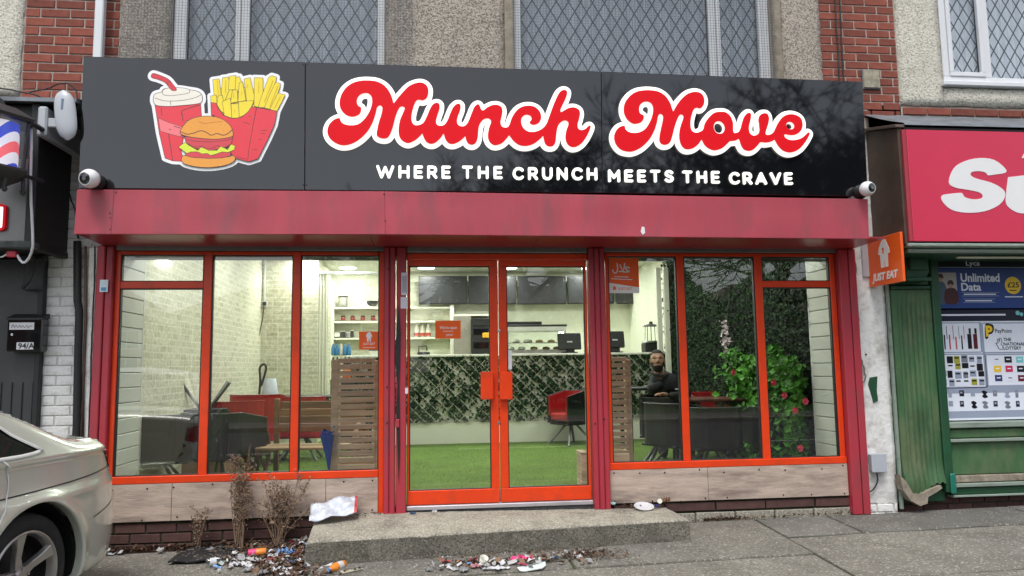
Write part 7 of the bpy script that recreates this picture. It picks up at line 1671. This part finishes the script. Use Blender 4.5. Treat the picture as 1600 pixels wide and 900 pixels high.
for k, (px, py, lb) in enumerate([(1097, 808, 'small green weed in the corner right of the step'), (1187, 808, 'tiny green weed in the joint under the right boards'), (318, 842, 'small green weed among dead leaves below the left boards')]):
    b = gnd(px, py); t = thing('green_weed', lb, 'weed', b); q = random.Random(k)
    put('leaf', leaves(14, lambda q_: b+Vector((q_.gauss(0, .03), q_.gauss(0, .015), .01+abs(q_.gauss(0, .025)))), .04, k, (0, -.4, 1)), M_bush, t, kind='stuff'); put('stem', MB().tube([b, b+Vector((.01, 0, .05))], .003, 5), M_bush, t)
# crumpled things
def crumple(name, cen, w, d, h, m, label, seed, cat='litter', nx=12, ny=8, rz=0, tilt=0, grp=None):
    q = random.Random(seed); t = thing(name, label, cat, cen, 0, grp); P = []
    M_ = Matrix.Rotation(rz, 3, 'Z') @ Matrix.Rotation(tilt, 3, 'X'); ph = [q.uniform(0, 6) for _ in range(6)]
    for i in range(nx+1):
        row = []
        for j in range(ny+1):
            u, v = i/nx-.5, j/ny-.5; z = abs(h*(math.sin(u*9+ph[0])*math.cos(v*7+ph[1])*.5+.35*math.sin(u*17+v*13+ph[2])))+q.uniform(0, h*.35)+.002
            e = 1-.12*abs(math.sin(v*11+ph[3])) ; row.append(Vector(cen)+M_ @ Vector((u*w*e, v*d*(1-.12*abs(math.sin(u*9+ph[4]))), z)))
        P.append(row)
    o = put('crumpled_sheet', MB().grid(P), m, t); sm = o.modifiers.new('thickness', 'SOLIDIFY'); sm.thickness = .0012; return t
M_lw = mat('litter_white', (.58, .585, .6), .6, var=.12, vscale=9, dirt=.35, dcol=(.25, .24, .22), dscale=8); M_lb = mat('litter_blue', (.16, .32, .62), .5, var=.15); M_lp = mat('litter_pink', (.75, .05, .2), .5, var=.2); M_lo = mat('litter_orange', (.8, .25, .03), .4, var=.15); M_lr = mat('litter_red', (.5, .05, .06), .5)
c = at(521, 806, -.16)
# mailing bag on the step
t = thing('plastic_mailing_bag', 'crumpled silvery white plastic bag propped at the left end of the step', 'bag', (c.x, -.15, c.z)); P = []
crn = [at(483, 815, -.36), at(557, 806, -.22), at(558, 776, -.05), at(487, 789, -.05)]; q = random.Random(12); ph = [q.uniform(0, 6) for _ in range(4)]
for i in range(23):
    u = i/22; row = []
    for j in range(13):
        v = j/12; p = crn[0].lerp(crn[1], u).lerp(crn[3].lerp(crn[2], u), v); n_ = .016*math.sin(u*11+v*5+ph[0])+.013*math.sin(u*5-v*12+ph[1])+q.uniform(-.004, .004); row.append(p+Vector((0, -.7, .7))*n_+Vector((0, -.012, .012)))
    P.append(row)
o = put('bag_skin', MB().grid(P), mat('silvery_polythene', (.56, .60, .67), .35, var=.3, vscale=9, dirt=.6, dcol=(.2, .23, .29), dscale=7), t); o.data.polygons.foreach_set('use_smooth', [True]*len(o.data.polygons)); sm = o.modifiers.new('thickness', 'SOLIDIFY'); sm.thickness = .003
put('red_seal_strip', MB().grid([[p+Vector((.004*k, -.006, .004)) for p in P[21+k]] for k in (0, 1)]), M_lr, t)
# rubber mat
crn = [gnd(262, 883), gnd(362, 879), gnd(372, 853), gnd(300, 855)]; P = []
for i in range(13):
    row = []
    for j in range(7): p = crn[0].lerp(crn[1], i/12).lerp(crn[3].lerp(crn[2], i/12), j/6); row.append(p+Vector((0, 0, .014+.006*math.sin(i*1.1+j))))
    P.append(row)
t = thing('black_rubber_mat', 'flattened black rubber sheet on the pavement amid leaves', 'mat', crn[0]); o = put('sheet', MB().grid(P), mat('black_rubber', (.012, .012, .013), .7, var=.4, vscale=20, bump=1, bscale=50, speck=[(60, .9, (.25, .22, .18), .7)]), t); sm = o.modifiers.new('thickness', 'SOLIDIFY'); sm.thickness = .01
def tin(cen, ax, L_, r_, mats, label, name='drink_can', cap=None):
    t = thing(name, label, 'can' if name == 'drink_can' else 'bottle', cen); ax = Vector(ax).normalized(); c_ = Vector(cen)+Vector((0, 0, r_))
    if name == 'drink_can':
        for (a, b, m) in ((0, .45, mats[0]), (.45, 1, mats[1])): mb = MB().lathe([(r_*(.9 if a == 0 else 1), a*L_), (r_, a*L_+.006), (r_, b*L_-.006), (r_*(.85 if b == 1 else 1), b*L_)], c_-ax*L_/2, ax, 18); mb.smooth = True; smooth_by_angle(put('can_wall', mb, m, t))
        put('can_end', MB().lathe([(r_*.84, 0), (r_*.8, .002), (r_*.78, -.001), (.001, -.001)], c_+ax*L_/2, ax, 18), M_steel, t)
    else:
        mb = MB().lathe([(r_*.7, 0), (r_, .012), (r_, L_*.6), (r_*.85, L_*.72), (r_*.38, L_*.88), (r_*.35, L_*.93)], c_-ax*L_/2, ax, 18); mb.smooth = True; put('bottle_body', mb, mats[0], t); put('label_band', MB().lathe([(r_+.001, L_*.22), (r_+.001, L_*.5)], c_-ax*L_/2, ax, 18, cap=False), mats[1], t); put('bottle_cap', MB().lathe([(r_*.42, L_*.93), (r_*.42, L_*1.0)], c_-ax*L_/2, ax, 12), cap, t)
tin(gnd(402, 869), (1, .1, .03), .125, .027, (M_lp, M_lo), 'crushed pink and orange drinks can among the leaves'); tin(gnd(526, 893), (-.55, -.75, 0), .16, .03, (M_lo, M_lw), 'orange bottle with blue cap in front of the step', 'plastic_bottle', M_lb); tin(gnd(338, 884), (1, .3, 0), .15, .028, (glass_mat('clear_plastic', (.85, .9, .87), 1.4, .05, .25), M_lw), 'clear plastic bottle lying beside the black rubber sheet', 'plastic_bottle', M_wht)
crumple('blue_wrapper', gnd(446, 868), .13, .10, .05, M_lb, 'crumpled pale blue plastic wrapper beside the weeds', 3)
crumple('pink_wrapper', gnd(821, 875), .11, .08, .035, M_lp, 'bright pink crumpled wrapper in front of the step', 4); crumple('paper_napkin', gnd(375, 884), .15, .06, .03, M_lw, 'crumpled white napkin left of the leaf pile', 5)
crumple('paper_scrap', gnd(400, 878), .07, .06, .03, M_lw, 'white scrap below the pink and orange can', 6); crumple('paper_scrap', gnd(428, 886), .08, .05, .03, M_lw, 'white scrap between the can and the leaf pile', 7); crumple('paper_scrap', gnd(455, 881), .09, .05, .03, M_lb, 'bluish scrap at the right edge of the leaf pile', 8)
crumple('paper_scrap', gnd(404, 850), .07, .06, .035, mat('litter_paleblue', (.42, .5, .62), .6), 'pale blue scrap between the two tall weeds', 9); crumple('paper_scrap', gnd(470, 848), .05, .05, .04, M_lw, 'white curl of paper against the left end of the step', 10); crumple('paper_scrap', gnd(476, 860), .06, .05, .03, M_lr, 'red and white scrap against the left end of the step', 11)
crumple('paper_scrap', gnd(484, 893), .06, .04, .02, M_lw, 'white scrap at the lower right of the leaf pile', 12); crumple('paper_scrap', gnd(512, 882), .05, .04, .03, M_lw, 'white scrap just left of the orange bottle', 13); crumple('paper_scrap', gnd(455, 898), .16, .05, .02, M_lw, 'torn white paper at the bottom edge below the leaves', 14)
crumple('paper_scrap', gnd(700, 875), .09, .05, .03, M_lw, 'crinkled white scrap left of the paper cup', 15); crumple('paper_scrap', gnd(745, 887), .09, .05, .025, mat('litter_rose', (.6, .3, .32), .6), 'reddish scrap below the paper cup', 16); crumple('paper_scrap', gnd(775, 890), .20, .04, .018, M_lw, 'long torn white paper strip between cup and card', 17); crumple('paper_scrap', gnd(793, 870), .06, .05, .03, M_lw, 'silvery scrap between the cup and the pink wrapper', 18); crumple('paper_scrap', gnd(770, 877), .07, .03, .02, M_lw, 'white scrap right beside the paper cup', 19); crumple('paper_scrap', gnd(352, 873), .05, .04, .02, M_leafp, 'brown paper scrap on the black rubber sheet', 20); crumple('paper_scrap', gnd(190, 862), .05, .03, .02, M_lw, 'small white scrap by the left crimson post', 21)
p = gnd(755, 884); t = thing('paper_cup', 'small white paper cup lying in front of the step', 'cup', p); mb = MB().lathe([(.022, -.03), (.03, .03), (.0285, .03), (.021, -.026)], p+Vector((0, 0, .03)), (.2, -.5, .8), 18, cap=False); mb.smooth = True; put('cup_wall', mb, M_wht, t); put('cup_base', MB().lathe([(.001, -.028), (.021, -.028)], p+Vector((0, 0, .03)), (.2, -.5, .8), 18, cap=False), M_wht, t)
def card(pxs, m, label, name, lift=.012, y=None, z=None):
    P = [(gnd(a, b) if z is None else at(a, b, y)) for a, b in pxs]; P = [p+Vector((0, 0, lift)) for p in P]; t = thing(name, label, 'litter', P[0]); k = len(P)
    mb = MB().add(P+[p-Vector((0, 0, .006)) for p in P], [tuple(range(k)), tuple(reversed(range(k, 2*k)))]+[(i, (i+1) % k, (i+1) % k+k, i+k) for i in range(k)]); put('card_sheet', mb, m, t); return t, P
t, P = card([(808, 889), (852, 880), (853, 886), (848, 890), (820, 895), (812, 894)], mat('white_card', (.6, .68, .66), .6), 'flat white card with blue pen marks in front of the step', 'white_card')
q = [P[0].lerp(P[1], .25+.07*i)+Vector((0, -.02-.012*(i % 2), .003)) for i in range(8)]; put('pen_mark', MB().tube(q, .002, 4), P_n, t)
t, P = card([(530, 893), (562, 885), (567, 891), (534, 899)], mat('cream_card', (.45, .42, .33), .7, dirt=.4), 'cream card strip beside the orange bottle', 'card_strip')
for i in range(5): a = P[0].lerp(P[1], .15+.18*i); b = P[3].lerp(P[2], .15+.18*i); put('printed_bar', MB().tube([a.lerp(b, .2)+Vector((0, 0, .002)), a.lerp(b, .8)+Vector((0, 0, .002))], .002, 4), M_gasket, t)
def scraps(areas, n, label, seed):
    q = random.Random(seed); ms = [M_lw, M_lw, M_lg2, M_lb, M_lr, M_lp, M_lo, mat('litter_brown', (.2, .12, .07), .7)]; mb = MB()
    for a in areas:
        for _ in range(int(n*a[4])):
            p = gnd(a[0]+q.gauss(0, a[2]), a[1]+q.gauss(0, a[3])); p.y = min(p.y, -.05); p.z += .012+abs(q.gauss(0, .012)); s = q.uniform(.012, .036); mb.m = q.choices(range(8), [6, 5, 10, 2, 1.2, .6, .5, 9])[0]
            u = Vector((q.gauss(0, 1), q.gauss(0, 1), q.gauss(0, .35))).normalized(); v = u.cross(Vector((q.gauss(0, .4), q.gauss(0, .4), 1))).normalized(); w = u.cross(v)*s*.35
            g = [[p+u*s*(i-1)*q.uniform(.7, 1.1)+v*s*(j-1)*q.uniform(.5, .8)+w*q.uniform(-1, 1) for j in range(3)] for i in range(3)]; mb.grid(g)
    return tag(put('paper_scraps', mb, ms, kind='stuff'), label)
M_lg2 = mat('litter_greyish', (.36, .36, .36), .7, var=.3)
scraps([(440, 872, 34, 14, 1), (400, 880, 40, 9, .5), (350, 880, 30, 6, .2), (470, 850, 12, 8, .3), (200, 862, 30, 3, .1), (505, 890, 20, 5, .15)], 75, 'tiny torn scraps of litter mixed into the leaf pile left of the step', 41)
scraps([(760, 882, 45, 6, 1), (860, 874, 45, 6, .5), (690, 884, 25, 6, .25)], 42, 'tiny torn scraps of litter strewn in front of the step', 42)
M_lg = mat('litter_grey', (.33, .33, .34), .7, var=.3, vscale=9, dirt=.5, dcol=(.12, .11, .1), dscale=8)
for k, (px, py, w_, m_, lb) in enumerate([(436, 893, .10, M_lw, 'flattened white wrapper on the lower left of the leaf pile'), (468, 868, .07, M_lr, 'small red wrapper in the leaf pile near the step'), (412, 897, .09, M_lg, 'grey crushed wrapper at the bottom edge left of the leaf pile'), (447, 886, .08, M_lg, 'grey muddy paper in the middle of the leaf pile'),
    (493, 870, .06, M_lg, 'grey muddy scrap touching the left end of the step'), (388, 893, .07, M_lg, 'muddy grey wrapper below the white napkin'), (330, 862, .06, M_lg, 'muddy scrap on the far side of the rubber sheet'), (478, 876, .07, M_lw, 'white scrap under the left end of the step'), (670, 893, .05, M_lg, 'muddy scrap left of the reddish scrap'), (860, 870, .07, M_lg, 'muddy grey scrap right of the pink wrapper'), (905, 873, .05, M_lw, 'tiny white scrap farthest right before the step'), (725, 893, .08, M_lg, 'muddy flattened wrapper left of the torn strip')]):
    crumple('crushed_wrapper', gnd(px, py), w_, w_*.7, .03, m_, lb, 60+k, rz=k*.7)
# on the step, right
p = at(1006, 790, -.12); p.z = -.055; t = thing('foil_dish', 'white foam dish lid on the right end of the step', 'dish', p); put('dish_body', MB().lathe([(.001, .004), (.055, .004), (.075, .018), (.08, .02), (.075, .014), (.055, 0), (.001, 0)], p, (0, -.25, 1), 24), M_lw, t)
p = at(1031, 783, -.05); t = thing('white_plastic_lid', 'small round white lid leaning at the right end of the step', 'lid', p); put('lid_disc', MB().lathe([(.001, 0), (.018, 0), (.02, .006)], p, (-.3, -1, .2), 16), M_wht, t)
crumple('brown_paper_ball', at(1041, 786, -.06), .07, .05, .045, mat('brown_paper', (.2, .1, .06), .8, var=.4), 'crumpled brown paper at the right end of the step', 31); crumple('blue_wrapper', at(1026, 793, -.08), .05, .03, .025, mat('navy_foil', (.03, .03, .14), .3), 'small navy wrapper on the right end of the step', 32); crumple('paper_scrap', at(958, 790, -.07), .04, .03, .03, mat('litter_aqua', (.4, .6, .6), .5), 'pale aqua scrap against the foot of the right centre post', 33)
crumple('blue_wrapper', at(645, 804, -.1), .05, .03, .02, mat('dark_blue_foil', (.03, .09, .2), .3), 'small dark blue wrapper at the foot of the left door', 34); crumple('paper_scrap', at(679, 802, -.12), .04, .03, .025, M_lw, 'small white scrap on the step below the left door', 35)

# ================================================================== ACROSS THE ROAD (seen mirrored in the sign and the glass)
M_rend = mat('house_render', (.55, .53, .48), .9, var=.1); M_tile = mat('roof_tile_brown', (.10, .06, .05), .9, var=.3, vscale=5); M_hb = mat('house_brick', (.28, .12, .08), .9, var=.2, vscale=6)
def house(x0, x1, r0, r1, y, eave, ridge, chim, label, m):
    z0 = -.36; h = thing('house', label, 'house', ((x0+x1)/2, y, z0), 0, 'houses across the road')
    put('wall', MB().box(x0+.4, x1-.4, y-8, y, z0, eave), m, h); roof = put('roof', MB().add([(x0, y+.4, eave), (x1, y+.4, eave), (x1, y-8.4, eave), (x0, y-8.4, eave), (r0, y-4, ridge), (r1, y-4, ridge), ], [(0, 1, 5, 4), (1, 2, 5), (2, 3, 4, 5), (3, 0, 4), (3, 2, 1, 0)]), M_tile, h)
    for c_ in chim: put('chimney', MB().box(c_-.45, c_+.45, y-4.6, y-3.8, ridge-1.2, ridge+.95, .03).lathe([(.14, 0), (.12, .35)], (c_-.2, y-4.2, ridge+.95)).lathe([(.14, 0), (.12, .35)], (c_+.2, y-4.2, ridge+.95)), M_hb, roof)
    n = max(2, int((x1-x0)/3.2))
    for i in range(n):
        x = x0+1.4+(x1-x0-2.8)*i/(n-1)
        for z in (.9, eave-1.6):
            w = put('window', MB().box(x-.7, x+.7, y+.001, y+.06, z, z+1.1), M_upvc, h); put('pane', MB().box(x-.62, x-.04, y+.061, y+.07, z+.08, z+1.02).box(x+.04, x+.62, y+.061, y+.07, z+.08, z+1.02), M_black, w)
    put('door', MB().box((x0+x1)/2-.45, (x0+x1)/2+.45, y+.001, y+.05, z0, z0+2.1), M_greend, h)
YH = -38
house(-15.2, -3.0, -11.6, -6.5, YH, 4.3, 6.3, [-9.2], 'hipped roof rendered house across the road behind the viewer', M_rend)
house(-28, -16.3, -24, -19.5, YH-1, 4.0, 6.4, [-22], 'brick house across the road, farther left behind the viewer', M_hb)
house(0.5, 12.5, 4, 9, YH-4, 4.6, 6.8, [5, 8.5], 'rendered house across the road behind the trees', M_rend)
house(17, 30, 21, 26, YH-3, 4.6, 6.8, [23], 'brick house across the road, farthest right behind the viewer', M_hb)
M_bark = mat('tree_bark', (.035, .03, .025), .9, var=.3, vscale=12)
def tree_mesh(seed, h):
    q = random.Random(seed); mb = MB(); mt = MB()
    def grow(p, d, L, r_, lv):
        e = p+d*L; m = p+d*L*.5+Vector((q.gauss(0, .05), q.gauss(0, .05), 0))*L
        if lv < 2: mb.tube([p, m, e], [r_, r_*.85, r_*.7], 6, cap=False)
        else: mt.tube([p, e], [r_, r_*.7], 3, cap=False)
        if lv >= 7: return
        for k in range(3):
            nd = (d*(.7 if lv else .9)+Vector((q.gauss(0, .55), q.gauss(0, .55), q.gauss(.1, .28)))).normalized(); f = q.uniform(.68, .86); grow(p.lerp(e, q.uniform(.5, 1)), nd, L*f, max(.016, r_*.62), lv+1)
    grow(Vector((0, 0, 0)), Vector((0, 0, 1)), h*.26, h*.022, 0); return mb.mesh('trunk', M_bark), mt.mesh('crown', M_bark)
tm_ = [tree_mesh(s, 12) for s in (3, 8)]
for k, (x, y, s, lb) in enumerate([(-2.6, -29, 1.0, 'bare tree across the road opposite the left window'), (4.5, -27, 1.2, 'bare tree across the road opposite the doors'), (9.5, -26, 1.35, 'bare tree across the road opposite the lettering end'), (14.5, -27, 1.35, 'large bare tree across the road opposite the right window'), (20.3, -26, 1.65, 'tallest bare tree across the road, far right'), (27, -28, 1.3, 'bare tree across the road beyond the tallest one')]):
    t = thing('bare_tree', lb, 'tree', (x, y, -.35), rnd.uniform(0, 6), 'bare trees across the road'); t.scale = (s, s, s); a, b = tm_[k % 2]
    for nm, me in (('trunk', a), ('crown', b)): o = bpy.data.objects.new(nm, me); COL.objects.link(o); o.parent = t
M_ever = mat('evergreen_foliage', (.025, .045, .02), .8, var=.3, rand=.5)
def blob_tree(seed, h, w):
    q = random.Random(seed)
    def pos(q_):
        z = q_.uniform(.05, 1); a = q_.uniform(0, 6.28); r_ = w*math.sqrt(q_.random())*(1-z**2.2)**.5*(1+.25*math.sin(a*3+z*8)); return Vector((r_*math.cos(a), r_*math.sin(a), z*h))
    return leaves(2200, pos, .55, seed).mesh('crown', M_ever)
bm_ = [blob_tree(1, 4.7, 2.4), blob_tree(2, 5.3, 2.6)]
tr_me = MB().tube([(0, 0, 0), (0, 0, 2.5)], [.2, .12], 8).mesh('trunk', M_bark)
for k, (x, y, lb) in enumerate([(5.4, -22, 'low evergreen across the road opposite the right door'), (8.8, -22.5, 'evergreen across the road, second from left'), (12.4, -22, 'evergreen across the road opposite the right window'), (16, -22.5, 'evergreen across the road, second from right'), (20.2, -22, 'rightmost evergreen across the road'), (1.6, -23, 'leftmost evergreen across the road')]):
    t = thing('evergreen_tree', lb, 'tree', (x, y, -.35), k*1.3, 'evergreens across the road')
    for nm, me in (('trunk', tr_me), ('crown', bm_[k % 2])): o = bpy.data.objects.new(nm, me); COL.objects.link(o); o.parent = t
